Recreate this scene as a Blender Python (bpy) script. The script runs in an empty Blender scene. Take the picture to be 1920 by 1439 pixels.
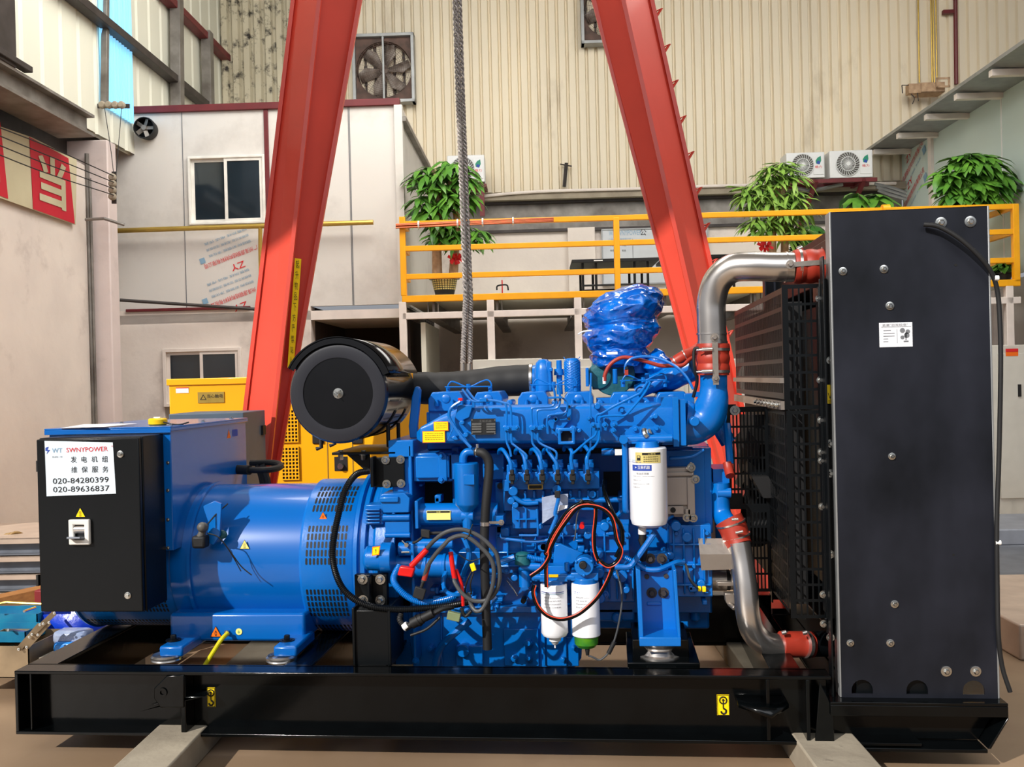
import bpy, math, random
from mathutils import Vector as V, Matrix, noise
sc = bpy.context.scene; col = sc.collection
R_ = math.radians
# ---------------- camera, world, sun, exposure ----------------
F = 1804.0; HC = 1.30
YAW = R_(5.8); ROLL = R_(1.4); PITCH = R_(-0.27); BYAW = R_(4.28)
cam = bpy.data.objects.new('camera', bpy.data.cameras.new('camera')); col.objects.link(cam)
cam.data.sensor_width = 36; cam.data.lens = F/1920*36; cam.data.clip_start = 0.05
CR = (Matrix.Rotation(YAW, 3, 'Z') @ Matrix.Rotation(math.pi/2+PITCH, 3, 'X') @ Matrix.Rotation(-ROLL, 3, 'Z'))
cam.matrix_world = Matrix.Translation((0, 0, HC)) @ CR.to_4x4()
sc.camera = cam
sc.view_settings.view_transform = 'Standard'; sc.view_settings.look = 'None'
sc.view_settings.gamma = 1; sc.view_settings.use_curve_mapping = False
sc.view_settings.exposure = 0.0
w = bpy.data.worlds.new('world'); sc.world = w; w.use_nodes = True
nt = w.node_tree; bg = nt.nodes['Background']
tc = nt.nodes.new('ShaderNodeTexCoord'); sx = nt.nodes.new('ShaderNodeSeparateXYZ'); rp = nt.nodes.new('ShaderNodeValToRGB')
nt.links.new(tc.outputs['Generated'], sx.inputs[0]); 
mr = nt.nodes.new('ShaderNodeMapRange'); mr.inputs[1].default_value = -1; mr.inputs[2].default_value = 1
nt.links.new(sx.outputs['Z'], mr.inputs[0]); nt.links.new(mr.outputs[0], rp.inputs[0]); nt.links.new(rp.outputs[0], bg.inputs[0])
rp.color_ramp.elements[0].position = .45; rp.color_ramp.elements[0].color = (.10, .092, .085, 1)
rp.color_ramp.elements[1].position = .56; rp.color_ramp.elements[1].color = (.88, .92, 1.0, 1)
bg.inputs[1].default_value = 0.4
def light(kind, name, loc, energy, color=(1, 1, 1), size=None, target=None, dirv=None):
    l = bpy.data.lights.new(name, kind); l.energy = energy; l.color = color
    o = bpy.data.objects.new(name, l); col.objects.link(o); o.location = loc
    if size:
        l.shape = 'RECTANGLE'; l.size, l.size_y = size
    d = V(dirv) if dirv else (V(target)-V(loc))
    o.rotation_euler = d.to_track_quat('-Z', 'Y').to_euler()
    return o
sun = light('SUN', 'sun', (-5, -6, 8), 4.7, (1, .95, .89), dirv=(.75, 1, -.8)); sun.data.angle = R_(.6)
light('AREA', 'roof_fill', (-2.0, 6.4, 6.1), 340, (1, .96, .9), (3, 4), dirv=(-.35, .45, -1))  # fill light added below the roof to brighten the back of the hall
light('AREA', 'roof_fill', (2.4, 6.6, 6.1), 340, (1, .96, .9), (3, 4), dirv=(0, .5, -1))  # second added roof fill, same purpose
light('AREA', 'platform_fill', (1.3, 9.6, 1.92), 9, (1, .95, .9), (3.5, .2), dirv=(0, .1, -1))  # added fill that lifts the dark space below the mezzanine
light('AREA', 'front_fill', (0.2, -1.0, 4.8), 130, (.95, .97, 1), (6, 2.5), target=(0, 9, 2.8))  # fill added above and behind the camera for front-facing surfaces

# ---------------- helpers ----------------
def ray(u, v):
    return CR @ V(((u-960)/F, -(v-719.5)/F, -1))
def at(u, v, Y):
    d = ray(u, v); t = Y/d.y
    return V((d.x*t, Y, HC+d.z*t))
RB = Matrix.Rotation(-BYAW, 3, 'Z')
def bc(u, v, D):
    d = RB @ ray(u, v); t = D/d.y
    return V((d.x*t, D, HC+d.z*t))
def bx(u, x):          # building depth at which plane X=x is seen at column u (row ~ mid)
    d = RB @ ray(u, 700); return x/d.x*d.y
def sc_(Y): return Y/F*1.0
BM = Matrix.Rotation(BYAW, 4, 'Z'); I4 = Matrix.Identity(4)
WM = {}
def lin(c):
    return tuple(((x/255)/12.92 if x/255 <= .04045 else ((x/255+.055)/1.055)**2.4) for x in c)
def mat(name, c, rough=.5, metal=0., var=.08, vs=8., bump=0., bs=60., coat=0., c2=None, alpha=1., trans=0., emit=None, es=1., stain=None, spec=.5, stretch=None, ior=1.45, stp=(.5, .72), stain_scale=1.5):
    m = bpy.data.materials.new(name); m.use_nodes = True; n = m.node_tree; N = n.nodes; L = n.links
    b = N['Principled BSDF']; b.inputs['Roughness'].default_value = rough; b.inputs['Metallic'].default_value = metal
    b.inputs['Coat Weight'].default_value = coat; b.inputs['Coat Roughness'].default_value = .08
    b.inputs['Specular IOR Level'].default_value = spec; b.inputs['IOR'].default_value = ior
    b.inputs['Transmission Weight'].default_value = trans; b.inputs['Alpha'].default_value = alpha
    t = N.new('ShaderNodeTexCoord'); src = t.outputs['Object']
    if stretch:
        mp = N.new('ShaderNodeMapping'); mp.inputs['Scale'].default_value = stretch; L.new(src, mp.inputs[0]); src = mp.outputs[0]
    no = N.new('ShaderNodeTexNoise'); no.inputs['Scale'].default_value = vs; no.inputs['Detail'].default_value = 5
    L.new(src, no.inputs['Vector'])
    r = N.new('ShaderNodeValToRGB'); L.new(no.outputs['Fac'], r.inputs[0])
    a = lin(c); d = lin(c2) if c2 else tuple(x*(1-var*2) for x in a); e = a if c2 else tuple(min(1, x*(1+var)) for x in a)
    r.color_ramp.elements[0].position = .3; r.color_ramp.elements[0].color = (*d, 1)
    r.color_ramp.elements[1].position = .7; r.color_ramp.elements[1].color = (*e, 1)
    out = r.outputs[0]
    if stain:
        n2 = N.new('ShaderNodeTexNoise'); n2.inputs['Scale'].default_value = stain_scale; n2.inputs['Detail'].default_value = 8; n2.inputs['Roughness'].default_value = .65
        L.new(src, n2.inputs['Vector'])
        r2 = N.new('ShaderNodeValToRGB'); r2.color_ramp.elements[0].position = stp[0]; r2.color_ramp.elements[1].position = stp[1]
        r2.color_ramp.elements[0].color = (0, 0, 0, 1); r2.color_ramp.elements[1].color = (1, 1, 1, 1)
        L.new(n2.outputs['Fac'], r2.inputs[0])
        mx = N.new('ShaderNodeMix'); mx.data_type = 'RGBA'; L.new(r2.outputs[0], mx.inputs[0]); L.new(out, mx.inputs[6]); mx.inputs[7].default_value = (*lin(stain), 1)
        out = mx.outputs[2]
    L.new(out, b.inputs['Base Color'])
    if bump:
        n3 = N.new('ShaderNodeTexNoise'); n3.inputs['Scale'].default_value = bs; n3.inputs['Detail'].default_value = 4; L.new(src, n3.inputs['Vector'])
        bp = N.new('ShaderNodeBump'); bp.inputs['Strength'].default_value = bump; bp.inputs['Distance'].default_value = .01
        L.new(n3.outputs['Fac'], bp.inputs['Height']); L.new(bp.outputs[0], b.inputs['Normal'])
    if emit:
        b.inputs['Emission Color'].default_value = (*lin(emit), 1); b.inputs['Emission Strength'].default_value = es
    return m
M = {}
def dm(k, *a, **q): M[k] = mat(k, *a, **q)
dm('blue', (0, 104, 188), rough=.3, var=.05, vs=5, bump=.06, bs=90, coat=.2)
dm('blue_sheet', (0, 94, 176), rough=.26, var=.03, vs=3, coat=.5)
dm('black_gloss', (5, 7, 8), rough=.15, var=.2, bump=.04, bs=25, coat=.05, spec=.3)
dm('black_sheet', (11, 14, 17), rough=.36, vs=3, bump=.03, bs=200, c2=(6, 9, 11), spec=.3)
dm('black_matte', (18, 18, 19), rough=.6, var=.1)
dm('radiator_black', (36, 38, 47), rough=.42, spec=.3, c2=(8, 11, 16), vs=3.4, stretch=(1, 1, .6))
dm('filter_black', (16, 16, 18), rough=.16, var=.1, coat=.5)
dm('cap_black', (34, 35, 42), rough=.38, var=.05)
dm('rubber', (26, 26, 27), rough=.62, var=.15)
dm('grey_cable', (66, 68, 70), rough=.5)
dm('zinc', (205, 205, 200), rough=.25, metal=1, var=.06, vs=40)
dm('chrome', (222, 216, 210), rough=.26, metal=.95, var=.06, vs=5, bump=.01, bs=14)
dm('alu', (175, 165, 155), rough=.38, metal=.85, var=.06, bump=.05)
dm('ecu', (172, 160, 150), rough=.5, metal=.3, var=.05)
dm('red_hose', (160, 50, 34), rough=.45, var=.08, vs=20)
dm('red_boot', (214, 22, 20), rough=.35)
dm('white_can', (232, 233, 236), rough=.25, var=.01, coat=.4)
dm('white', (230, 230, 228), rough=.45, var=.02)
dm('paper', (225, 226, 230), rough=.7, var=.02)
dm('sign_white', (214, 226, 235), rough=.35, var=.01)
dm('yellow', (240, 190, 10), rough=.35, var=.03)
dm('sticker_yellow', (252, 215, 0), rough=.45, var=.02)
dm('sticker_cream', (246, 233, 130), rough=.45, var=.02)
dm('sticker_orange', (240, 110, 10), rough=.45, var=.02)
dm('red_ink', (214, 30, 38), rough=.6, var=.02)
dm('blue_ink', (40, 70, 160), rough=.6, var=.02)
dm('pale_blue_ink', (130, 165, 190), rough=.6, var=.02)
dm('black_ink', (14, 14, 14), rough=.6, var=.02)
dm('grey_ink', (110, 112, 116), rough=.6, var=.02)
dm('green_ink', (30, 140, 110), rough=.5)
dm('brass', (196, 166, 84), rough=.35, metal=.7, var=.1)
dm('gold', (226, 208, 130), rough=.35, metal=.3, var=.1)
dm('gen_yellow', (240, 172, 8), rough=.35, var=.03, vs=2, coat=.2)
dm('gantry_red', (214, 72, 54), rough=.42, var=.04, vs=3, coat=.15)
dm('railing_yellow', (246, 172, 12), rough=.4, var=.04)
dm('white_steel', (226, 216, 208), rough=.5, var=.05)
dm('corrugated', (232, 220, 194), rough=.55, c2=(214, 204, 182), vs=1.2, stain=(140, 122, 98), stretch=(1, 1, .35), stp=(.6, .9))
dm('corrugated_dirty', (200, 192, 168), rough=.6, c2=(182, 174, 150), vs=2, stain=(48, 44, 40), stain_scale=9, stp=(.52, .66))
dm('panel_cream', (222, 222, 206), rough=.5, var=.04, vs=1, stretch=(1, 1, .3))
dm('panel_grey', (214, 210, 204), rough=.5, var=.04, vs=.7, stain=(170, 164, 158), stp=(.5, .9))
dm('panel_cyan', (200, 216, 210), rough=.4, var=.03, vs=1)
dm('plaster', (230, 220, 210), rough=.8, c2=(214, 204, 196), vs=2, bump=.25, bs=14, stain=(164, 150, 142), stp=(.55, .8))
dm('plaster_pink', (222, 208, 204), rough=.85, c2=(204, 190, 186), vs=2, bump=.2, bs=14, stain=(150, 138, 134), stp=(.55, .85))
dm('box_grey', (78, 92, 106), rough=.5, var=.05)
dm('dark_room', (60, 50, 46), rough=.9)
dm('maroon', (104, 34, 38), rough=.5, var=.1)
dm('steel_grey', (140, 136, 130), rough=.5, metal=.3, c2=(96, 90, 84), vs=6)
dm('steel_dark', (62, 56, 54), rough=.55, c2=(44, 38, 36), vs=8)
dm('galv', (150, 152, 152), rough=.45, metal=.5, var=.1)
dm('blue_gel', (120, 190, 228), rough=.3, emit=(135, 200, 238), es=.9, var=.15, stretch=(1, 6, .2))
dm('glass_dark', (36, 46, 54), rough=.06, var=.2, vs=1.5, coat=.5)
dm('win_frame', (232, 230, 222), rough=.45)
dm('floor', (152, 128, 102), rough=.5, c2=(130, 107, 84), vs=1.3, stain=(128, 104, 84), stp=(.55, .8), bump=.05, bs=30)
dm('concrete', (160, 150, 132), rough=.8, c2=(136, 126, 110), vs=7, bump=.2, bs=40, stain=(60, 48, 42), stain_scale=5, stp=(.68, .75))
dm('leaf', (104, 158, 52), rough=.4, c2=(44, 100, 34), vs=9, spec=.6)
dm('leaf_light', (150, 184, 82), rough=.45, c2=(86, 132, 46), vs=9)
dm('leaf_dark', (64, 124, 44), rough=.4, c2=(30, 80, 30), vs=9)
dm('trunk', (196, 166, 134), rough=.8, c2=(160, 130, 100), vs=20, bump=.3)
dm('soil', (50, 38, 30), rough=.95)
dm('pot_black', (30, 28, 24), rough=.3)
dm('ac_white', (222, 224, 224), rough=.4, var=.02)
dm('ac_dark', (88, 86, 82), rough=.5)
dm('fan_rust', (104, 80, 70), rough=.7, c2=(70, 56, 50), vs=12)
dm('fan_blade', (176, 168, 160), rough=.6, c2=(104, 90, 80), vs=10)
dm('cabinet_white', (208, 206, 196), rough=.5, var=.03)
dm('copper', (170, 90, 60), rough=.35, metal=.7)
dm('rope', (168, 160, 154), rough=.5, metal=.2, var=.3, vs=80)
dm('banner', (206, 198, 166), rough=.7, c2=(186, 178, 146), vs=2)
dm('banner_red', (196, 26, 48), rough=.6, var=.03)
dm('teal', (28, 96, 104), rough=.4, c2=(16, 70, 80), vs=10, bump=.2)
dm('wrap', (0, 112, 212), rough=.14, c2=(0, 66, 158), vs=14, bump=.45, bs=30, coat=.8, spec=.9)
dm('tool_blue', (20, 96, 140), rough=.4, c2=(30, 130, 160), vs=10)
dm('tool_steel', (160, 140, 112), rough=.35, metal=.6, var=.15)
dm('tarp_blue', (14, 60, 190), rough=.3, bump=.5, bs=18, c2=(8, 40, 150))
dm('box_blue', (60, 150, 230), rough=.3, c2=(30, 120, 215), vs=5)
dm('wood', (170, 116, 62), rough=.7, c2=(140, 92, 48), vs=8, stretch=(1, 6, 6))
dm('channel', (196, 176, 158), rough=.45, metal=.2, c2=(176, 156, 140))
dm('channel_grey', (112, 116, 124), rough=.45, metal=.3, var=.1)
dm('dull_red', (130, 28, 34), rough=.5)
dm('yellow_tape', (206, 196, 20), rough=.4)
dm('conn_green', (116, 128, 92), rough=.5)
dm('green_bowl', (20, 120, 60), rough=.08, trans=.35, c2=(120, 190, 20), vs=12, ior=1.3)
dm('orange_line', (226, 70, 34), rough=.4)
dm('coil', (150, 118, 66), rough=.5)
dm('bagplastic', (170, 180, 200), rough=.15, c2=(110, 130, 170), vs=14, bump=.4, bs=40)
dm('board', (196, 200, 204), rough=.3, var=.03)

def crv(pts, n=6):
    P = [V(p) for p in pts]
    if len(P) < 3: return P
    out = []; Q = [P[0]*2-P[1]]+P+[P[-1]*2-P[-2]]
    for i in range(1, len(Q)-2):
        a, b, c, d = Q[i-1], Q[i], Q[i+1], Q[i+2]
        for k in range(n):
            t = k/n
            out.append(.5*((2*b)+(c-a)*t+(2*a-5*b+4*c-d)*t*t+(3*b-a-3*c+d)*t**3))
    out.append(P[-1]); return out
class MB:
    def __init__(s, B=False):
        s.v = []; s.f = []; s.m = []; s.mats = []; s.B = B; s.k = 0; s.marks = []; s.auto = False
    def use(s, name):
        if name not in s.mats: s.mats.append(name)
        s.k = s.mats.index(name); return s
    def mark(s): s.marks.append((len(s.v), len(s.f))); return s
    def add(s, vs, fs):
        if s.auto: s.mark()
        o = len(s.v); s.v += [V(x) for x in vs]; s.f += [[i+o for i in f] for f in fs]; s.m += [s.k]*len(fs); return s
    def box(s, x0, x1, y0, y1, z0, z1):
        return s.add([(x, y, z) for x in (x0, x1) for y in (y0, y1) for z in (z0, z1)],
            [(0, 1, 3, 2), (4, 6, 7, 5), (0, 4, 5, 1), (2, 3, 7, 6), (0, 2, 6, 4), (1, 5, 7, 3)])
    def obox(s, c, ax, ay, az):    # centre and three half-extent vectors
        c = V(c); ax, ay, az = V(ax), V(ay), V(az)
        return s.add([c+ax*i+ay*j+az*k for i in (-1, 1) for j in (-1, 1) for k in (-1, 1)],
            [(0, 1, 3, 2), (4, 6, 7, 5), (0, 4, 5, 1), (2, 3, 7, 6), (0, 2, 6, 4), (1, 5, 7, 3)])
    def bar(s, a, b, w, h, up=(0, 0, 1)):
        a, b = V(a), V(b); d = (b-a); L = d.length; d.normalize(); up = V(up)
        sd = d.cross(up)
        if sd.length < 1e-4: sd = d.cross(V((0, 1, 0)))
        sd.normalize(); u2 = sd.cross(d)
        return s.obox((a+b)/2, d*L/2, sd*w/2, u2*h/2)
    def prism(s, poly, ext):
        n = len(poly); P = [V(p) for p in poly]; e = V(ext)
        return s.add(P+[p+e for p in P], [tuple(range(n))[::-1], tuple(range(n, 2*n))]+[(i, (i+1) % n, n+(i+1) % n, n+i) for i in range(n)])
    def face(s, poly): return s.add(poly, [tuple(range(len(poly)))])
    def frame(s, d):
        d = V(d).normalized(); a = V((0, 0, 1)) if abs(d.z) < .9 else V((1, 0, 0))
        x = d.cross(a).normalized(); return d, x, d.cross(x).normalized()
    def lathe(s, p, d, prof, n=28, caps=True, a0=0, a1=None):
        p = V(p); d, x, y = s.frame(d); vs = []; full = a1 is None
        A = [(a0 + ((2*math.pi if full else a1-a0)*i/(n if full else n-1))) for i in range(n)]
        for t, r in prof:
            for a in A: vs.append(p+d*t+(x*math.cos(a)+y*math.sin(a))*r)
        fs = []
        for k in range(len(prof)-1):
            for i in range(n if full else n-1):
                j = (i+1) % n; fs.append((k*n+i, k*n+j, (k+1)*n+j, (k+1)*n+i))
        if caps and full:
            if prof[0][1] > 1e-5: fs.append(tuple(range(n))[::-1])
            if prof[-1][1] > 1e-5: fs.append(tuple(range((len(prof)-1)*n, len(prof)*n)))
        return s.add(vs, fs)
    def cyl(s, a, b, r, r1=None, n=20):
        a, b = V(a), V(b); return s.lathe(a, b-a, [(0, r), ((b-a).length, r if r1 is None else r1)], n)
    def tube(s, pts, r, n=8, sm=6, taper=None, caps=True):
        P = crv(pts, sm) if sm else [V(p) for p in pts]
        d = (P[1]-P[0]).normalized(); _, x, y = s.frame(d); vs = []
        for i, p in enumerate(P):
            nd = (P[min(i+1, len(P)-1)]-P[max(i-1, 0)]).normalized()
            if nd.length > 0:
                q = d.rotation_difference(nd); x = q @ x; y = q @ y; d = nd
            rr = r(i/(len(P)-1)) if callable(r) else r
            for k in range(n):
                a = 2*math.pi*k/n; vs.append(p+(x*math.cos(a)+y*math.sin(a))*rr)
        fs = [(i*n+k, i*n+(k+1) % n, (i+1)*n+(k+1) % n, (i+1)*n+k) for i in range(len(P)-1) for k in range(n)]
        if caps: fs += [tuple(range(n))[::-1], tuple(range((len(P)-1)*n, len(P)*n))]
        return s.add(vs, fs)
    def ball(s, c, r, sx=1, sy=1, sz=1, n=14, m=8):
        vs = []; c = V(c)
        for i in range(1, m):
            for j in range(n):
                a = math.pi*i/m; b = 2*math.pi*j/n
                vs.append(c+V((r*sx*math.sin(a)*math.cos(b), r*sy*math.sin(a)*math.sin(b), r*sz*math.cos(a))))
        vs += [c+V((0, 0, r*sz)), c-V((0, 0, r*sz))]; t = (m-1)*n
        fs = [(i*n+j, (i+1)*n+j, (i+1)*n+(j+1) % n, i*n+(j+1) % n) for i in range(m-2) for j in range(n)]
        fs += [(t, j, (j+1) % n) for j in range(n)]+[(t+1, (m-2)*n+(j+1) % n, (m-2)*n+j) for j in range(n)]
        return s.add(vs, fs)
    def bolt(s, p, d=(0, -1, 0), r=.009, h=.008, washer=True):
        p = V(p); dn = V(d).normalized(); s.mark()
        if washer: s.lathe(p, dn, [(0, r*1.7), (.002, r*1.7)], 14)
        s.lathe(p+dn*(.002 if washer else 0), dn, [(0, r), (h*.8, r), (h, r*.8)], 6); return s
    def text(s, txt, p, ux, uz, h, w=None, ext=.0006, bold=0):   # p = centre; ux right, uz up
        c = bpy.data.curves.new('t', 'FONT'); c.body = txt; c.size = 1; c.resolution_u = 2; c.offset = bold
        o = bpy.data.objects.new('t', c); me = bpy.data.meshes.new_from_object(o)
        if len(me.vertices):
            xs = [q.co.x for q in me.vertices]; ys = [q.co.y for q in me.vertices]
            x0, x1, y0, y1 = min(xs), max(xs), min(ys), max(ys); k = h/max(1e-6, (y1-y0)); kx = (w/(x1-x0)) if w else k
            ux, uz = V(ux).normalized(), V(uz).normalized(); nn = ux.cross(uz)
            s.add([V(p)+ux*((q.co.x-(x0+x1)/2)*kx)+uz*((q.co.y-(y0+y1)/2)*k)+nn*ext for q in me.vertices], [tuple(f.vertices) for f in me.polygons])
        bpy.data.objects.remove(o); bpy.data.curves.remove(c); bpy.data.meshes.remove(me); return s
    def build(s, name, m=None, parent=None, bevel=0, seg=2, label=None, cat=None, group=None, kind=None, ang=35, base=None, split=None):
        if split is None: split = name.endswith('bolts') or name in ('thin_leads', 'rivets', 'lid_screws')
        if split and s.marks:
            mk = s.marks if s.marks[0][0] == 0 else [(0, 0)]+s.marks; mk = mk+[(len(s.v), len(s.f))]; last = None
            nm = {'line_clips': 'line_clip', 'port_recess': 'port_recess', 'manifold_bosses': 'manifold_boss', 'thin_leads': 'thin_lead', 'rivets': 'rivet', 'lid_screws': 'lid_screw'}.get(name, name[:-1] if name.endswith('s') else name)
            for (v0, f0), (v1, f1) in zip(mk, mk[1:]):
                if v1 == v0: continue
                q = MB(s.B); q.v = s.v[v0:v1]; q.f = [[i-v0 for i in f] for f in s.f[f0:f1]]; q.m = s.m[f0:f1]; q.mats = s.mats
                last = q.build(nm, m, parent, bevel, seg, label, cat, group, kind, ang, None, False)
            return last
        if m and not s.mats: s.mats = [m]
        pts = [(BM @ q) if s.B else q for q in s.v]
        if parent is None:
            xs = [q.x for q in pts]; ys = [q.y for q in pts]
            o0 = V(((min(xs)+max(xs))/2, (min(ys)+max(ys))/2, min(q.z for q in pts))); W = Matrix.Translation(o0)
        else: W = WM[parent]
        Wi = W.inverted()
        me = bpy.data.meshes.new(name); me.from_pydata([Wi @ q for q in pts], [], s.f)
        for k in s.mats: me.materials.append(M[k])
        me.polygons.foreach_set('material_index', s.m if len(s.mats) > 1 else [0]*len(s.f))
        me.validate(); 
        import bmesh
        b = bmesh.new(); b.from_mesh(me); bmesh.ops.recalc_face_normals(b, faces=b.faces); b.to_mesh(me); b.free()
        me.shade_smooth(); me.set_sharp_from_angle(angle=R_(ang))
        o = bpy.data.objects.new(name, me); col.objects.link(o); WM[o] = W
        if parent is None: o.matrix_world = W
        else: o.parent = parent
        if bevel:
            bv = o.modifiers.new('bevel', 'BEVEL'); bv.width = bevel; bv.segments = seg; bv.limit_method = 'ANGLE'; bv.angle_limit = R_(40)
        if label: o['label'] = label
        if cat: o['category'] = cat
        if group: o['group'] = group
        if kind: o['kind'] = kind
        return o
def thing(name, label, cat, loc, B=False, group=None):
    o = bpy.data.objects.new(name, None); col.objects.link(o); o.empty_display_size = .1
    W = (BM if B else I4) @ Matrix.Translation(V(loc)); o.matrix_world = W; WM[o] = W
    o['label'] = label; o['category'] = cat
    if group: o['group'] = group
    return o
def copy_tree(o, M2=None, label=None, parent=None):
    c = o.copy(); col.objects.link(c)
    if parent: c.parent = parent
    else:
        c.matrix_world = M2; c['label'] = label
    for ch in list(o.children): copy_tree(ch, parent=c)
    return c
def st(mb, name, m=None, **q): return mb.build(name, m, kind='structure', **q)
# pixel-sized shapes at a genset depth
def pbox(mb, u0, v0, u1, v1, Y0, Y1, cf=at):
    um, vm = (u0+u1)/2, (v0+v1)/2
    return mb.box(cf(u0, vm, Y0).x, cf(u1, vm, Y0).x, Y0, Y1, cf(um, v1, Y0).z, cf(um, v0, Y0).z)
def pY(mb, u, v, r, Y0, Y1, n=24, r1=None):
    p = at(u, v, Y0); k = Y0/F; return mb.cyl(p, (p.x, Y1, p.z), r*k, (r1*k if r1 else None), n)
def pX(mb, u0, u1, v, r, Y, n=24, r1=None):
    a = at(u0, v, Y); b = at(u1, v, Y); return mb.cyl(a, (b.x, Y, a.z), r*Y/F, (r1*Y/F if r1 else None), n)
def pZ(mb, u, v0, v1, r, Y, n=24, r1=None):
    a = at(u, v0, Y); b = at(u, v1, Y); return mb.cyl(a, (a.x, Y, b.z), r*Y/F, (r1*Y/F if r1 else None), n)
def pt(mb, pts, r, Y=None, n=8, sm=5):
    mb.mark()
    return mb.tube([at(p[0], p[1], p[2] if len(p) > 2 else Y) for p in pts], r, n, sm)
def poly(mb, pts, Y0, Y1):
    P = [at(u, v, Y0) for u, v in pts]; return mb.prism(P, (0, Y1-Y0, 0))
def pbolt(mb, u, v, Y, r=.009, h=.008, d=(0, -1, 0)): return mb.bolt(at(u, v, Y), d, r, h)
XU, ZU = V((1, 0, 0)), V((0, 0, 1))
def ring(mb, x0, x1, z0, z1, t, y0, y1):
    o = [(x0, z0), (x1, z0), (x1, z1), (x0, z1)]; i = [(x0+t, z0+t), (x1-t, z0+t), (x1-t, z1-t), (x0+t, z1-t)]
    vs = [(x, y, z) for y in (y0, y1) for x, z in o+i]; fs = []
    for k in range(4):
        j = (k+1) % 4; fs += [(k, j, 4+j, 4+k), (8+k, 12+k, 12+j, 8+j), (k, 8+k, 8+j, j), (4+k, 4+j, 12+j, 12+k)]
    return mb.add(vs, fs)
def slots(mb, O, U, W_, w, h, nx, nz, mx, mz, gx, gz, t):
    """perforated sheet: origin O, unit vectors U (across) and W_ (up); real openings between bars"""
    O, U, W_ = V(O), V(U).normalized(), V(W_).normalized(); N_ = U.cross(W_)
    sw = (w-2*mx-(nx-1)*gx)/nx; sh = (h-2*mz-(nz-1)*gz)/nz
    def b(a0, a1, c0, c1): mb.obox(O+U*(a0+a1)/2+W_*(c0+c1)/2, U*(a1-a0)/2, W_*(c1-c0)/2, N_*t/2)
    b(0, w, 0, mz); b(0, w, h-mz, h)
    b(0, mx, mz, h-mz); b(w-mx, w, mz, h-mz)
    for j in range(nz-1):
        z = mz+(j+1)*sh+j*gz; b(mx, w-mx, z, z+gz)
    for i in range(nx-1):
        x = mx+(i+1)*sw+i*gx
        for j in range(nz):
            z = mz+j*(sh+gz); b(x, x+gx, z, z+sh)
    return mb
ROOF0 = .3
# ================= the building (own frame, turned 4 degrees from the generator set) =================
DW, DB, XL, XR = 10.8, 8.4, -3.5, 4.1
def B(): return MB(True)
mb = B(); mb.box(-14, 14, -3, 12.2, -.1, 0); st(mb, 'floor', 'floor')
mb = B(); mb.box(-12, 6.8, ROOF0, 11.2, 6.3, 6.4); st(mb, 'ceiling', 'steel_grey')  # unseen roof, near and left edges set to keep sun off the hall
def corr(mb, x0, x1, y, z0, z1, pitch, dep, axis='x', flat=.62):
    n = int(abs(x1-x0)/pitch); P = []
    for i in range(n+1):
        a = x0+i*pitch
        for q, d in ((0, 0), (flat, 0), (flat+.12, dep), (.88, dep)):
            P.append((a+q*pitch, d))
    vs = []
    for a, d in P:
        for z in (z0, z1): vs.append((a, y+d, z) if axis == 'x' else (y+d, a, z))
    return mb.add(vs, [(2*i, 2*i+2, 2*i+3, 2*i+1) for i in range(len(P)-1)])
zc = bc(1100, 356, DW).z
mb = B(); corr(mb, bc(545, 100, DW).x, 6.6, DW, zc, 6.4, .108, .035)
mb.box(bc(545, 100, DW).x, 6.7, DW+.05, DW+.1, zc, 6.4); st(mb, 'wall_back', 'corrugated', ang=20)
mb = B(); corr(mb, XL-.1, bc(545, 100, DW).x, DW, 3.5, 6.4, .125, .05, flat=.5)
mb.box(XL-.1, bc(545, 100, DW).x, DW+.06, DW+.1, 3.5, 6.4); st(mb, 'trim_1', 'corrugated_dirty', ang=20)
# lower back wall, pilasters, ledge
zl = bc(1300, 352, DW).z
mb = B().use('plaster'); mb.box(-1.3, 5.1, DW, DW+.2, 0, zl-.42)
for u in (1090,): x = bc(u, 470, DW).x; mb.box(x-.15, x+.15, DW-.08, DW, 1.9, zl-.42)
st(mb, 'wall_lower_back')
mb = B().use('concrete'); mb.box(-1.2, 4.1, DW-.12, DW+.2, zl-.1, zl-.02); mb.use('steel_grey').box(-1.2, 4.1, DW+.03, DW+.2, zl-.42, zl-.1)
mb.use('steel_dark').box(-1.2, 4.1, DW-.05, DW+.03, zl-.45, zl-.42); mb.box(-1.2, 4.1, DW-.03, DW+.03, zl-.13, zl-.1); st(mb, 'trim_2')
mb = B(); mb.tube([bc(u, v, DW-.14) for u, v in ((868, 372), (1000, 360), (1200, 354), (1380, 348), (1680, 344))], .017, 8); mb.build('conduit_pipe', 'white_steel', label='long thin white conduit along the ledge under the corrugated wall', cat='pipe')
mb = B(); mb.box(XL-.3, XL-.26, 4.9, DW, 2.2, 3.7); st(mb, 'trim_8', 'steel_dark')
# left metal wall upper
zb = 3.36
mb = B(); corr(mb, 4.9, DW, XL, zb, 6.4, .28, -.02, 'y', flat=.8); mb.box(XL-.06, XL-.04, 4.9, DW, zb, 6.4); st(mb, 'wall_left', 'panel_cream', ang=20)
ya, yb = bx(202, XL+.01), bx(255, XL+.01)
mb = B(); corr(mb, min(ya, yb), max(ya, yb), XL+.012, zb+.25, 6.4, .055, .02, 'y', flat=.4); st(mb, 'window_3', 'blue_gel', ang=20)
def frame_member(u0, v0, u1, v1, x, wd, name='trim_3', m='steel_dark', hh=.07):
    a = bc(u0, v0, 5); b = bc(u1, v1, 5); a = V((0, 0, HC))+(a-V((0, 0, HC)))*(x/a.x); b = V((0, 0, HC))+(b-V((0, 0, HC)))*(x/b.x)
    q = B(); q.bar(a, b, wd, hh); return st(q, name, m, bevel=.004)
x = XL+.06
frame_member(80, -52, 392, 203, x, .1, m='steel_dark'); frame_member(300, -15, 430, 115, x, .1, m='maroon')
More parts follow.
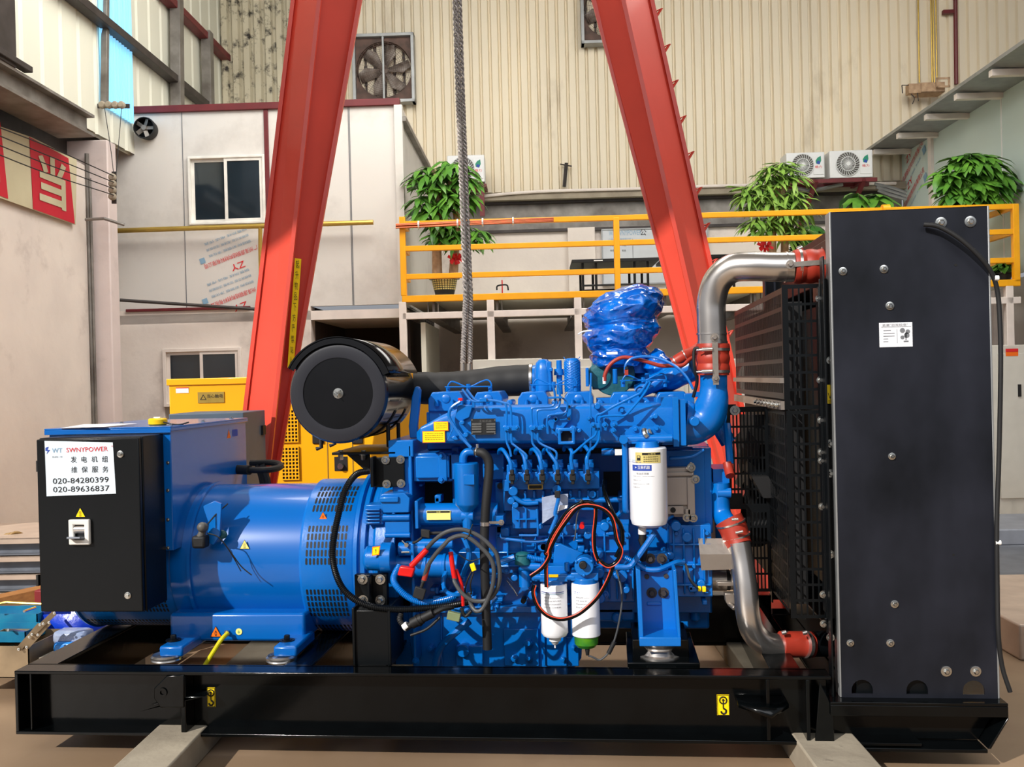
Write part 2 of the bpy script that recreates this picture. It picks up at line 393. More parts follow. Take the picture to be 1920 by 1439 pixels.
frame_member(198, -40, 196, 200, x-.02, .05, m='steel_grey', hh=.05); frame_member(331, -10, 333, 205, x+.02, .1, m='steel_grey', hh=.11)
frame_member(388, 60, 391, 205, x+.02, .1, m='steel_grey', hh=.11); frame_member(432, -20, 435, 205, x, .12, m='steel_dark', hh=.1)
# crane runway beam on the left wall and stub column
XM = -3.6
a, b_ = bx(-120, XM+.2), bx(190, XM+.33)
zt, zbm = bc(190, 216, bx(190, XM+.33)).z, bc(190, 252, bx(190, XM+.33)).z
mb = B(); mb.box(XM+.05, XM+.33, a, b_, zt-.02, zt); mb.box(XM+.24, XM+.27, a, b_, zbm, zt); mb.box(XM+.05, XM+.33, a, b_, zbm-.02, zbm)
runway = mb.build('runway_beam', 'steel_grey', label='grey steel beam on top of the left masonry wall', cat='beam')
mb = B(); y0 = bx(18, XM+.25); mb.box(XM+.05, XM+.34, y0-.5, y0+.02, zt, 6.3); mb.box(XM+.3, XM+.36, y0-.5, y0+.18, zt+.02, zt+.06)
st(mb, 'trim_4', 'steel_dark', bevel=.005)
# masonry left wall with the broken top edge, pillar, pipe
mb = B(); P = [(XM, 5.2, 0), (XM, 7.9, 0)]
top = []
rr = random.Random(4)
for i in range(30):
    y = 7.9-i*.09; top.append((XM, y, zbm-.1-.16*max(0, math.sin((y-5.9)*2.0))*(1 if y < 7.6 else 0)-rr.random()*.03))
mb.prism(P+top+[(XM, 5.2, top[-1][2])], (-.2, 0, 0)); st(mb, 'wall_left_lower', 'plaster')
mb = B(); mb.box(XM-.2, XM+.17, 7.70, 7.86, 0, bc(190, 265, 7.75).z); st(mb, 'pillar', 'plaster_pink', bevel=.01)
mb = B(); mb.tube([V((XM+.015, 7.67, z)) for z in (0, 1, 2, 2.6, 3.1, 3.2)], .018, 8, 0); mb.tube([V((XM+.04, 7.66, z)) for z in (0, 2, 3.0)], .01, 6, 0)
mb.tube([bc(160, 412, 7.5), bc(195, 410, 7.5), bc(233, 422, 7.6)], .012, 8, 0); mb.build('drain_pipe', 'steel_grey', label='thin grey pipe running down the masonry wall beside the pillar', cat='pipe')
# booth: upper panels, lower masonry, side wall, red beam
xb0, xb1 = -3.75, bc(755, 400, DB).x
zt = bc(470, 207, DB).z; zm = bc(450, 578, DB).z
wu = [bc(353, 295, DB), bc(500, 419, DB)]
def wall_hole(mb, x0, x1, z0, z1, y, t, hx0, hx1, hz0, hz1):
    mb.box(x0, hx0, y, y+t, z0, z1); mb.box(hx1, x1, y, y+t, z0, z1); mb.box(hx0, hx1, y, y+t, hz1, z1); mb.box(hx0, hx1, y, y+t, z0, hz0)
mb = B(); wall_hole(mb, xb0, xb1, zm, zt, DB, .06, wu[0].x, wu[1].x, wu[1].z, wu[0].z); st(mb, 'wall_inner', 'panel_grey')
mb = B()
for u in (343, 655, 657): x = bc(u, 300, DB).x; mb.box(x-.003, x+.003, DB-.004, DB, zm, zt)
st(mb, 'trim_5', 'grey_ink')
mb = B().use('panel_grey'); mb.box(xb1-.05, xb1, DB, DW, zm-.02, zt); mb.use('steel_grey').box(xb1-.05, xb1+.05, DB-.02, DW, zt-.14, zt-.1); mb.use('panel_grey')
mb.box(xb1-.05, xb1+.02, DB-.03, DB+.05, zm, zt); st(mb, 'wall_side')
mb = B(); mb.box(xb0+.12, xb1, DB-.03, DB+.04, zt, zt+.06); x = bc(501, 300, DB).x; mb.box(x-.02, x+.02, DB-.015, DB, bc(500, 420, DB).z, zt); mb.box(bc(237, 578, DB).x, bc(470, 578, DB).x, DB-.02, DB, zm-.01, zm+.015)
st(mb, 'trim_6', 'maroon', bevel=.004)
mb = B(); mb.box(xb0, xb1, DB, DW, zt, zt+.02); mb.box(xb0, xb1, DB, DW, zm-.12, zm-.04); st(mb, 'ceiling_inner', 'white_steel')
wl = [bc(306, 655, DB), bc(456, 760, DB)]; xo = bc(583, 600, DB).x
mb = B(); wall_hole(mb, xb0, xo, 0, zm, DB, .15, wl[0].x, wl[1].x, .9, wl[0].z); st(mb, 'wall_lower', 'plaster')
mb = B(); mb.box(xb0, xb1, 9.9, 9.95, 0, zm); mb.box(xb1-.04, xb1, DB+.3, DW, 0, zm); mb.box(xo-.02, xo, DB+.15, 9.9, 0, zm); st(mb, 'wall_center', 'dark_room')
def win(n, P0, P1, label_m='win_frame', t=.022):
    x0, x1, z0, z1 = P0.x, P1.x, P1.z, P0.z; q = B(); y = DB-.03
    ring(q, x0, x1, z0, z1, t, y, y+.07)
    f = st(q, 'window_%d' % n, label_m, bevel=.004); xm = (x0+x1)/2
    for i, (a, b, yy) in enumerate(((x0+t, xm+.02, y+.035), (xm-.02, x1-t, y+.01))):
        q = B(); s = .026; ring(q, a, b, z0+t, z1-t, s, yy, yy+.02)
        sh = q.build('sash', label_m, f); g = B(); g.box(a+s, b-s, yy+.008, yy+.013, z0+t+s, z1-t-s); g.build('pane', 'glass_dark', sh)
win(1, wu[0], wu[1]); win(2, wl[0], wl[1], 'plaster', .03)
# printed film on the booth panels (upside-down red lettering)
def film(u, v, cf, dx, dz, D, s=1, inv=-1, name='printed_film', rows=2, lab='', ang=-8):
    p = cf(u, v, D); q = B(); a = R_(ang); ux = V((math.cos(a), 0, math.sin(a)))*inv; uz = V((-math.sin(a), 0, math.cos(a)))*inv
    def T(m, t, ox, oz, h, wd): q.use(m).text(t, p+V((math.cos(a), 0, math.sin(a)))*ox*s+V((-math.sin(a), 0, math.cos(a)))*oz*s, ux, uz, h*s, wd*s)
    T('red_ink', '广州泽源钢结构材料有限公司', 0, 0, .055, .62); T('red_ink', 'ZY', .04, -.12, .07, .16)
    for r in range(3): T('pale_blue_ink', ('钢结构 彩钢板 净化板', '岩棉夹芯板 泡沫板 活动板房', '销售热线 电话 传真')[r], .02, .09+.07*r, .03, .5)
    q.use('pale_blue_ink').add([p+V((math.cos(a), 0, math.sin(a)))*(o-.34)*s+V((-math.sin(a), 0, math.cos(a)))*h*s+V((0, -.001, 0)) for o, h in ((0, .04), (.06, .04), (.06, .1), (0, .1))], [(0, 1, 2, 3)])
    return q.build(name, None, label=lab, cat='printed film', group='company prints on the wall panels')
film(433, 482, bc, 0, 0, DB-.004, .8, lab='upper upside-down red company print on the booth wall panel', ang=19)
film(438, 558, bc, 0, 0, DB-.004, .8, lab='lower upside-down red company print on the booth wall panel', ang=19)
mb = B(); mb.tube([bc(218, 433, DB-.12), bc(700, 417, DB-.12)], .022, 10, 0); mb.tube([bc(488, 424, DB-.12), bc(488, 470, DB-.1), bc(490, 570, DB-.08)], .018, 8, 0)
mb.build('gas_pipe', 'brass', label='ochre pipe running across the booth wall below its window', cat='pipe')
mb = B(); mb.tube([bc(225, 563, DB-.3), bc(478, 580, DB-.05)], .014, 8, 0); mb.build('steel_rod', 'steel_dark', label='dark steel rod leaning from the pillar to the booth wall', cat='rod')
# cyan panel wall on the right with eave
zr = bc(1690, 285, bx(1690, XR)).z
mb2 = B().use('panel_cyan'); mb2.box(XR, XR+.06, 4.2, DW, 2.1, zr)
mb2.use('white_steel')
for u in (1692, 1757): y = bx(u, XR); mb2.box(XR-.03, XR, y-.04, y+.04, 2.1, zr)
mb2.box(XR-.02, XR+.02, 4.2, DW, zr-.06, zr+.02)
mb2.use('white').box(XR-.003, XR, bx(1888, XR)-.01, bx(1888, XR)+.01, 2.1, zr)
mb2.use('glass_dark'); yy = [bx(1700, XR), bx(1790, XR)]
mb2.box(XR-.006, XR, yy[1], yy[0], 2.2, 2.62); st(mb2, 'wall_right')
mb = B(); ze = bc(1640, 280, bx(1640, XR-.42)).z
mb.use('galv').add([(XR-.42, 4.2, ze), (XR-.42, DW, ze), (XR+.06, DW, ze-.03), (XR+.06, 4.2, ze-.03), (XR-.42, 4.2, ze+.03), (XR-.42, DW, ze+.03), (XR+.06, DW, ze+.02), (XR+.06, 4.2, ze+.02)], [(0, 1, 2, 3), (4, 5, 6, 7), (0, 1, 5, 4), (2, 3, 7, 6), (1, 2, 6, 5), (0, 3, 7, 4)])
for y in (10.55, 9.85, 9.15, 8.5, 7.85, 7.2): mb.use('white_steel').box(XR-.4, XR, y-.03, y+.03, ze-.07, ze-.02)
st(mb, 'trim_7')
mb = B(); mb.box(XR+.25, XR+.35, 4.2, DW, 0, 2.1); st(mb, 'wall_right_lower', 'panel_grey')
for k, (u, v) in enumerate(((1717, 310), (1718, 360))):
    D = bx(u, XR); p = bc(u, v, D-.0); p = V((XR-.004, D, p.z)); q = B(); a = R_(28)
    ux = V((0, -math.cos(a), math.sin(a))); uz = V((0, math.sin(a), math.cos(a)))
    q.use('red_ink').text('广州泽源钢结构材料有限公司', p, ux, uz, .07, .75); q.text('ZY', p+uz*.12, ux, uz, .07, .16)
    q.use('pale_blue_ink').text('钢结构 彩钢板 净化板', p-uz*.1, ux, uz, .03, .5); q.add([p+ux*(.32+a_)+uz*(b_-.14)-V((.001, 0, 0)) for a_, b_ in ((0, 0), (.08, 0), (.08, .08), (0, .08))], [(0, 1, 2, 3)])
    q.build('printed_film', None, label=('upper' if k == 0 else 'lower')+' slanted red company print on the pale green right wall', cat='printed film', group='company prints on the wall panels')
# ================= mezzanine platform =================
DP = 8.0; px0, px1 = bc(752, 500, DP).x, 3.98; zf = bc(900, 551, DP).z
pl = thing('platform', 'steel mezzanine platform with white posts and joists under the plants', 'platform', ((px0+px1)/2, DP, 0), True)
mb = B(); mb.box(px0, px1, DP+.05, DB-.04, zf-.05, zf); mb.box(xb1+.06, px1, DB-.04, DW-.08, zf-.05, zf); mb.build('deck', 'panel_cream', pl)
mb = B(); mb.box(px0, px1, DP, DP+.05, zf-.055, zf); mb.build('edge_beam', 'railing_yellow', pl, bevel=.004)
mb = B(); zt_ = bc(900, 590, DP).z; mb.box(px0, px1, DP, DP+.05, zt_-.025, zt_+.03); mb.build('lower_beam', 'white_steel', pl, bevel=.004)
for u in (755, 920, 1084, 1187, 1560, 1895):
    x = bc(u, 600, DP).x; mb = B(); mb.box(x-.03, x+.03, DP, DP+.06, 0, zf-.05); mb.build('post', 'white_steel', pl, bevel=.004)
for u in (812, 932, 1086, 1250, 1420, 1600, 1780):
    x = bc(u, 600, DP).x; mb = B().use('steel_grey'); mb.box(x-.045, x+.045, DP+.06, DW-.1, zf-.2, zf-.18); mb.box(x-.01, x+.01, DP+.06, DW-.1, zf-.18, zf-.05); mb.box(x-.045, x-.04, DP+.02, DP+.06, zf-.2, zf-.05); mb.box(x+.04, x+.045, DP+.02, DP+.06, zf-.2, zf-.05); mb.build('joist', None, pl)
mb = B(); mb.box(px0+.14, px0+.18, DP+.1, DP+1.2, .2, zf-.22); mb.build('side_panel', 'panel_cream', pl)
rl = thing('railing', 'yellow steel guard railing along the mezzanine edge', 'railing', ((px0+px1)/2, DP, zf), True)
zr1, zr2, zr3 = bc(1160, 408, DP).z, bc(1160, 455, DP).z, bc(1160, 508, DP).z
for z in (zr1, zr2, zr3):
    mb = B(); mb.box(px0, px1, DP+.005, DP+.045, z-.022, z+.022); mb.build('rail', 'railing_yellow', rl, bevel=.004)
for u in (755, 1157, 1560):
    x = bc(u, 470, DP).x; mb = B(); mb.box(x-.024, x+.024, DP, DP+.05, zf, zr1+(.06 if u == 755 else 0)); mb.build('post', 'railing_yellow', rl, bevel=.004)
mb = B(); mb.box(px1-.05, px1, DP, DP+.05, zf-.02, zr1+.02); mb.build('post', 'railing_yellow', rl, bevel=.004)
for z in (zr1, zr2, zr3):
    for x in (px0+.02, px1-.025): mb = B(); mb.box(x-.02, x+.02, DP+.05, (DP+1.3 if x > 0 else DP+.3), z-.022, z+.022); mb.build('side_rail', 'railing_yellow', rl, bevel=.004)
mb = B(); p = bc(1662, 392, DP); mb.cyl(p+V((-.03, .02, -.0)), p+V((.03, .02, 0)), .04); mb.build('rail_joint', 'railing_yellow', rl)
mb = B().use('copper')
for k in range(4): mb.tube([bc(742, 421+k*2.2, DP-.02-.01*(k % 2)), bc(880, 415+k*2.2, DP-.02), bc(1038, 409+k*2, DP-.02)], .007, 6, 3)
mb.use('white')
for u, v in ((785, 419), (858, 416), (905, 414), (962, 412)): p = bc(u, v+3, DP-.02); mb.cyl(p-V((.006, 0, 0)), p+V((.006, 0, 0)), .035, n=10)
mb.build('copper_pipe_bundle', None, label='bundle of copper pipes tied along the yellow top rail', cat='pipes')
# ================= things on the back wall, platform and in the hall =================
def exhaust_fan(u0, v0, u1, v1, D, label):
    a, b = bc(u0, v0, D), bc(u1, v1, D); x0, x1, z0, z1 = a.x, b.x, b.z, a.z; cx, cz = (x0+x1)/2, (z0+z1)/2; w_ = x1-x0
    t = thing('exhaust_fan', label, 'exhaust fan', (cx, D, z0), True, 'exhaust fans on the back wall')
    q = B().use('galv')
    for c in ((x0, x1, z1-.035, z1), (x0, x1, z0, z0+.035), (x0, x0+.035, z0, z1), (x1-.035, x1, z0, z1)): q.box(c[0], c[1], D-.04, D+.1, c[2], c[3])
    q.box(cx-.012, cx+.012, D-.03, D-.01, z0, z1); q.build('frame', None, t, bevel=.003)
    q = B(); n = 40; R = w_*.45; vs = []; fs = []
    for i in range(n):
        an = 2*math.pi*i/n; c, s = math.cos(an), math.sin(an); k = (w_/2)/max(abs(c), abs(s))
        vs += [(cx+c*R, D+.02, cz+s*R), (cx+c*k, D+.02, cz+s*k*((z1-z0)/w_)), (cx+c*R*.97, D+.14, cz+s*R*.97)]
    for i in range(n):
        j = (i+1) % n; fs += [(3*i, 3*j, 3*j+1, 3*i+1), (3*i, 3*j, 3*j+2, 3*i+2)]
    q.add(vs, fs); q.build('shroud', 'fan_rust', t)
    q = B(); q.box(x0+.03, x1-.03, D+.15, D+.17, z0+.03, z1-.03)
    for k in range(7): z = z0+.05+k*(z1-z0-.1)/7; q.box(x0+.04, x1-.04, D+.13, D+.15, z, z+.03)
    q.build('shutter', 'steel_dark', t)
    for k in range(6):
        an = math.radians(20+60*k); d = V((math.cos(an), 0, math.sin(an))); s = V((-math.sin(an), 0, math.cos(an))); c = V((cx, D+.07, cz)); q = B()
        q.add([c+d*R*.14+s*.02+V((0, .02, 0)), c+d*R*.14-s*.03-V((0, .02, 0)), c+d*R*.6-s*.1-V((0, .03, 0)), c+d*R*.93-s*.07-V((0, .02, 0)), c+d*R*.93+s*.03+V((0, .03, 0)), c+d*R*.55+s*.03+V((0, .03, 0))], [(0, 1, 2, 5), (2, 3, 4, 5)])
        o = q.build('blade', 'fan_blade', t); m = o.modifiers.new('s', 'SOLIDIFY'); m.thickness = .006
    q = B(); q.cyl((cx, D+.02, cz), (cx, D+.1, cz), R*.15); q.build('hub', 'fan_blade', t)
    q = B()
    for k in range(1, 15): r = R*k/14.; q.tube([(cx+r*math.cos(a_), D-.005, cz+r*math.sin(a_)) for a_ in [2*math.pi*i/28 for i in range(29)]], .0018, 3, 0)
    for k in range(16): a_ = math.pi*k/16; q.tube([(cx-R*math.cos(a_), D-.005, cz-R*math.sin(a_)), (cx+R*math.cos(a_), D-.005, cz+R*math.sin(a_))], .0018, 3, 0)
    q.build('guard', 'fan_rust', t)
exhaust_fan(660, 66, 779, 192, DW-.12, 'rusty square exhaust fan on the back wall above the booth roof')
exhaust_fan(1087, -45, 1205, 80, DW-.12, 'square exhaust fan at top edge half hidden by right gantry leg')
# small round fan
p = bc(271, 240, DB-.1); t = thing('booth_fan', 'small round black ventilator high on the booth wall', 'fan', p, True)
q = B(); q.lathe(p, (0, -1, 0), [(-.09, .085), (.0, .095), (.02, .092), (.02, .085), (-.09, .078)], 28, False); q.build('housing', 'black_matte', t)
q = B(); 
for k in range(5):
    a = k*1.2566; d = V((math.cos(a), 0, math.sin(a))); s = V((-math.sin(a), 0, math.cos(a))); q.obox(p+d*.045, d*.035, s*.016+V((0, .008, 0)), V((0, .002, 0)))
q.cyl(p+V((0, -.02, 0)), p+V((0, .06, 0)), .022); q.build('impeller', 'steel_grey', t)
q = B(); q.cyl(p+V((0, .085, 0)), p+V((0, .09, 0)), .08); q.build('back_plate', 'black_matte', t)
# air conditioner outdoor units
def ac(u0, v0, u1, v1, D, label):
    a, b = bc(u0, v0, D), bc(u1, v1, D); x0, x1, z0, z1 = a.x, b.x, b.z, a.z; w_ = x1-x0; h = z1-z0
    t = thing('outdoor_unit', label, 'air conditioner', ((x0+x1)/2, D, z0), True, 'outdoor units on the back wall')
    q = B(); q.box(x0, x1, D, D+.26, z0, z1); q.build('casing', 'ac_white', t, bevel=.008)
    cx = x0+w_*.42; cz = (z0+z1)/2; r = h*.43
    q = B(); q.lathe((cx, D, cz), (0, -1, 0), [(0, r), (.006, r), (.006, 0.001)], 30); q.build('fan_opening', 'ac_dark', t)
    q = B()
    for k in range(26):
        a_ = 2*math.pi*k/26; q.tube([(cx+math.cos(a_+b_*.5)*r*b_, D-.012, cz+math.sin(a_+b_*.5)*r*b_) for b_ in (.2, .5, .75, .99)], .0028, 4, 2)
    for rr_ in (1., .6): q.tube([(cx+math.cos(i*.2618)*r*rr_, D-.012, cz+math.sin(i*.2618)*r*rr_) for i in range(25)], .004, 4, 0)
    q.cyl((cx, D-.008, cz), (cx, D-.02, cz), r*.18); q.build('grille', 'ac_white', t)
    q = B(); q.box(x0+w_*.7, x1-w_*.03, D-.006, D, z0+h*.12, z1-h*.12); q.build('side_cover', 'ac_white', t, bevel=.004)
    q = B(); lx = x0+w_*.83; q.use('green_ink').add([(lx+i, D-.008, z0+h*.55+j) for i, j in ((-.025, .0), (.012, -.01), (.03, .03), (.025, .08), (-.01, .06), (-.03, .03))], [(0, 1, 2, 3, 4, 5)])
    q.use('blue_ink').add([(lx+i, D-.009, z0+h*.55+j) for i, j in ((-.02, .0), (.01, -.008), (.02, .02), (-.01, .03))], [(0, 1, 2, 3)])
    q.use('red_ink').text('格力', (lx, D-.008, z0+h*.42), XU, ZU, .03, .075); q.build('badge', None, t)
    q = B().use('copper'); return t
ac(838, 292, 909, 341, DW-.5, 'white outdoor unit left, behind the hanging sling above the tall plant')
ac(1474, 287, 1547, 333, DW-.5, 'white outdoor unit partly hidden by the plant with two trunks')
ac(1555, 283, 1637, 332, DW-.5, 'white outdoor unit nearest the pale green right wall')
q = B(); D = DW-.5; a = bc(1470, 336, D); b = bc(1645, 334, D); q.box(a.x, b.x, D, D+.04, a.z-.05, a.z-.01); q.box(a.x, b.x, D+.25, D+.29, a.z-.05, a.z-.01)
for u in (1530, 1620): x = bc(u, 340, D).x; q.bar((x, D, a.z-.03), (x-.05, DW, a.z-.45), .04, .04); q.box(x-.02, x+.02, D, DW, a.z-.05, a.z-.01)
q.build('bracket', 'maroon', label='dark red steel bracket carrying the two right outdoor units', cat='bracket')
q = B(); a = bc(870, 345, D); q.box(a.x-.2, a.x+.24, D, D+.3, a.z-.04, a.z-.005); x = bc(903, 345, D).x; q.box(x-.025, x+.025, D, D+.04, bc(903, 405, D).z, a.z); q.build('bracket', 'maroon', label='dark red bracket post under the left outdoor unit', cat='bracket')
q = B()
for k in range(3): q.mark(); q.tube([bc(1640+k*3, 345+k*6, DW-.3), bc(1670, 352+k*7, DW-.3), bc(1700, 362+k*6, DW-.35)], .018, 6)
q.build('refrigerant_pipes', 'galv', label='three bent grey insulated pipes running into the right back corner', cat='pipes'); q = B(); q.tube([bc(1490, 352, DW-.3), bc(1520, 357, DW-.3), bc(1560, 350, DW-.3), bc(1580, 346, DW-.3)], .02, 6)
q.build('refrigerant_pipes', 'galv', label='sagging pale insulated pipe below the two paired outdoor units', cat='pipe')
# conduits, old lamp bracket on the right of the back wall
q = B(); 
for u in (1724, 1748, 1752, 1757): q.tube([bc(u-3, -30, DW-.03), bc(u, 155, DW-.03)], .008, 6, 0)
q.build('conduits', 'brass', label='thin vertical conduits running up the corrugated wall at right', cat='pipes')
q = B(); q.tube([bc(1791, -30, DW-.05), bc(1793, 158, DW-.05)], .022, 8, 0); p = bc(1783, 21, DW-.08); q.box(p.x-.08, p.x+.04, p.y, p.y+.05, p.z-.02, p.z+.02)
q.build('steel_post', 'maroon', label='dark red vertical rod on the corrugated wall at right', cat='rod')
t = thing('wall_bracket', 'rusty beige equipment bracket with wires on the corrugated wall', 'bracket', bc(1745, 170, DW-.1), True)
q = B(); D = DW-.25
a, b = bc(1727, 155, D), bc(1772, 172, D); q.box(a.x, b.x, D, D+.2, b.z, b.z+.012); q.box(a.x, b.x, D, D+.012, b.z, a.z); 
a, b = bc(1752, 148, D), bc(1778, 166, D); q.box(a.x, b.x, D-.05, D-.04, a.z-.02, a.z); q.box(a.x, b.x, D-.05, D-.04, b.z, b.z+.02); q.box(a.x, a.x+.02, D-.05, D-.04, b.z, a.z); q.box(b.x-.02, b.x, D-.05, D-.04, b.z, a.z)
a, b = bc(1704, 157, D), bc(1727, 174, D); q.box(a.x, b.x, D, D+.1, b.z, a.z); q.build('body', 'trunk', t)
q = B(); q.tube([bc(1691, 160, D), bc(1692, 175, D)], .006, 5, 0); q.tube([bc(1708, 176, D), bc(1714, 184, D), bc(1711, 195, D)], .005, 5); q.tube([bc(1720, 174, D), bc(1722, 190, D)], .005, 5, 0); q.tube([bc(1691, 160, D), bc(1704, 160, D)], .005, 5, 0); q.build('wires', 'steel_dark', t)
# odd rod fixed to the bottom of the corrugated wall
q = B(); q.tube([bc(1062, 306, DW-.05), bc(1058, 350, DW-.05)], .022, 6, 0); q.tube([bc(1050, 308, DW-.05), bc(1072, 312, DW-.05)], .008, 5, 0); q.build('wall_hook', 'steel_dark', label='short dark steel hook standing out of the corrugated wall foot', cat='hook')
# insulator racks and wires
def rack(pts, label, vert):
    t = thing('insulator_rack', label, 'insulator rack', pts[0], True, 'insulator racks')
    q = B(); q.bar(pts[0], pts[-1], .035, .012, up=(0, 1, 0)); q.build('bar', 'steel_dark', t)
    for p in pts[1:-1]:
        q = B(); d = V((0, -1, 0)); q.lathe(p+d*.01, d, [(0, .022), (.01, .03), (.02, .018), (.03, .03), (.045, .02)], 12); q.build('insulator', 'concrete', t)
P = [bc(214, 322+i*12, 7.45) for i in range(6)]; rack(P, 'vertical insulator rack on the pillar where overhead wires end', 1)
P2 = [bc(183+i*12, 199, 7.7) for i in range(6)]; rack(P2, 'horizontal insulator rack on the beam below the blue skylight strip', 0)
q = B()
for k in range(4): q.tube([bc(-40, 225+k*18-(4 if k else 0), 5.2), bc(90, 275+k*17, 6.3), bc(213, 330+k*12, 7.4)], .004, 5, 6)
q.tube([bc(196, 203, 7.6), bc(207, 275, 7.5), bc(213, 325, 7.42)], .003, 4); q.tube([bc(228, 203, 7.6), bc(222, 275, 7.5), bc(218, 325, 7.42)], .003, 4)
q.build('overhead_wires', 'black_matte', label='four dark overhead wires sagging in front of the left wall', cat='wires')
# banner on the left wall (cloth hung on the masonry)
def wl_(u, v, off=.03):
    D = bx(u, XM+off); d = RB @ ray(u, v); k = (XM+off)/d.x; return V((XM+off, d.y*k, HC+d.z*k))
t = thing('banner', 'cream cloth banner with red character squares on the masonry wall', 'banner', wl_(80, 330), True)
A = [wl_(-60, 217), wl_(-60, 350), wl_(60, 393), wl_(141, 422), wl_(143, 300), wl_(60, 258)]
q = B(); q.prism(A, (.004, 0, 0)); q.build('cloth', 'banner', t)
def plane_txt(q, m, ch, c, hh, ww, nx=1): q.use(m).text(ch, c, V((0, 1, 0)), ZU, hh, ww, ext=.003, bold=.03)
for (u0, v0, u1, v1, u2, v2, u3, v3, ch) in ((55, 257, 128, 297, 140, 420, 62, 392, '当'), (-58, 200, 0, 229, 15, 373, -54, 345, '担')):
    q = B().use('banner_red'); Pq = [wl_(u, v, .036) for u, v in ((u0, v0), (u1, v1), (u2, v2), (u3, v3))]; q.prism(Pq, (.002, 0, 0))
    c = sum(Pq, V())/4; c.x = XM+.04; plane_txt(q, 'banner', ch, c, abs(Pq[0].z-Pq[3].z)*.72, abs(Pq[0].y-Pq[1].y)*.72); q.build('lettering', None, t)
# potted plants
def leaf_cluster(q, p, L, nleaf, rnd, droop=.5, wd=.28):
    base = rnd.random()*6.28; tilt = V((rnd.uniform(-.4, .4), rnd.uniform(-.6, .1), 1)).normalized(); _, x, y = q.frame(tilt)
    for k in range(nleaf):
        a = base+6.283*k/nleaf+rnd.uniform(-.2, .2); l = L*rnd.uniform(.7, 1.1); d = (x*math.cos(a)+y*math.sin(a))
        s = tilt.cross(d).normalized()*l*wd/2; dr = V((0, 0, -1))*l*droop
        m1 = p+d*l*.42+dr*.2; m2 = p+d*l*.75+dr*.6; e = p+d*l*.95+dr*1.1; up = tilt*l*.03
        o = [p, m1+s-up, m2+s*.8-up, e, m2-s*.8-up, m1-s-up, m1, m2]
        q.add(o, [(0, 6, 1), (1, 6, 7, 2), (2, 7, 3), (0, 5, 6), (5, 4, 7, 6), (4, 3, 7)])
def plant(label, cs, D, trunks, pot, seed, lm='leaf', L=.2, n=70, ribbon=None, top=None, wd=.28):
    base = bc(*pot[:2], D); rnd = random.Random(seed)
    t = thing('potted_tree', label, 'potted plant', base, True, 'potted plants on the platform')
    r, h = pot[2], pot[3]
    q = B().use('pot_black'); q.lathe(base, (0, 0, 1), [(0, r*.7), (.01, r*.74), (h*.85, r*.96), (h*.88, r*1.15), (h, r*1.17), (h, r*1.02), (h*.9, r*.98)], 28)
    if pot[4]:
        q.use('gold')
        for i in range(28):
            a = 6.283*i/28
            for j in range(5):
                z = h*(.26+.12*j); rr_ = r*(.74+.262*z/h)+.003; w2 = .085
                q.add([base+V((math.cos(a+s_)*rr_, math.sin(a+s_)*rr_, z+dz)) for s_, dz in ((-w2, 0), (w2, 0), (w2, h*.09), (-w2, h*.09))], [(0, 1, 2, 3)])
    q.build('pot', None, t)
    q = B(); q.lathe(base+V((0, 0, h*.88)), (0, 0, 1), [(0, r), (.004, 0.001)], 20); q.build('soil', 'soil', t)
    for tr in trunks: q = B(); q.tube([bc(u, v, D) for u, v in tr[1:]], lambda s_, R0=tr[0]: R0*(1-.35*s_), 10, 4); q.build('trunk', 'trunk', t)
    q = B(); st_ = B(); tot = sum(c[2]*c[3] for c in cs)
    for (u, v, ru, rv) in cs:
        c = bc(u, v, D); k = D/F
        for i in range(max(4, int(n*ru*rv/tot))):
            while 1:
                a = V((rnd.uniform(-1, 1), rnd.uniform(-1, 1), rnd.uniform(-1, 1)))
                if .25 < a.length < 1: break
            p = c+V((a.x*ru*k, a.y*min(ru, rv, 28)*k*.8, a.z*rv*k)); leaf_cluster(q, p, L*rnd.uniform(.7, 1.1), rnd.choice((5, 6, 7)), rnd, wd=wd, droop=rnd.uniform(.2, .75))
            if i % 2 == 0: st_.tube([c+V((0, 0, -rv*k*.3)), (c+p)/2+V((0, 0, .02)), p], .004, 4, 2)
    q.build('foliage', lm, t, ang=60); st_.build('branches', 'leaf_dark', t)
    if ribbon:
        q = B(); p = bc(*ribbon, D-.08)
        for k in range(12): a = k*.52; q.obox(p+V((math.cos(a)*.02*(1+k % 3), -.012*(k % 3), math.sin(a)*.03)), V((math.cos(a), 0, math.sin(a)))*.018, V((-math.sin(a), .3, math.cos(a)))*.012, V((0, .002, 0)))
        q.build('ribbon', 'red_hose' if 0 else 'red_ink', t)
    return t
plant('tall potted tree in black and gold pot at platform left corner', [(808, 330, 30, 26), (845, 318, 28, 20), (820, 375, 45, 38), (870, 350, 24, 30), (840, 432, 40, 22), (880, 445, 36, 20)], DP+.32,
      [(.045, (820, 520), (819, 440), (824, 360), (815, 320)), (.042, (850, 520), (853, 470), (858, 420), (845, 340))], (834, 553, .115, .15, True), 3, n=120, ribbon=(855, 486), L=.21)
plant('light green potted tree with two pale trunks behind the right railing', [(1465, 325, 34, 24), (1425, 365, 36, 28), (1475, 385, 30, 32), (1430, 420, 30, 18), (1480, 430, 20, 15)], DP+.35,
      [(.042, (1448, 540), (1448, 440), (1455, 350)), (.038, (1471, 540), (1471, 440), (1466, 340))], (1460, 545, .13, .14, False), 5, 'leaf_light', L=.2, n=130, ribbon=(1434, 462), wd=.2)
plant('dark green bushy potted plant just left of the tall black radiator', [(1520, 445, 24, 30), (1545, 455, 22, 22), (1500, 470, 15, 14)], DP+.6, [(.03, (1520, 540), (1522, 470))], (1520, 545, .12, .14, False), 7, 'leaf_dark', L=.17, n=60, wd=.42)
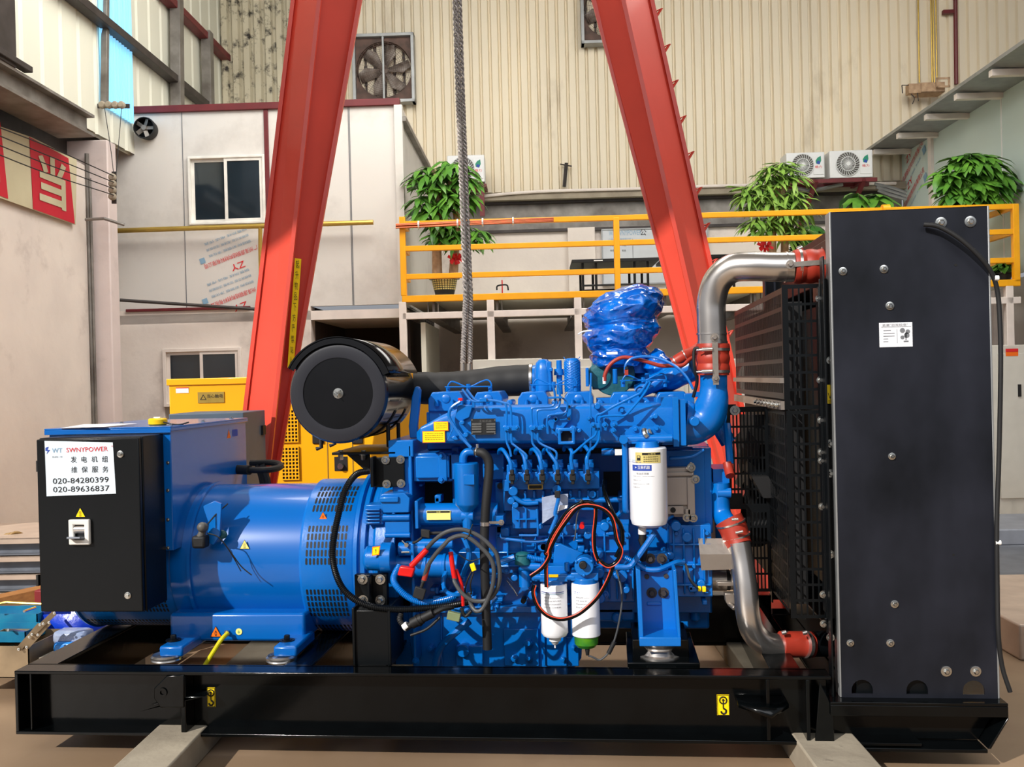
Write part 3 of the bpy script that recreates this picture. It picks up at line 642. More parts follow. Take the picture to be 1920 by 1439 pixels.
plant('small green plant peeping over the railing below the outdoor units', [(1610, 370, 20, 10), (1648, 374, 20, 12)], DP+1.1, [(.02, (1630, 520), (1630, 390))], (1630, 535, .12, .14, False), 8, 'leaf', L=.21, n=14, wd=.42)
plant('large leafy potted tree in front of the pale green right wall', [(1828, 315, 46, 32), (1812, 360, 42, 22), (1858, 340, 28, 26), (1778, 332, 18, 14)], DP+.27, [(.04, (1825, 540), (1822, 380))], (1825, 545, .13, .15, False), 9, 'leaf', L=.22, n=120, wd=.32)
plant('small potted plant on the platform corner at right of the radiator', [(1885, 498, 16, 12)], DP+.2, [(.008, (1882, 520), (1885, 500))], (1882, 528, .07, .07, False), 11, 'leaf', L=.1, n=16, wd=.4)
# tables on the platform
def table(u0, u1, v, D, label):
    a, b = bc(u0, v, D), bc(u1, v, D); z = a.z; t = thing('folding_table', label, 'table', ((a.x+b.x)/2, D, zf), True, 'folding tables on the platform')
    q = B(); q.box(a.x, b.x, D, D+.6, z-.03, z); q.build('tabletop', 'black_matte', t, bevel=.004)
    for x in (a.x+.1, a.x+.22, b.x-.22, b.x-.1):
        for y in (D+.05, D+.55): q = B(); q.tube([(x, y, zf), (x, y, z-.03)], .013, 6, 0); q.build('leg', 'black_matte', t)
    q = B()
    for y in (D+.05, D+.55):
        for dz in (.12, .34): q.tube([(a.x+.1, y, zf+dz), (b.x-.1, y, zf+dz)], .01, 6, 0)
    q.build('stretcher', 'black_matte', t)
    q = B(); q.box(a.x+.2, a.x+.28, D-.003, D, z-.02, z-.01); q.build('label_plate', 'white', t)
table(1072, 1236, 487, DP+.75, 'black folding table left on the platform behind the yellow railing')
table(1245, 1398, 480, DP+.75, 'black folding table right on the platform behind the red leg')
t = thing('notice_board', 'white company notice board on the wall behind the platform', 'notice board', bc(1228, 530, DW-.04), True)
a, b = bc(1127, 430, DW-.05), bc(1330, 530, DW-.05); q = B(); q.box(a.x, b.x, DW-.05, DW-.03, b.z, a.z); q.build('panel', 'board', t)
q = B()
for c in ((a.x, b.x, a.z-.015, a.z), (a.x, b.x, b.z, b.z+.015), (a.x, a.x+.015, b.z, a.z), (b.x-.015, b.x, b.z, a.z)): q.box(c[0], c[1], DW-.06, DW-.04, c[2], c[3])
q.build('frame', 'galv', t)
q = B(); D = DW-.052; q.use('pale_blue_ink').text('WTSWNYPOWER', bc(1172, 437, D), XU, ZU, .055, .36); q.text('广州威能机电有限公司', bc(1162, 444, D)-V((0, 0, .03)), XU, ZU, .025, .25)
q.use('black_ink').text('公', bc(1206, 436, D), XU, ZU, .07); q.text('告', bc(1228, 434, D), XU, ZU, .07)
for i in range(2):
    for j, s_ in enumerate(('关于', '八月', '安全')): q.text(s_, bc(1148+i*22, 452+j*9, D), XU, ZU, .022)
q.box(bc(1186, 455, D).x, bc(1186, 455, D).x+.004, D, D+.001, bc(1186, 490, D).z, bc(1186, 448, D).z); q.build('lettering', None, t)
q = B(); q.use('red_boot'); p = bc(942, 552, DB+.4); q.tube([p, p+V((0, 0, .13))], .006, 6, 0)
q.use('black_matte').tube([p+V((-.05, 0, .04)), p+V((-.045, 0, .075)), p+V((0, 0, .085)), p+V((.045, 0, .08)), p+V((.055, 0, .035))], .008, 6)
q.build('hand_jack', None, label='small red and black hand tool standing on the platform edge', cat='tool')
# electrical cabinets under the platform
def ecab(u0, u1, D, label, vt=660, doors=1, z0=.12):
    a = bc(u0, vt, D); b = bc(u1, vt, D); t = thing('electrical_cabinet', label, 'cabinet', ((a.x+b.x)/2, D, 0), True, 'off-white electrical cabinets'); z = a.z
    q = B(); q.box(a.x, b.x, D, D+.5, 0, z); q.build('body', 'cabinet_white', t, bevel=.006)
    w_ = (b.x-a.x)/doors
    for k in range(doors):
        q = B(); q.box(a.x+w_*k+.05, a.x+w_*(k+1)-.04, D-.014, D, z0, z-.07); d_ = q.build('door', 'cabinet_white', t, bevel=.003)
        q = B(); hx = a.x+w_*(k+1)-.1; q.box(hx-.012, hx+.012, D-.024, D-.014, .78*z-.1, .78*z); q.build('handle', 'black_matte', d_)
    return t
CZ = bc(1000, 665, 7.9).z
for i, (u0, u1, l) in enumerate(((886, 1016, 'off-white electrical cabinet behind the black duct, left end of row'), (1017, 1150, 'off-white electrical cabinet behind the blue wrapped turbocharger'), (1151, 1290, 'off-white electrical cabinet between wrapped turbocharger and right gantry leg'), (1291, 1430, 'off-white electrical cabinet behind the steel elbow pipe'))):
    ecab(u0, u1, 7.9, l, 720-(CZ-HC)*F/7.9)
tt = ecab(1858, 1931, 8.0, 'tall off-white electrical cabinet right of the radiator', 648, z0=.22)
q = B(); a = bc(1898, 661, 7.98); q.use('sticker_orange').box(a.x-.05, a.x+.05, 7.984, 7.986, a.z-.03, a.z+.03); q.use('red_ink').box(a.x-.05, a.x+.05, 7.982, 7.984, a.z+.005, a.z+.03); q.build('warning_label', None, tt)
q = B(); q.box(bc(1865, 600, 8.2).x, bc(1920, 600, 8.2).x+.3, 8.9, 8.93, 1.5, 2.0)
for k in range(8): x = bc(1865, 600, 8.2).x+k*.05; q.tube([(x, 8.85, 1.4), (x, 8.85, 2.0)], .005, 5, 0)
q.build('mesh_guard', 'white_steel', label='white wire guard above the right electrical cabinet', cat='guard')
# ================= gantry =================
DG = 5.2
ga = thing('gantry_crane', 'tall red A-frame gantry crane behind the generator set', 'gantry crane', bc(900, 1000, DG)*1, True)
def leg(name, L, Mi, R, v0, v1, d=.26):
    def X(e, v): return e[0]+(e[1])*v
    q = B(); P = []
    for v in (v0, v1):
        P += [bc(X(L, v), v, DG+d*.5), bc(X(Mi, v), v, DG), bc(X(R, v), v, DG+d*.55), bc((X(L, v)+X(R, v))/2, v, DG+d)]
    q.add(P, [(0, 1, 5, 4), (1, 2, 6, 5), (2, 3, 7, 6), (3, 0, 4, 7), (0, 3, 2, 1), (4, 5, 6, 7)])
    o = q.build(name, 'gantry_red', ga)
    q = B()
    for e in (L, Mi, R):
        dd = {id(L): .5, id(Mi): 0, id(R): .55}[id(e)]
        q.bar(bc(X(e, v0), v0, DG+d*dd-.012), bc(X(e, v1), v1, DG+d*dd-.012), .022, .022, up=(0, 1, 0))
    q.build('edge_lip', 'gantry_red', o)
    return o
Lg = leg('leg', (550, -.117), (599, -.1085), (675, -.176), -160, 1158)
Rg = leg('leg', (1113, .262), (1168, .2265), (1222, .2218), -160, 1158)
q = B()
for i, v in enumerate(range(25, 700, 67)):
    u = 1222+.2218*v; a = bc(u-4, v, DG+.14); b = bc(u+13, v-9, DG+.14); c = bc(u-2, v+14, DG+.14)
    q.mark(); q.tube([a, b, c], .009, 5, 0)
q.build('ladder_rungs', 'gantry_red', Rg, split=True)
q = B().use('sticker_yellow')
def lf(u, v, off): # on the right-hand face of the left leg
    mi = 599-.1085*v; r = 675-.176*v; k = (u-mi)/(r-mi); return bc(u, v, DG+.26*.55*k-off)
P = [lf(553, 484, .004), lf(565, 486, .004), lf(551, 690, .004), lf(539, 690, .004)]
q.face(P); q.use('black_ink'); txt = '起升物品下方严禁站人'
for i, ch in enumerate(txt):
    v = 496+i*20; u = 558.3-(i*20)*.068; c = lf(u, v, .007); ux = (lf(u+3, v, 0)-lf(u-3, v, 0)).normalized(); uz = (lf(u-.3, v-5, 0)-lf(u+.3, v+5, 0)).normalized()
    n_ = ux.cross(uz); q.text(ch, c, ux, uz, .044, .024, ext=.0)
q.build('warning_strip', None, Lg)
# lifting sling
sl = thing('lifting_sling', 'plaited steel wire sling hanging in front of the platform', 'sling', bc(877, 695, 4.7), True)
def sling(pts, r, n=4, tw=60):
    q = B(); P = crv([bc(u, v, D) for u, v, D in pts], 20)
    for s_ in range(n):
        Q = [p+V((math.cos(i*.42+s_*6.283/n), math.sin(i*.42+s_*6.283/n), 0))*r for i, p in enumerate(P)]; q.tube(Q, r*.62, 5, 0)
    return q
def seg(pts): 
    out = []
    for i in range(len(pts)-1):
        for k in range(6): t_ = k/6; out.append(tuple(pts[i][j]*(1-t_)+pts[i+1][j]*t_ for j in range(3)))
    return out+[pts[-1]]
q = sling(seg([(851, -60, 4.7), (859, 180, 4.7), (866, 360, 4.7), (873, 560, 4.7), (868, 682, 4.7)]), .0088, 3); q.build('strand', 'rope', sl)
q = sling(seg([(859, -60, 4.72), (867, 180, 4.72), (874, 360, 4.72), (882, 560, 4.72), (881, 682, 4.72)]), .0088, 3); q.build('strand', 'rope', sl)
for u in (868, 880): q = B(); q.cyl(bc(u, 682, 4.69), bc(u, 703, 4.69), .0145, n=14); q.build('ferrule', 'alu', sl)
q = B(); 
for u in (868, 880): q.tube([bc(u, 700, 4.69), bc(u-2, 720, 4.69), bc(u+4, 740, 4.7)], .009, 6)
q.build('loop', 'rope', sl)
# yellow silenced generator enclosure
DY = 6.0
a, b = bc(316, 713, DY), bc(866, 713, DY); xg = bc(497, 713, DY).x
t = thing('enclosed_generator', 'yellow enclosed generator standing behind the red gantry leg', 'generator', ((a.x+b.x)/2, DY, 0), True)
q = B(); q.box(a.x, b.x, DY, DY+.9, .12, a.z); q.build('enclosure', 'gen_yellow', t, bevel=.008)
q = B(); q.box(a.x-.01, b.x+.01, DY-.012, DY+.91, a.z-.035, a.z+.006); q.build('roof_rim', 'gen_yellow', t, bevel=.004)
q = B(); q.box(a.x, b.x, DY, DY+.9, 0, .12); q.build('base', 'black_matte', t)
for (v0, v1) in ((768, 830), (838, 900)):
    q = B(); x0 = bc(527, 800, DY).x; x1 = bc(560, 800, DY).x; z1, z0 = bc(545, v0, DY).z, bc(545, v1, DY).z
    q.use('gen_yellow'); slots(q, (x0, DY-.012, z0), XU, ZU, x1-x0, z1-z0, 5, 9, .006, .006, .008, .008, .006); q.use('black_matte').box(x0, x1, DY-.007, DY-.003, z0, z1); q.build('grille', None, t)
q = B(); a2, b2 = bc(586, 815, DY), bc(608, 832, DY); q.box(a2.x, b2.x, DY-.012, DY, b2.z, a2.z); q.build('door_latch', 'black_matte', t, bevel=.004)
q = B(); a2, b2 = bc(660, 810, DY), bc(681, 832, DY); q.box(a2.x, b2.x, DY-.012, DY, b2.z, a2.z); q.build('door_latch', 'black_matte', t, bevel=.004)
q = B(); 
for u in (613, 660): x = bc(u, 800, DY).x; q.box(x-.003, x+.003, DY-.003, DY, .15, 1.2)
q.build('door_gap', 'brass', t)
q = B().use('brass'); a2, b2 = bc(371, 736, DY), bc(421, 755, DY); q.box(a2.x, b2.x, DY-.006, DY, b2.z, a2.z); q.use('black_ink').text('当心触电', bc(403, 743, DY-.007), XU, ZU, .024, .1); q.text('△', bc(381, 745, DY-.007), XU, ZU, .035); q.build('warning_plate', None, t)
q = B().use('white'); a2, b2 = bc(330, 727, DY), bc(354, 737, DY); q.box(a2.x, b2.x, DY-.003, DY, b2.z, a2.z); q.use('red_ink').box(a2.x, b2.x, DY-.004, DY-.003, a2.z-.006, a2.z); q.build('rating_label', None, t)
q = B().use('gen_yellow'); a2 = bc(775, 700, DY+.3); q.box(a2.x, a2.x+.14, DY+.3, DY+.5, 1.25, a2.z); q.build('lifting_lug', None, t)
q = B().use('black_matte'); a2, b2 = bc(627, 857, DY), bc(652, 883, DY); q.box(a2.x, b2.x, DY-.004, DY, b2.z, a2.z); q.use('zinc').lathe(((a2.x+b2.x)/2, DY-.01, (a2.z+b2.z)/2-.015), (0, -1, 0), [(0, .022), (.02, .018)], 14); q.build('filler_recess', None, t)
# grey control box of the next unit
D = 4.75; a, b = bc(316, 777, D), bc(456, 776, D)
t = thing('grey_control_box', 'blue-grey sheet metal control box behind the blue terminal box', 'control box', ((a.x+b.x)/2, D, 0), True)
q = B(); q.box(a.x, b.x, D, D+.38, .45, a.z); q.build('casing', 'box_grey', t, bevel=.004)
q = B(); q.box(a.x+.05, a.x+.1, D+.1, D+.3, 0, .45); q.box(b.x-.1, b.x-.05, D+.1, D+.3, 0, .45); q.build('stand', 'steel_dark', t)
for dz in (.08, .3): q = B(); q.box(b.x, b.x+.012, D+.3, D+.35, a.z-dz-.05, a.z-dz); q.build('hinge', 'black_matte', t)
# ================= clutter on the floor, left =================
for k in range(5):
    D = 5.25; v0 = 1021+k*17.5+(8 if k == 4 else 0); a = bc(-60, v0, D-.0); b = bc(180, v0-6, D); z = .5-k*.098; 
    if z < .05: break
    x0, x1 = -3.56, -2.1
    q = B().use('channel'); q.box(x0, x1, D-.10, D+.5, z-.006, z); q.box(x0, x1, D-.10, D-.094, z-.03, z); q.use('channel_grey').box(x0, x1, D-.05, D-.044, z-.09, z-.006); q.box(x0, x1, D-.10, D+.5, z-.092, z-.086)
    q.build('steel_channel', None, label=('top', 'second', 'third', 'fourth', 'bottom')[k]+' steel channel in the stack left of the breaker cabinet', cat='steel channel', group='stacked steel channels')
q = B()
for k in range(3): q.tube([bc(-5+k*5, 1016, 5.3), bc(12+k*8, 1003-k*2, 5.3), bc(35+k*8, 1003+k*2, 5.35), bc(45+k*12, 1017, 5.35), bc(82, 1012-k*2, 5.4)], .008, 6)
q.build('rope_coil', 'coil', label='loose tan rope lying on top of the steel channel stack', cat='rope')
q = MB(); p = at(30, 1128, 4.6); q.obox(at(32, 1122, 4.7), V((.14, .09, .02)), V((-.03, .05, 0)), V((0, 0, .03))); q.build('wood_block', 'wood', label='rough wooden block lying below the steel channels', cat='wood block')
q = MB(); pbox(q, 64, 1108, 100, 1149, 4.6, 4.8); q.build('red_box', 'dull_red', label='dark red metal box tucked behind the breaker cabinet edge', cat='box', bevel=.006)
q = MB(); q.box(-2.9, -2.1, 4.5, 5.2, 0, at(60, 1152, 4.5).z-.02); q.build('pallet', 'steel_dark', label='low dark steel pallet under the red box and wooden block', cat='pallet')
# cantilever toolbox
t = thing('toolbox', 'open blue cantilever metal toolbox full of steel tools', 'toolbox', at(30, 1240, 4.05)*V((1, 1, 0)) if 0 else V((at(30, 1240, 4.05).x, 4.05, 0)))
def tray(u0, v0, u1, v1, Y, dY, m, nm):
    q = MB(); a, b = at(u0, v0, Y), at(u1, v1, Y); z1, z0 = a.z, b.z; x0, x1 = a.x, b.x; q.use(m)
    q.box(x0, x1, Y, Y+.004, z0, z1); q.box(x0, x1, Y+dY, Y+dY+.004, z0, z1); q.box(x0, x0+.004, Y, Y+dY, z0, z1); q.box(x1-.004, x1, Y, Y+dY, z0, z1); q.box(x0, x1, Y, Y+dY, z0, z0+.004)
    return q.build(nm, None, t)
tray(-60, 1152, 70, 1172, 4.15, .16, 'tool_blue', 'tray'); tray(-60, 1185, 48, 1207, 3.98, .16, 'tool_blue', 'tray'); tray(-70, 1212, 55, 1272, 3.85, .28, 'tool_steel', 'body'); tray(-60, 1172, 90, 1230, 4.16, .2, 'tool_steel', 'body')
for k, (a_, b_) in enumerate((((35, 1218), (75, 1172)), ((50, 1214), (92, 1168)), ((60, 1190), (102, 1150)))):
    q = MB(); q.bar(at(*a_, 3.84), at(*b_, 3.86), .005, .022, up=(0, 0, 1)); q.build('hinge_arm', 'tool_steel', t)
    q = MB().use('zinc')
    for p in (a_, b_, ((a_[0]+b_[0])/2, (a_[1]+b_[1])/2)): pbolt(q, p[0], p[1], 3.832, .0035, .003)
    q.build('rivets', None, t)
q = MB(); q.tube([at(-20, 1140, 4.1), at(6, 1131, 4.1), at(30, 1131, 4.1), at(96, 1134, 4.1)], .007, 8, 4); q.build('carry_handle', 'brass', t)
for k, (u0, v0, u1, v1) in enumerate(((5, 1216, 30, 1232), (15, 1182, 50, 1186), (-5, 1222, 26, 1210), (45, 1147, 66, 1140))):
    q = MB(); q.tube([at(u0, v0, 3.95), at(u1, v1, 4.05)], .006, 6, 0); q.build('spanner', 'zinc', label=('steel spanner lowest in the open toolbox', 'steel bar in the upper toolbox tray', 'steel rod crossing the toolbox bottom tray', 'steel fitting beside the red metal box')[k], cat='hand tool', group='tools in the toolbox')
# blue bag and case
q = MB(); P = at(150, 1180, 4.25); vs = []
q.ball((P.x, 4.3, .18), .22, 1.0, .75, .8, 28, 16)
q.v = [p+V((noise.noise(p*9)*.03, noise.noise(p*9+V((5, 0, 0)))*.03, noise.noise(p*8)*.035)) for p in q.v]
for p in q.v: p.z = max(p.z, .002)
q.build('blue_bag', 'tarp_blue', label='crumpled dark blue plastic bag on the floor behind the frame', cat='bag')
t = thing('storage_case', 'light blue plastic case with clear lid near the toolbox', 'case', V((at(130, 1220, 3.95).x, 3.95, 0)))
q = MB(); a, b = at(98, 1206, 3.92), at(160, 1227, 3.92); q.box(a.x, b.x, 3.92, 4.05, b.z, a.z); q.build('bottom', 'box_blue', t, bevel=.012)
q = MB(); a, b = at(98, 1184, 3.95), at(162, 1206, 3.95); q.box(a.x, b.x, 3.94, 4.03, b.z-.01, a.z); q.build('lid', 'bagplastic', t, bevel=.02)
q = MB(); q.box(at(98, 1206, 3.9).x-.05, at(165, 1206, 3.9).x+.05, 3.88, 4.3, 0, at(98, 1229, 3.92).z); q.build('timber_block', 'concrete', label='low concrete block under the light blue case', cat='concrete block')
# concrete sleepers under the frame and sheets at right
def sleeper(u, wd, D0, D1, h, label):
    x = bc(u, 1385, 3.25).x; q = B(); q.box(x-wd/2, x+wd/2, D0, D1, 0, h); q.build('concrete_sleeper', 'concrete', label=label, cat='concrete sleeper', bevel=.006, group='concrete sleepers under the frame')
sleeper(318, .18, 2.2, 4.9, .1, 'left concrete sleeper carrying the frame')
sleeper(1535, .2, 2.4, 4.9, .1, 'right concrete sleeper carrying the frame')
sleeper(760, .12, 3.6, 4.9, .085, 'middle concrete sleeper lying between the frame rails')
q = B(); q.box(2.2, 4.2, 5.6, 7.4, 0, .09); q.use('channel_grey'); q.build('steel_sheet', 'channel', label='flat brown steel sheet pile on floor right of radiator', cat='steel sheets', bevel=.004)
q = B(); q.box(2.1, 4.1, 4.3, 5.35, .0, .16); q.build('steel_slab', 'channel', label='thick tan slab on the floor right of the radiator', cat='slab', bevel=.01)
q = B(); q.box(2.3, 4.3, 6.6, 7.3, .09, .2); q.build('steel_slab', 'channel_grey', label='grey slab stacked at the foot of the right electrical cabinet', cat='slab', bevel=.01)
# ================= skid frame =================
YF = 3.20; YR_ = 4.45
ZT = at(800, 1264, YF).z; ZB = at(900, 1390, YF).z
X0 = at(28, 1320, YF).x; X1 = at(1548, 1330, YF).x; X2 = at(1888, 1330, YF).x
fr = thing('base_frame', 'black painted steel base frame carrying the generator set on concrete sleepers', 'base frame', ((X0+X2)/2, YF, ZB))
def channel(y0, s, nm):
    q = MB(); t = .012; q.box(X0, X1+.02, *sorted((y0, y0+s*.088)), ZT-t, ZT); q.box(X0, X1+.3, *sorted((y0, y0+s*.088)), ZB, ZB+t); q.box(X0, X1+.02, *sorted((y0+s*.07, y0+s*.082)), ZB, ZT)
    return q.build(nm, 'black_gloss', fr, bevel=.0025)
nr = channel(YF, 1, 'side_rail'); channel(YR_, -1, 'side_rail')
q = MB(); q.box(X0, X0+.11, YF+.088, YR_-.088, ZT-.012, ZT); q.box(X0, X0+.012, YF+.001, YR_, ZB, ZT-.012); q.box(X0+.05, X0+.057, YF+.01, YF+.07, ZB+.012, ZT-.012); q.build('cross_member', 'black_gloss', fr, bevel=.002)
for u in (560, 700, 1240, 1470):
    x = at(u, 1240, YF+.1).x; q = MB(); q.box(x-.05, x+.05, YF+.088, YR_-.088, ZT-.012, ZT-.0); q.box(x-.006, x+.006, YF+.088, YR_-.088, ZB, ZT-.012); q.build('cross_member', 'black_gloss', fr, bevel=.002)
# lowered radiator carrier
ZC = at(1700, 1316, YF).z; q = MB(); xa = at(1556, 1330, YF).x; xb = at(1850, 1400, YF).x
q.prism([(xa, YF, ZC), (X2, YF, ZC), (X2, YF, ZC-.055), (xb, YF, ZB-.012), (xa+.01, YF, ZB-.012), (xa-.03, YF, ZB), (xa+.01, YF, ZC-.05)], (0, .012, 0))
q.v = [p for p in q.v]
q = MB(); q.box(xa, X2, YF-.012, YF+.11, ZC-.01, ZC); q.box(xa, X2, YF-.012, YF-.002, ZC-.045, ZC-.01)
q.prism([(xa, YF+.07, ZC-.01), (X2-.01, YF+.07, ZC-.01), (X2-.01, YF+.07, ZC-.05), (xb, YF+.07, ZB), (xa, YF+.07, ZB)], (0, .012, 0))
q.prism([(X2, YF-.01, ZC-.045), (X2+.002, YF-.01, ZC-.05), (xb+.01, YF-.01, ZB), (xb, YF-.01, ZB)], (0, .1, 0))
q.box(xa-.01, xb, YF-.01, YF+.09, ZB-.014, ZB-.002)
q.prism([(xa-.03, YF, ZT-.02), (xa+.012, YF, ZC-.03), (xa+.012, YF+.0, ZB), (xa-.05, YF, ZB)], (0, .008, 0))
q.box(xa, X2, YF+.11, YR_, ZC-.01, ZC-.002); q.box(xa, X2, YR_-.11, YR_, ZB, ZC)
q.build('radiator_carrier', 'black_gloss', fr, bevel=.002)
for u in (1441, 1516):
    x = at(u, 1340, YF).x; q = MB(); q.box(x-.006, x+.006, YF+.002, YF+.07, ZB+.012, ZT-.012); q.build('stiffener', 'black_gloss', fr, bevel=.002)
# lifting lugs
q = MB(); a = at(330, 1320, YF)
q.prism([at(u, v, YF-.005) for u, v in ((312, 1268), (345, 1266), (345, 1328), (300, 1328), (288, 1310), (288, 1292))], (0, .018, 0)); q.box(a.x+.015, a.x+.035, YF, YF+.07, ZB+.012, ZT-.012)
q.prism([at(u, v, YF) for u, v in ((300, 1328), (385, 1307), (345, 1307), (345, 1322))], (0, .06, 0)); q.build('lifting_lug', 'black_gloss', fr, bevel=.004)
q = MB(); q.lathe(at(305, 1299, YF-.006), (0, -1, 0), [(0, .016), (.004, .016), (.004, .008), (0, .008)], 18, False); q.build('lug_ring', 'black_gloss', fr)
q = MB(); z = at(1430, 1325, YF).z
q.add([(at(1384, 1320, YF).x, YF-.01, z+.012), (at(1441, 1330, YF).x, YF-.05, z-.01), (at(1478, 1320, YF).x, YF-.01, z+.012), (at(1478, 1320, YF).x, YF+.07, z+.012), (at(1384, 1320, YF).x, YF+.07, z+.012)], [(0, 1, 2, 3, 4)])
o = q.build('lifting_lug', 'black_gloss', fr); m_ = o.modifiers.new('s', 'SOLIDIFY'); m_.thickness = .014
for u, w_ in ((396, 14), (1356, 22)):
    q = MB().use('sticker_yellow'); a, b = at(u-w_/2-1, 1290 if u < 500 else 1303, YF+.068), at(u+w_/2+1, 1326 if u < 500 else 1342, YF+.068); q.box(a.x, b.x, YF+.067, YF+.07, b.z, a.z)
    q.use('black_ink'); cx = (a.x+b.x)/2; h = a.z-b.z; yy = YF+.0655; r = h*.17
    for c in ((a.x+.001, b.x-.001, a.z-.002, a.z-.001), (a.x+.001, b.x-.001, b.z+.001, b.z+.002), (a.x+.001, a.x+.002, b.z, a.z), (b.x-.002, b.x-.001, b.z, a.z)): q.box(c[0], c[1], yy, yy+.001, c[2], c[3])
    q.tube([(cx+math.cos(i*.5236)*r, yy, a.z-h*.27+math.sin(i*.5236)*r) for i in range(13)], .0022, 4, 0); q.tube([(cx, yy, a.z-h*.2), (cx, yy, a.z-h*.65)], .002, 4, 0)
    q.tube([(cx, yy, a.z-h*.65), (cx+r*.7, yy, a.z-h*.74), (cx+r*.5, yy, a.z-h*.88), (cx-r*.3, yy, a.z-h*.9), (cx-r*.7, yy, a.z-h*.8)], .003, 5)
    q.add([(cx, yy-.002, a.z-h*.17), (cx-.006, yy-.002, a.z-h*.27), (cx+.006, yy-.002, a.z-h*.27)], [(0, 1, 2)])
    q.build('lifting_sticker', None, fr)
# pedestals
q = MB(); pbox(q, 664, 1145, 732, 1252, 3.30, 3.5); x = at(664, 1200, 3.3).x; x2 = at(732, 1200, 3.3).x; q.box(x-.004, x+.006, 3.29, 3.5, ZT, at(664, 1145, 3.3).z+.01); q.box(x2-.006, x2+.004, 3.29, 3.5, ZT, at(664, 1145, 3.3).z+.01); q.build('engine_pedestal', 'black_sheet', fr, bevel=.003)
q = MB(); pbox(q, 665, 1078, 726, 1146, 3.38, 3.41); pbox(q, 689, 1082, 693, 1146, 3.33, 3.38); q.build('mount_plate', 'black_sheet', fr, bevel=.003)
q = MB(); 
for u, v in ((680, 1087), (713, 1087), (681, 1126), (713, 1126)): pbolt(q, u, v, 3.378, .011, .014)
q.build('bolts', 'zinc', fr)
q = MB(); pbox(q, 1186, 1200, 1292, 1252, 3.36, 3.6); q.box(at(1186, 1200, 3.36).x-.02, at(1292, 1200, 3.36).x+.03, 3.3, 3.7, ZT-.01, ZT+.012); q.build('engine_pedestal', 'black_gloss', fr, bevel=.003)
# ================= alternator =================
YA = 3.83; ZA = at(470, 909, YA).z-.287; RA = .288
al = thing('alternator', 'blue cylindrical alternator with vented end bells and a big terminal box', 'alternator', (at(480, 1240, YA).x, YA, ZT))
def X(u, Y=3.55, v=1000): return at(u, v, Y).x
q = MB(); q.lathe((X(318), YA, ZA), (1, 0, 0), [(0, RA), (X(562)-X(318), RA)], 72); q.build('stator_housing', 'blue_sheet', al)
q = MB(); q.lathe((X(352), YA, ZA), (1, 0, 0), [(0, RA+.012), (.012, RA+.012)], 72); q.build('housing_flange', 'blue_sheet', al)
def vent(mb, x, a0, a1, n, rows, R, pitch, wd, ht):
    for r in range(rows):
        for k in range(n):
            a = a0+(a1-a0)*(k+.5)/n
            # slots are long around the axis direction x
            xx = x+r*pitch; s = (a1-a0)/n*.27
            f = []
            for dx, da in ((0, -s*.5), (0, s*.5), (wd*.18, s), (wd*.82, s), (wd, s*.5), (wd, -s*.5), (wd*.82, -s), (wd*.18, -s)):
                aa = a+da; f.append((xx+dx, YA-math.cos(aa)*(R+.0012), ZA+math.sin(aa)*(R+.0012)))
            mb.face(f)
xb = X(560); LB = X(664)-xb
def bell(x, L, R, nm, n_rows):
    q = MB().use('blue'); q.lathe((x, YA, ZA), (1, 0, 0), [(0, RA), (.012, RA+.004), (.014, R), (L-.01, R), (L, R-.006)], 80)
    q.use('black_matte'); k = max(4, int((L-.05)/.014))
    for (v0, v1, nr) in ((R_(41), R_(70), 4), (R_(2), R_(31), 5), (R_(-41), R_(-15), 5), (R_(-75), R_(-52), 4)):
        for r in range(nr):
            for i in range(k):
                xx = x+.03+i*(L-.055)/k; wd = (L-.055)/k*.55; aa = v0+(v1-v0)*(r+.5)/nr; s = (v1-v0)/nr*.40; f = []
                for dx, da in ((.2, -1), (.8, -1), (1, -.7), (1, .7), (.8, 1), (.2, 1), (0, .7), (0, -.7)):
                    a = aa+da*s; f.append((xx+dx*wd+(aa)*.01, YA-math.cos(a)*(R+.001), ZA+math.sin(a)*(R+.001)))
                q.face(f)
    return q.build(nm, None, al)
bell(xb, LB, RA+.017, 'vented_end_bell', 5)
xl = X(160, 3.7); bell(xl, X(318)-xl, RA-.004, 'vented_end_bell', 4)
q = MB(); xs = X(664); q.lathe((xs, YA, ZA), (1, 0, 0), [(0, .31), (.006, .335), (.02, .335), (.024, .32), (.03, .32), (.034, .335), (.05, .335), (.052, .33)], 80); q.build('coupling_flange', 'blue', al)
q = MB(); zf0 = at(440, 1204, 3.52).z; zf1 = at(440, 1151, 3.52).z; q.box(X(313, 3.52), X(567, 3.52), 3.52, 4.14, zf0, zf1); q.build('foot_box', 'blue_sheet', al, bevel=.012)
q = MB(); 
for u in (464, 479, 513): pbolt(q, u, 1150, 3.56, .005, .005, (0, 0, 1))
q.build('bolts', 'zinc', al)
for u, uu in ((296, 350), (510, 564)):
    q = MB(); pbox(q, u+2, 1213, uu-8, 1233, 3.36, 3.58); q.build('foot_bracket', 'blue_sheet', al, bevel=.008)
    q = MB(); p = at((u+uu)/2-4, 1246, 3.40); z0 = at(400, 1234, 3.36).z; q.lathe((p.x, 3.375, ZT), (0, 0, 1), [(0, .056), (.006, .056), (.012, .05), (z0-ZT-.010, .056), (z0-ZT, .03)], 32); q.build('vibration_mount', 'chrome', al)
    q = MB(); pp = at((u+uu)/2-2, 1212, 3.42); q.lathe((pp.x, 3.44, at(400, 1213, 3.36).z), (0, 0, 1), [(0, .028), (.004, .028)], 24); q.bolt((pp.x, 3.44, at(400, 1213, 3.36).z+.004), (0, 0, 1), .011, .016); q.build('mount_bolt', 'black_sheet', al)
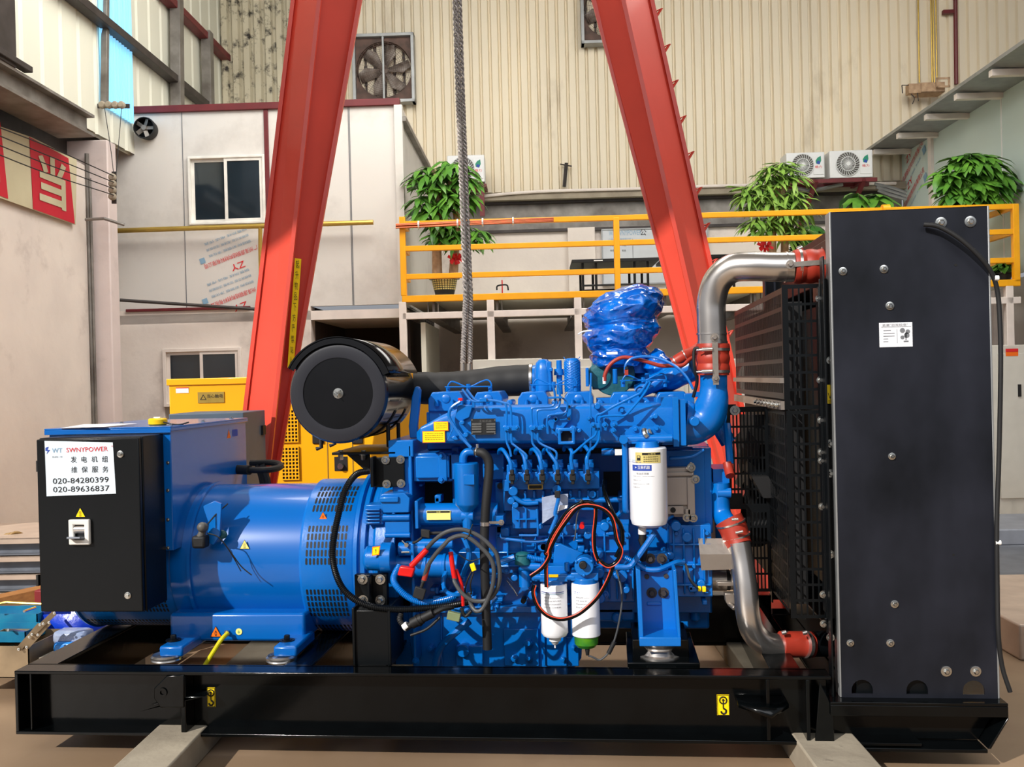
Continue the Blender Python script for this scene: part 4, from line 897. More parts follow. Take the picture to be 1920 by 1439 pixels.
# terminal box
YT = 3.485; tb = (X(92, YT, 820), X(322, YT, 900)); zt0, zt1 = at(310, 1033, YT).z, at(300, 803, YT).z
q = MB(); q.box(tb[0], tb[1], YT, 4.24, zt0, zt1); bx_ = q.build('terminal_box', 'blue_sheet', al, bevel=.003)
q = MB(); q.box(tb[0]-.012, tb[1]+.006, YT-.012, 4.25, zt1, zt1+.006); q.box(tb[0]-.012, tb[1]+.006, YT-.012, YT-.009, zt1-.018, zt1); q.box(tb[1]+.004, tb[1]+.007, YT-.012, 4.25, zt1-.012, zt1); q.build('box_lid', 'blue_sheet', al, bevel=.0015)
q = MB()
for y in (3.55, 3.85, 4.15): q.bolt((tb[1]-.03, y, zt1+.006), (0, 0, 1), .006, .006); q.bolt((tb[0]+.1, y, zt1+.006), (0, 0, 1), .006, .006)
for v in (868, 920, 975, 1028): pbolt(q, 315, v, YT, .004, .004)
q.build('lid_screws', 'zinc', bx_)
q = MB().use('sticker_orange'); xx = tb[1]+.001
def tp(y, z): return (xx, y, z)
zz = at(430, 820, 3.9).z; q.add([tp(4.02, zz-.012), tp(4.06, zz-.012), tp(4.04, zz+.026)], [(0, 1, 2)]); q.use('blue_ink').add([tp(4.08, zz-.008), tp(4.14, zz-.008), tp(4.14, zz+.022), tp(4.08, zz+.022)], [(0, 1, 2, 3)]); q.use('black_ink').text('!', V((xx+.001, 4.04, zz+.002)), (0, 1, 0), ZU, .018); q.build('warning_sticker', None, bx_)
q = MB(); q.tube([(tb[1]-.01, 4.13, at(450, 882, 4.1).z), at(480, 882, 4.1), at(505, 881, 4.12), at(524, 877, 4.2), at(524, 871, 4.3), at(505, 868, 4.36), at(470, 869, 4.38)], .0145, 10); q.cyl((tb[1], 4.13, at(450, 882, 4.1).z), at(468, 882, 4.1), .021); q.build('looped_cable', 'rubber', al)
q = MB(); q.tube([at(490, 872, 4.35), at(500, 900, 4.35), at(505, 940, 4.35)], .018, 8); q.tube([at(482, 872, 4.37), at(490, 900, 4.37), at(496, 940, 4.37)], .012, 8); q.build('drop_cable', 'rubber', al)
def tri(u, v, s, Y, m, sym, par, nm='warning_triangle', yo=None):
    p = at(u, v, Y); q = MB().use('black_ink'); y = Y-.001
    q.add([(p.x-s*.56, y, p.z-s*.34), (p.x+s*.56, y, p.z-s*.34), (p.x, y, p.z+s*.66)], [(0, 1, 2)])
    q.use(m); y -= .0007; k = .88; q.add([(p.x-s*.56*k, y, p.z-s*.34*k), (p.x+s*.56*k, y, p.z-s*.34*k), (p.x, y, p.z+s*.66*k)], [(0, 1, 2)])
    q.use('black_ink').text(sym, (p.x, y-.0006, p.z), XU, ZU, s*.5, s*.2 if sym != '!' else None, ext=.0002)
    return q.build(nm, None, par)
ya = lambda v: YA-math.sqrt(max(0, (RA+.002)**2-(at(460, v, 3.56).z-ZA)**2))
tri(459, 1024, .036, ya(1024)-.002, 'sticker_cream', 'ϟ', al)
tri(606, 971, .036, YA-math.sqrt((RA+.02)**2-(at(606, 971, 3.54).z-ZA)**2)-.003, 'sticker_orange', '!', al)
tri(405, 1188, .042, 3.518, 'sticker_orange', '◎', al)
q = MB().use('sticker_cream'); p = at(448, 1185, 3.518); q.lathe(p, (0, -1, 0), [(0, .0125), (.001, .0125)], 24); q.use('green_ink').text('⏚', p-V((0, .0015, 0)), XU, ZU, .012); q.build('earth_symbol', None, al)
q = MB(); q.lathe(at(426, 1186, 3.515), (0, -1, 0), [(0, .009), (.008, .009), (.008, .005), (.014, .005)], 12); q.build('earth_stud', 'zinc', al)
q = MB(); q.tube([at(427, 1188, 3.5), at(415, 1200, 3.47), at(402, 1220, 3.46), at(385, 1247, 3.45), at(380, 1256, 3.45)], .0085, 10); q.build('earth_cable', 'yellow_tape', al)
# bracket with small lamp on the stator
yb_ = YA-.27
q = MB(); 
for pl_ in (((380, 950), (402, 940), (415, 945), (412, 1005), (400, 1022), (385, 1018), (392, 985)),): poly(q, pl_, 3.50, 3.512)
q.build('side_bracket', 'blue', al, bevel=.002)
q = MB(); q.ball(at(382, 989, 3.46), .018); q.cyl(at(382, 992, 3.47), at(375, 1010, 3.47), .012, .016); q.ball(at(379, 989, 3.455), .019); q.build('lamp_head', 'ac_dark', al)
q = MB(); pbox(q, 358, 1006, 384, 1030, 3.45, 3.5); q.build('lamp_socket', 'black_matte', al, bevel=.01)
q = MB(); q.ball(at(415, 1003, 3.53), .022, 1.1, .4, .8); q.build('protective_cap', 'teal', al)
q = MB(); q.tube([at(388, 1000, 3.46), at(410, 1008, 3.46), at(432, 1035, 3.47), at(452, 1062, 3.48), at(472, 1079, 3.48)], .0025, 5); q.tube([at(428, 1030, 3.47), at(440, 1050, 3.48), at(452, 1072, 3.48)], .002, 5); q.tube([at(388, 985, 3.47), at(405, 965, 3.5), at(427, 945, 3.54)], .003, 5); q.build('tie_string', 'black_matte', al)
# ================= breaker cabinet =================
YC = 3.30; c0, c1 = at(72, 985, YC).x, at(264, 985, YC).x; cz0, cz1 = at(170, 1149, YC).z, at(170, 823, YC).z
cb = thing('breaker_cabinet', 'black breaker cabinet with white service sign on the front', 'cabinet', ((c0+c1)/2, YC, cz0))
q = MB(); q.box(c0-.003, c1+.004, YC+.022, YT, cz0-.0, cz1+.004); q.build('enclosure', 'black_sheet', cb, bevel=.004)
q = MB(); q.box(c0, c1, YC, YC+.02, cz0+.002, cz1); dr = q.build('door', 'black_sheet', cb, bevel=.004)
for v in (877, 1117):
    q = MB(); p = at(226 if v < 1000 else 240, v-25 if v < 1000 else v, YC); q.lathe(p, (0, -1, 0), [(0, .0125), (.003, .0125), (.004, .009), (.004, .006), (.009, .006), (.009, .001)], 24); q.obox(p-V((0, .01, 0)), V((.007, 0, .002)), V((0, .003, 0)), V((0, 0, .0015))); q.build('lock', 'zinc', dr)
for v in (875, 1090): q = MB(); p = at(70, v, YC); q.box(p.x-.008, p.x, YC+.005, YC+.02, p.z-.02, p.z+.02); q.build('hinge', 'black_matte', dr)
q = MB().use('sign_white'); sL = at(84, 827, YC), at(212, 830, YC), at(218, 926, YC), at(88, 931, YC); o_ = V((0, -.002, 0)); q.face([p+o_ for p in sL])
def sp(u, v): return at(u, v, YC)+V((0, -.0028, 0))
ux = (sp(212, 843)-sp(90, 847)).normalized(); uz = V((0, 0, 1))
k = YC/F
q.use('red_ink').text('SWNYPOWER', sp(164, 843), ux, uz, 9*k, 86*k); q.text('°', sp(211, 837), ux, uz, 3*k)
q.use('pale_blue_ink').text('WT', sp(108, 845), ux, uz, 9*k, 21*k); q.use('blue_ink').add([sp(86, 840), sp(92, 838), sp(90, 844), sp(95, 844), sp(88, 852), sp(90, 846), sp(86, 846)], [tuple(range(7))])
q.use('black_ink')
for r_, row in enumerate(('发电机组', '维保服务')):
    for c_, ch in enumerate(row): q.text(ch, sp(139+c_*19.5+r_*1, 862+r_*19-c_*.3), ux, uz, 12*k)
q.text('020-84280399', sp(152, 901), ux, uz, 11*k, 116*k); q.text('020-89636837', sp(153, 917), ux, uz, 11*k, 117*k)
q.use('grey_ink').text('真诚每一刻', sp(108, 857), ux, uz, 3*k, 21*k)
q.build('service_sign', None, dr)
tri(151, 964, .036, YC-.0005, 'sticker_yellow', 'ϟ', dr)
q = MB(); a, b = at(132, 974, YC), at(172, 1021, YC); w_ = b.x-a.x; h_ = a.z-b.z; t_ = w_*.24
q.prism([(a.x, YC-.012, a.z-.004), (a.x+.004, YC-.012, a.z), (b.x-.004, YC-.012, a.z), (b.x, YC-.012, a.z-.004), (b.x, YC-.012, b.z+.004), (b.x-.004, YC-.012, b.z), (a.x+.004, YC-.012, b.z), (a.x, YC-.012, b.z+.004)], (0, .012, 0)) if 0 else None
ring(q, a.x, b.x, b.z, a.z, t_, YC-.016, YC)
q.build('switch_bezel', 'win_frame', dr, bevel=.004)
q = MB(); q.cyl((a.x+t_, YC+.002, (a.z+b.z)/2+.008), (b.x-t_, YC+.002, (a.z+b.z)/2+.008), .016); q.build('switch_window', 'chrome', dr)
q = MB(); q.obox(((a.x+b.x)/2-.006, YC-.02, b.z+.026), V((w_*.33, 0, 0)), V((0, .022, -.004)), V((0, .0008, .004))); q.build('switch_handle', 'channel_grey', dr, bevel=.002)
# loose things on the terminal box
q = MB(); z = zt1+.008; q.add([(at(118, 815, YT).x, YT-.02, z-.0), (at(205, 812, YT).x, YT-.03, z+.002), (at(235, 804, YT+.1).x, YT+.2, z+.004), (at(140, 804, YT+.1).x, YT+.17, z+.006), (at(165, 812, YT).x, YT+.05, z+.008)], [(0, 4, 3), (0, 1, 4), (1, 2, 4), (2, 3, 4)]); q.build('paper_sheet', 'paper', label='white paper sheet lying on the blue terminal box left end', cat='paper')
t = thing('tape_measure', 'yellow round tape measure lying on the blue terminal box', 'tape measure', (at(296, 795, 3.62).x, 3.62, zt1+.006))
p = at(296, 797, 3.62); q = MB(); q.lathe((p.x, 3.62, zt1+.006), (0, 0, 1), [(0, .03), (.004, .036), (.022, .036), (.027, .03)], 28); q.build('case', 'yellow', t)
q = MB(); q.lathe((p.x, 3.62, zt1+.033), (0, 0, 1), [(0, .012), (.003, .012)], 18); q.box(p.x-.012, p.x+.014, 3.61, 3.625, zt1+.034, zt1+.038); q.build('crank', 'white', t)
q = MB(); q.tube([(p.x+.033, 3.6, zt1+.018), at(325, 796, 3.6), at(340, 796, 3.6), at(354, 792, 3.62)], .003, 5); q.build('blade', 'black_matte', t)
# ================= air filter =================
YFi = 3.42; af = thing('air_filter', 'large round black air cleaner with rain hood and silver wing nut', 'air cleaner', at(633, 740, YFi))
c = at(634, 738, YFi); k = YFi/F; Rf = 97*k
q = MB(); q.lathe(c, (0, 1, 0), [(.0, Rf*.95), (.012, Rf), (.03, Rf*1.0), (.034, Rf*.965), (.46, Rf*.965), (.47, Rf*.985), (.50, Rf*.98), (.505, Rf*.5)], 72); q.build('canister', 'filter_black', af)
q = MB().use('cap_black'); q.lathe(c, (0, -1, 0), [(-.012, Rf*.985), (.004, Rf*.955), (.006, Rf*.9), (.004, Rf*.71), (-.018, Rf*.70), (-.006, Rf*.1), (-.006, .001)], 72, False); q.build('end_cap', None, af)
q = MB().use('black_matte')
for j, a in enumerate([R_(x_) for x_ in (38, 28, 18, -12, -24, -36, -48)]):
    for i in range(22):
        if 9 < i < 11: continue
        y = .07+i*.017; r = Rf*.968; f = []
        for dy, da in ((0, 0), (.005, 0), (.005, .05), (0, .05)): f.append((c.x+math.cos(a+da)*r, c.y+y+dy+da*.1, c.z+math.sin(a+da)*r))
        q.face(f)
q.build('intake_slots', None, af)
q = MB(); A = [R_(x_) for x_ in range(20, 154, 4)]; 
vs = []
for y in (-.012, .5):
    for a in A: rr_ = Rf*(1.11+.02*math.cos(a)); vs.append((c.x+math.cos(a)*rr_, c.y+y, c.z+math.sin(a)*rr_))
n = len(A); q.add(vs, [(i, i+1, n+i+1, n+i) for i in range(n-1)]); o = q.build('rain_hood', 'filter_black', af); m_ = o.modifiers.new('s', 'SOLIDIFY'); m_.thickness = .003
q = MB(); q.add([V((c.x+math.cos(a)*Rf*r_, c.y-.012, c.z+math.sin(a)*Rf*r_)) for r_ in (.985, 1.125) for a in A], [(i, i+1, n+i+1, n+i) for i in range(n-1)]); q.build('hood_front', 'filter_black', af)
q = MB(); q.lathe(c+V((0, .004, 0)), (0, -1, 0), [(0, .019), (.004, .019), (.005, .008), (.02, .007)], 24); q.obox(c-V((-.001, .014, -.003)), V((.012, 0, .006)), V((0, .005, 0)), V((0, 0, .003))); q.obox(c-V((.003, .02, .004)), V((-.006, 0, .007)), V((0, .004, 0)), V((0, 0, .003))); q.build('wing_nut', 'zinc', af)
for y in (.2, .38):
    q = MB(); vs = []; A2 = [R_(x_) for x_ in range(-150, -20, 6)]
    for yy in (y, y+.022):
        for a in A2: vs.append((c.x+math.cos(a)*Rf*.99, c.y+yy, c.z+math.sin(a)*Rf*.99))
    n2 = len(A2); q.add(vs, [(i, i+1, n2+i+1, n2+i) for i in range(n2-1)]); o = q.build('strap', 'black_matte', af); m_ = o.modifiers.new('s', 'SOLIDIFY'); m_.thickness = .004
    for s_ in (-1, 1):
        q = MB(); x = c.x+s_*Rf*.72; zz = at(650, 848, 3.5).z; q.tube([(x+.0, c.y+y+.01, c.z-Rf*.7), (x, c.y+y+.01, zz+.01), (x+.02*s_, c.y+y+.01, zz+.004)], .008, 8, 0); q.build('support_leg', 'black_matte', af)
q = MB(); pbox(q, 622, 848, 742, 853, 3.5, 3.92); z_ = at(650, 853, 3.5).z
q.prism([at(u, v, 3.56) for u, v in ((650, 853), (693, 853), (693, 890))], (0, .01, 0)); q.build('support_shelf', 'black_sheet', af, bevel=.002)
q = MB(); 
for u in (636, 679): p = at(u, 853, 3.53); q.bolt(p+V((0, .02, .0)), (0, 0, -1), .01, .02); q.bolt(p+V((0, .02, .008)), (0, 0, 1), .009, .006)
q.build('shelf_bolts', 'zinc', af)
q = MB(); pbox(q, 694, 858, 758, 914, 3.50, 3.515); pbox(q, 694, 858, 700, 914, 3.46, 3.515); q.build('bracket_plate', 'black_sheet', af, bevel=.002)
q = MB()
for u, v in ((723, 863), (751, 862), (725, 908), (752, 907)): pbolt(q, u, v, 3.498, .0095, .01)
q.build('bracket_bolts', 'zinc', af)
# ================= diesel engine =================
YE = 3.83
en = thing('diesel_engine', 'blue six cylinder diesel engine in the middle of the frame', 'engine', (at(1010, 1240, YE).x, YE, ZT))
def C(ox, oy, k): return lambda pts, Y=None: [(ox+p[0]/k, oy+p[1]/k)+((p[2],) if len(p) > 2 else ((Y,) if Y else ())) for p in pts]
c3 = C(760, 640, 6); c5 = C(1080, 760, 6); c6 = C(840, 820, 6); c7 = C(620, 820, 6); c1b = C(620, 1020, 6); c2b = C(900, 1020, 6); c3b = C(1140, 1000, 4.8); c4 = C(1040, 520, 5.333)
def P(nm, m, f=None, par=en, **kw):
    q = MB(); q.auto = kw.get('split') == 'all';  f(q); return q.build(nm, m, par, **kw)
def boxes(L): 
    def f(q):
        for b in L: pbox(q, *b)
    return f
rnd = random.Random(12)
# block with cast detail
def blk(q):
    pbox(q, 742, 838, 1332, 1150, 3.74, 4.06); pbox(q, 742, 985, 1332, 1150, 3.62, 3.75); pbox(q, 848, 838, 862, 990, 3.62, 3.75); pbox(q, 1225, 838, 1332, 990, 3.62, 3.75)
    pbox(q, 775, 850, 848, 903, 3.52, 3.74); pbox(q, 779, 856, 842, 897, 3.505, 3.53); pbox(q, 822, 852, 838, 903, 3.5, 3.52)
    pbox(q, 842, 852, 862, 900, 3.52, 3.62); pbox(q, 905, 850, 945, 900, 3.54, 3.74)
    pbox(q, 930, 985, 1180, 1075, 3.54, 3.63); pbox(q, 945, 925, 1130, 985, 3.56, 3.74)
    pbox(q, 1255, 985, 1335, 1120, 3.5, 3.63); pbox(q, 1130, 1065, 1190, 1130, 3.55, 3.62); pbox(q, 860, 1035, 935, 1060, 3.56, 3.62)
    pbox(q, 1160, 930, 1180, 990, 3.56, 3.74); pbox(q, 1300, 840, 1335, 1000, 3.58, 3.9)
    for u in range(950, 1180, 26): pbox(q, u, 1000, u+4, 1062, 3.52, 3.55)
    for v in (1004, 1034, 1060): pbox(q, 932, v, 1178, v+4, 3.522, 3.55)
    for u in range(1262, 1335, 19): pbox(q, u, 992, u+4, 1115, 3.485, 3.51)
    for v in (1020, 1058, 1096): pbox(q, 1256, v, 1334, v+4, 3.485, 3.51)
    for u in range(1140, 1190, 15): pbox(q, u, 1070, u+4, 1125, 3.53, 3.56)
    pY(q, 1208, 1060, 14, 3.5, 3.62); pY(q, 1165, 1082, 12, 3.52, 3.6); pY(q, 985, 1090, 13, 3.55, 3.62); pY(q, 1145, 990, 14, 3.5, 3.56)
    for i in range(46):
        u = rnd.uniform(935, 1330); v = rnd.uniform(985, 1130)
        if rnd.random() < .5: pY(q, u, v, rnd.uniform(4, 10), 3.47, 3.56, 14)
        else: s = rnd.uniform(5, 16); pbox(q, u, v, u+s, v+rnd.uniform(5, 16), 3.48, 3.56)
    for i in range(30):
        u = rnd.uniform(775, 935); v = rnd.uniform(905, 940) if rnd.random() < .3 else rnd.uniform(1060, 1140); pbox(q, u, v, u+rnd.uniform(6, 16), v+rnd.uniform(5, 14), 3.56, 3.62)
P('cylinder_block', 'blue', blk, bevel=.0035)
def bl(q):
    for u, v in ((828, 855), (828, 900), (944, 1005), (1175, 1005), (950, 1070), (1100, 1070), (1135, 1115), (1268, 1000), (1325, 1000), (1268, 1108), (1325, 1108), (1208, 1060), (1246, 985), (780, 1240), (1060, 1050), (1020, 1042), (1038, 1042)): pbolt(q, u, v, 3.50, .008, .01)
P('block_bolts', 'blue', bl)
P('side_cavity', 'black_matte', lambda q: (pbox(q, 797, 905, 848, 945, 3.735, 3.745), pbox(q, 1132, 885, 1164, 930, 3.735, 3.745), pbox(q, 862, 842, 1225, 852, 3.735, 3.745)))  # black sheets paint the shade in block recesses and under the manifold
def op(q):
    P_ = [at(u, v, 3.60) for u, v in ((764, 1140), (1085, 1140), (1092, 1190), (1090, 1235), (1078, 1252), (775, 1252), (768, 1200))]
    q.prism(P_, (0, .45, 0)); pbox(q, 770, 1138, 1095, 1150, 3.57, 4.08)
    pbox(q, 855, 1212, 905, 1250, 3.57, 3.6); pbox(q, 945, 1180, 1010, 1250, 3.585, 3.6); pbox(q, 1018, 1150, 1022, 1250, 3.575, 3.6); pbox(q, 1056, 1150, 1062, 1250, 3.575, 3.6)
    pbox(q, 1022, 1195, 1085, 1250, 3.585, 3.6); pbox(q, 826, 1150, 829, 1250, 3.59, 3.6)
    pY(q, 868, 1222, 12, 3.55, 3.6)
P('oil_pan', 'blue', op, bevel=.006)
def ob(q):
    for u, v, r in ((990, 1208, 9), (964, 1236, 7), (991, 1236, 7), (1056, 1238, 6), (807, 1218, 7), (1075, 1216, 5)): q.mark(); pY(q, u, v, r, 3.565, 3.6, 6); pY(q, u, v, r*.55, 3.55, 3.6, 12)
P('oil_pan_bolts', 'blue', ob, bevel=.002)
def os_(q):
    pbox(q, 1090, 1128, 1330, 1180, 3.68, 4.0); pbox(q, 1090, 1140, 1190, 1166, 3.62, 3.7); pY(q, 1157, 1160, 10, 3.6, 3.66); pZ(q, 1303, 1120, 1165, 9, 3.66)
P('oil_sump', 'blue', os_, bevel=.008)
# flywheel housing
xs = at(690, 1000, 3.6).x; 
P('flywheel_housing', 'blue', lambda q: (q.lathe((at(686, 1000, 3.6).x, YA, ZA), (1, 0, 0), [(0, .31), (.05, .325), (.055, .34), (.135, .345)], 60), pbox(q, 770, 835, 776, 1245, 3.50, 4.15), pbox(q, 738, 832, 771, 1120, 3.56, 4.1), pbox(q, 728, 826, 775, 858, 3.5, 3.9), pbox(q, 735, 858, 770, 925, 3.516, 3.6), pbox(q, 690, 1100, 772, 1247, 3.62, 4.0)), bevel=.004)
def hs(q):
    P_ = [at(*c7([(x, y)])[0], 3.44) for x, y in ((545, 670), (580, 640), (830, 630), (840, 640), (890, 690), (880, 850), (590, 855), (570, 780))]
    q.prism(P_, (0, .14, 0)); P_ = [at(*c7([(x, y)])[0], 3.43) for x, y in ((545, 680), (760, 670), (760, 735), (550, 735))]; q.prism(P_, (0, .02, 0))
    a, b = c7([(590, 905), (895, 905)]); pX(q, a[0], b[0], a[1], 7, 3.46); pbox(q, 722, 978, 768, 1000, 3.46, 3.56); a, b = c7([(610, 1105), (900, 1105)]); pX(q, a[0], b[0], a[1], 5, 3.46)
    for k in range(5): v = 955+k*6.2; pbox(q, 684, v, 712, v+3, 3.5, 3.52)
    pbox(q, 686, 947, 718, 985, 3.515, 3.6); pbox(q, 690, 1000, 735, 1025, 3.55, 3.6)
P('housing_cover', 'blue', hs, bevel=.004)
# starter
def stt(q):
    pX(q, 690, 737, 1047, 23, 3.42, r1=26); pX(q, 716, 737, 1046, 29, 3.42); q.ball(at(692, 1047, 3.42), .045, .5, 1, 1); pX(q, 745, 860, 1062, 22, 3.50); pX(q, 748, 800, 1030, 13, 3.47); pX(q, 797, 803, 1062, 25, 3.5); pX(q, 832, 838, 1062, 25, 3.5); pbox(q, 770, 1020, 776, 1060, 3.43, 3.48); pX(q, 782, 850, 1020, 9, 3.47)
    pbox(q, 758, 1018, 782, 1030, 3.45, 3.5)
P('starter_motor', 'blue', stt, bevel=.003)
P('starter_terminal', 'zinc', lambda q: (pX(q, 753, 768, 1036, 2.2, 3.42), pt(q, c7([(800, 1165), (850, 1215)]), .004, 3.45, sm=0), pY(q, 762, 1023, 4, 3.43, 3.45)))
q = MB().use('sticker_orange'); pq = [at(u, v, 3.36) for u, v in ((698, 1026), (713, 1024), (711, 1041), (697, 1043))]; q.face(pq); q.use('sticker_yellow'); cc_ = sum(pq, V())/4; q.face([cc_+(p-cc_)*.82-V((0, .001, 0)) for p in pq]); q.use('black_ink').text('!', cc_-V((0, .002, 0)), XU, ZU, .014); q.build('starter_sticker', None, en)
# oil cooler cylinder
P('oil_cooler', 'blue', lambda q: (pX(q, 782, 935, 965, 21, 3.50, 32), pbox(q, 778, 940, 784, 992, 3.44, 3.56), pbox(q, 925, 968, 944, 985, 3.42, 3.5), pbox(q, 930, 905, 945, 1000, 3.54, 3.6)), bevel=.002)
q = MB().use('sticker_cream'); yy = 3.50-.0415; a, b = at(800, 958, yy), at(845, 975, yy); q.box(a.x, b.x, yy-.002, yy, b.z, a.z); q.use('black_ink').box(a.x+.002, b.x-.002, yy-.003, yy-.002, a.z-.008, a.z-.002); q.use('sticker_cream').text('注意', ((a.x+b.x)/2, yy-.0032, a.z-.005), XU, ZU, .004, .016); q.build('cooler_label', None, en)
# water/oil lines low
P('low_pipes', 'blue', split=True, f= lambda q: (pt(q, [(880, 1165, 3.5), (850, 1190, 3.5), (826, 1215, 3.52), (815, 1250, 3.55)], .014), pt(q, [(940, 1010, 3.46), (1000, 1016, 3.46), (1045, 1010, 3.46)], .006), pt(q, c6([(800, 1105), (980, 1105), (1010, 1085), (1005, 900), (1000, 810)]), .004, 3.43), pt(q, c3b([(60, 305), (190, 300), (250, 240), (420, 0)]), .0105, 3.36), pt(q, [(850, 1140, 3.45), (900, 1146, 3.45), (930, 1120, 3.48)], .012)))
# breather canister
YB = 3.42
def br(q):
    k = YB/F; a = at(874, 868, YB)
    q.lathe(a, (0, 0, -1), [(0, .5*k), (0, 22*k), (2*k, 23.5*k), (77*k, 23.5*k), (80*k, 22*k), (93*k, 10*k), (140*k, 9*k)], 32)
    q.tube([at(868, 868, YB), at(869, 856, YB), at(876, 848, YB), at(892, 847, YB), at(898, 847, YB)], .0145, 12)
    pt(q, [(877, 960, YB), (877, 995, YB), (884, 1030, YB+.05)], .016)
    pX(q, 866, 888, 968, 10, YB-.0); p = at(880, 900, YB-.045); q.box(p.x-.02, p.x+.018, YB-.047, YB-.035, p.z-.018, p.z+.018)
P('breather_separator', 'blue', br, bevel=.001)
P('breather_hose', 'rubber', lambda q: pt(q, [(892, 848, 3.41), (905, 850, 3.40), (915, 862, 3.40), (917, 885, 3.40), (911, 950, 3.40), (908, 1020, 3.40), (910, 1100, 3.40), (912, 1160, 3.40), (914, 1218, 3.40)], .0165, n=14, sm=6))
P('hose_clamp', 'chrome', lambda q: (pX(q, 892, 899, 848, 9.6, 3.41), pZ(q, 895, 833, 840, 3, 3.40)))
P('hose_clamp', 'chrome', lambda q: (pZ(q, 910, 979, 986, 10.5, 3.40), pbox(q, 917, 978, 943, 983, 3.39, 3.395), pbolt(q, 940, 980, 3.39, .006, .006)))
# intake manifold: tapered rounded long box
def man(q):
    sec = [(780, 826, 810), (790, 832, 800), (830, 833, 778), (865, 834, 764), (880, 834, 762), (1283, 834, 756)]
    vs = []; n = 20; Yc = 3.52; hd = .1
    for u, vb, vt in sec:
        a, b = at(u, vb, 3.43), at(u, vt, 3.43); zc_ = (a.z+b.z)/2; hz = (b.z-a.z)/2; d = hd*(.75 if u < 785 else 1)
        for i in range(n):
            an = 2*math.pi*(i+.5)/n; cx, cz = math.cos(an), math.sin(an); e = .3
            vs.append((a.x, Yc+d*math.copysign(abs(cx)**e, cx), zc_+hz*math.copysign(abs(cz)**e, cz)))
    q.mark(); m_ = len(sec); q.add(vs, [(k*n+i, k*n+(i+1) % n, (k+1)*n+(i+1) % n, (k+1)*n+i) for k in range(m_-1) for i in range(n)]+[tuple(range(n)), tuple(range((m_-1)*n, m_*n))])
P('intake_manifold', 'blue', man, ang=25, bevel=.006)
def mand(q):
    poly(q, c3([(610, 910), (720, 860), (760, 720), (700, 720), (590, 720), (560, 860)]), 3.405, 3.45)
    poly(q, c3([(500, 1090), (560, 1060), (600, 1110), (560, 1120)]), 3.40, 3.43)
    a = c3([(1840, 750)])[0]; poly(q, c3([(1820, 740), (1840, 720), (1870, 740), (1870, 890), (1845, 905), (1815, 890)]), 3.395, 3.43)
    poly(q, c3([(1640, 830), (1720, 800), (1830, 800), (1850, 900), (1780, 980), (1700, 1000), (1640, 990), (1600, 920)]), 3.405, 3.43)
    # square port on the manifold
    pY(q, 1048, 808, 7, 3.385, 3.43); pY(q, 1074, 806, 7, 3.385, 3.43)
    for u, v, r in ((866, 793, 4.5), (873, 816, 5), (1042, 787, 4), (1041, 787, 5), (1120, 762, 6.5), (1166, 772, 4.5), (1229, 781, 5), (1222, 783, 3.5), (1086, 808, 4), (1107, 785, 4), (1137, 788, 4), (1150, 797, 4), (1152, 809, 4)): pY(q, u, v, r, 3.385, 3.43, 16)
    for u in (946, 957, 995, 1006): pY(q, u, 802, 4, 3.38, 3.43)
    pY(q, 1303, 791, 9, 3.38, 3.43)
P('manifold_bosses', 'blue', mand, bevel=.003, split='all')
P('port_flange', 'blue', lambda q: ring(q, at(1046, 818, 3.38).x, at(1078, 818, 3.38).x, at(1062, 834, 3.38).z, at(1062, 803, 3.38).z, .0105, 3.38, 3.43), bevel=.003)
P('port_recess', 'black_matte', split='all', f=lambda q: (pbox(q, 1052, 808, 1072, 828, 3.415, 3.42), pY(q, 1067, 763, 2.5, 3.39, 3.4), pY(q, 1067, 786, 2.5, 3.39, 3.4)))
# manifold flange and inlet elbow
def elb(q):
    pbox(q, 1262, 745, 1273, 838, 3.40, 3.64); pbox(q, 1275, 750, 1286, 836, 3.41, 3.63); pbox(q, 1240, 745, 1262, 835, 3.425, 3.6)
    pts = [at(1283, 793, 3.52), at(1302, 795, 3.52), at(1325, 782, 3.51), at(1336, 755, 3.50), at(1338, 728, 3.50), at(1338, 700, 3.50)]
    q.tube(pts, lambda s: (.082-.034*min(1, s*1.25)), 28, 8)
P('inlet_elbow', 'blue', elb, bevel=.003)
P('coolant_bypass', 'blue', split=True, f=lambda q: (pt(q, [(1352, 770, 3.7), (1350, 800, 3.7), (1366, 830, 3.7)], .03), pt(q, [(1363, 795, 3.62), (1366, 830, 3.6), (1369, 870, 3.58)], .014), pt(q, [(1350, 905, 3.6), (1352, 960, 3.6), (1366, 985, 3.55)], .035, n=14), pbox(q, 1338, 880, 1368, 960, 3.6, 3.8), pX(q, 1345, 1370, 925, 9, 3.58)))
P('coolant_hose', 'red_hose', lambda q: pt(q, [(1364, 868, 3.58), (1366, 880, 3.57), (1369, 893, 3.55)], .017, n=14))
P('coolant_hose', 'red_hose', lambda q: pt(q, [(1366, 975, 3.52), (1375, 992, 3.51), (1381, 1012, 3.50), (1386, 1024, 3.49)], lambda s: .052-.006*s, n=22, sm=6))
P('hose_clamp', 'chrome', lambda q: (q.tube([at(1370, 980, 3.515), at(1371, 983, 3.515)], .054, 24, 0), q.cyl(at(1372, 975, 3.44), at(1384, 974, 3.44), .005)))
P('hose_clamp', 'chrome', lambda q: (q.tube([at(1380, 1005, 3.505), at(1381, 1008, 3.505)], .052, 24, 0), q.cyl(at(1379, 1000, 3.44), at(1393, 997, 3.44), .005)))
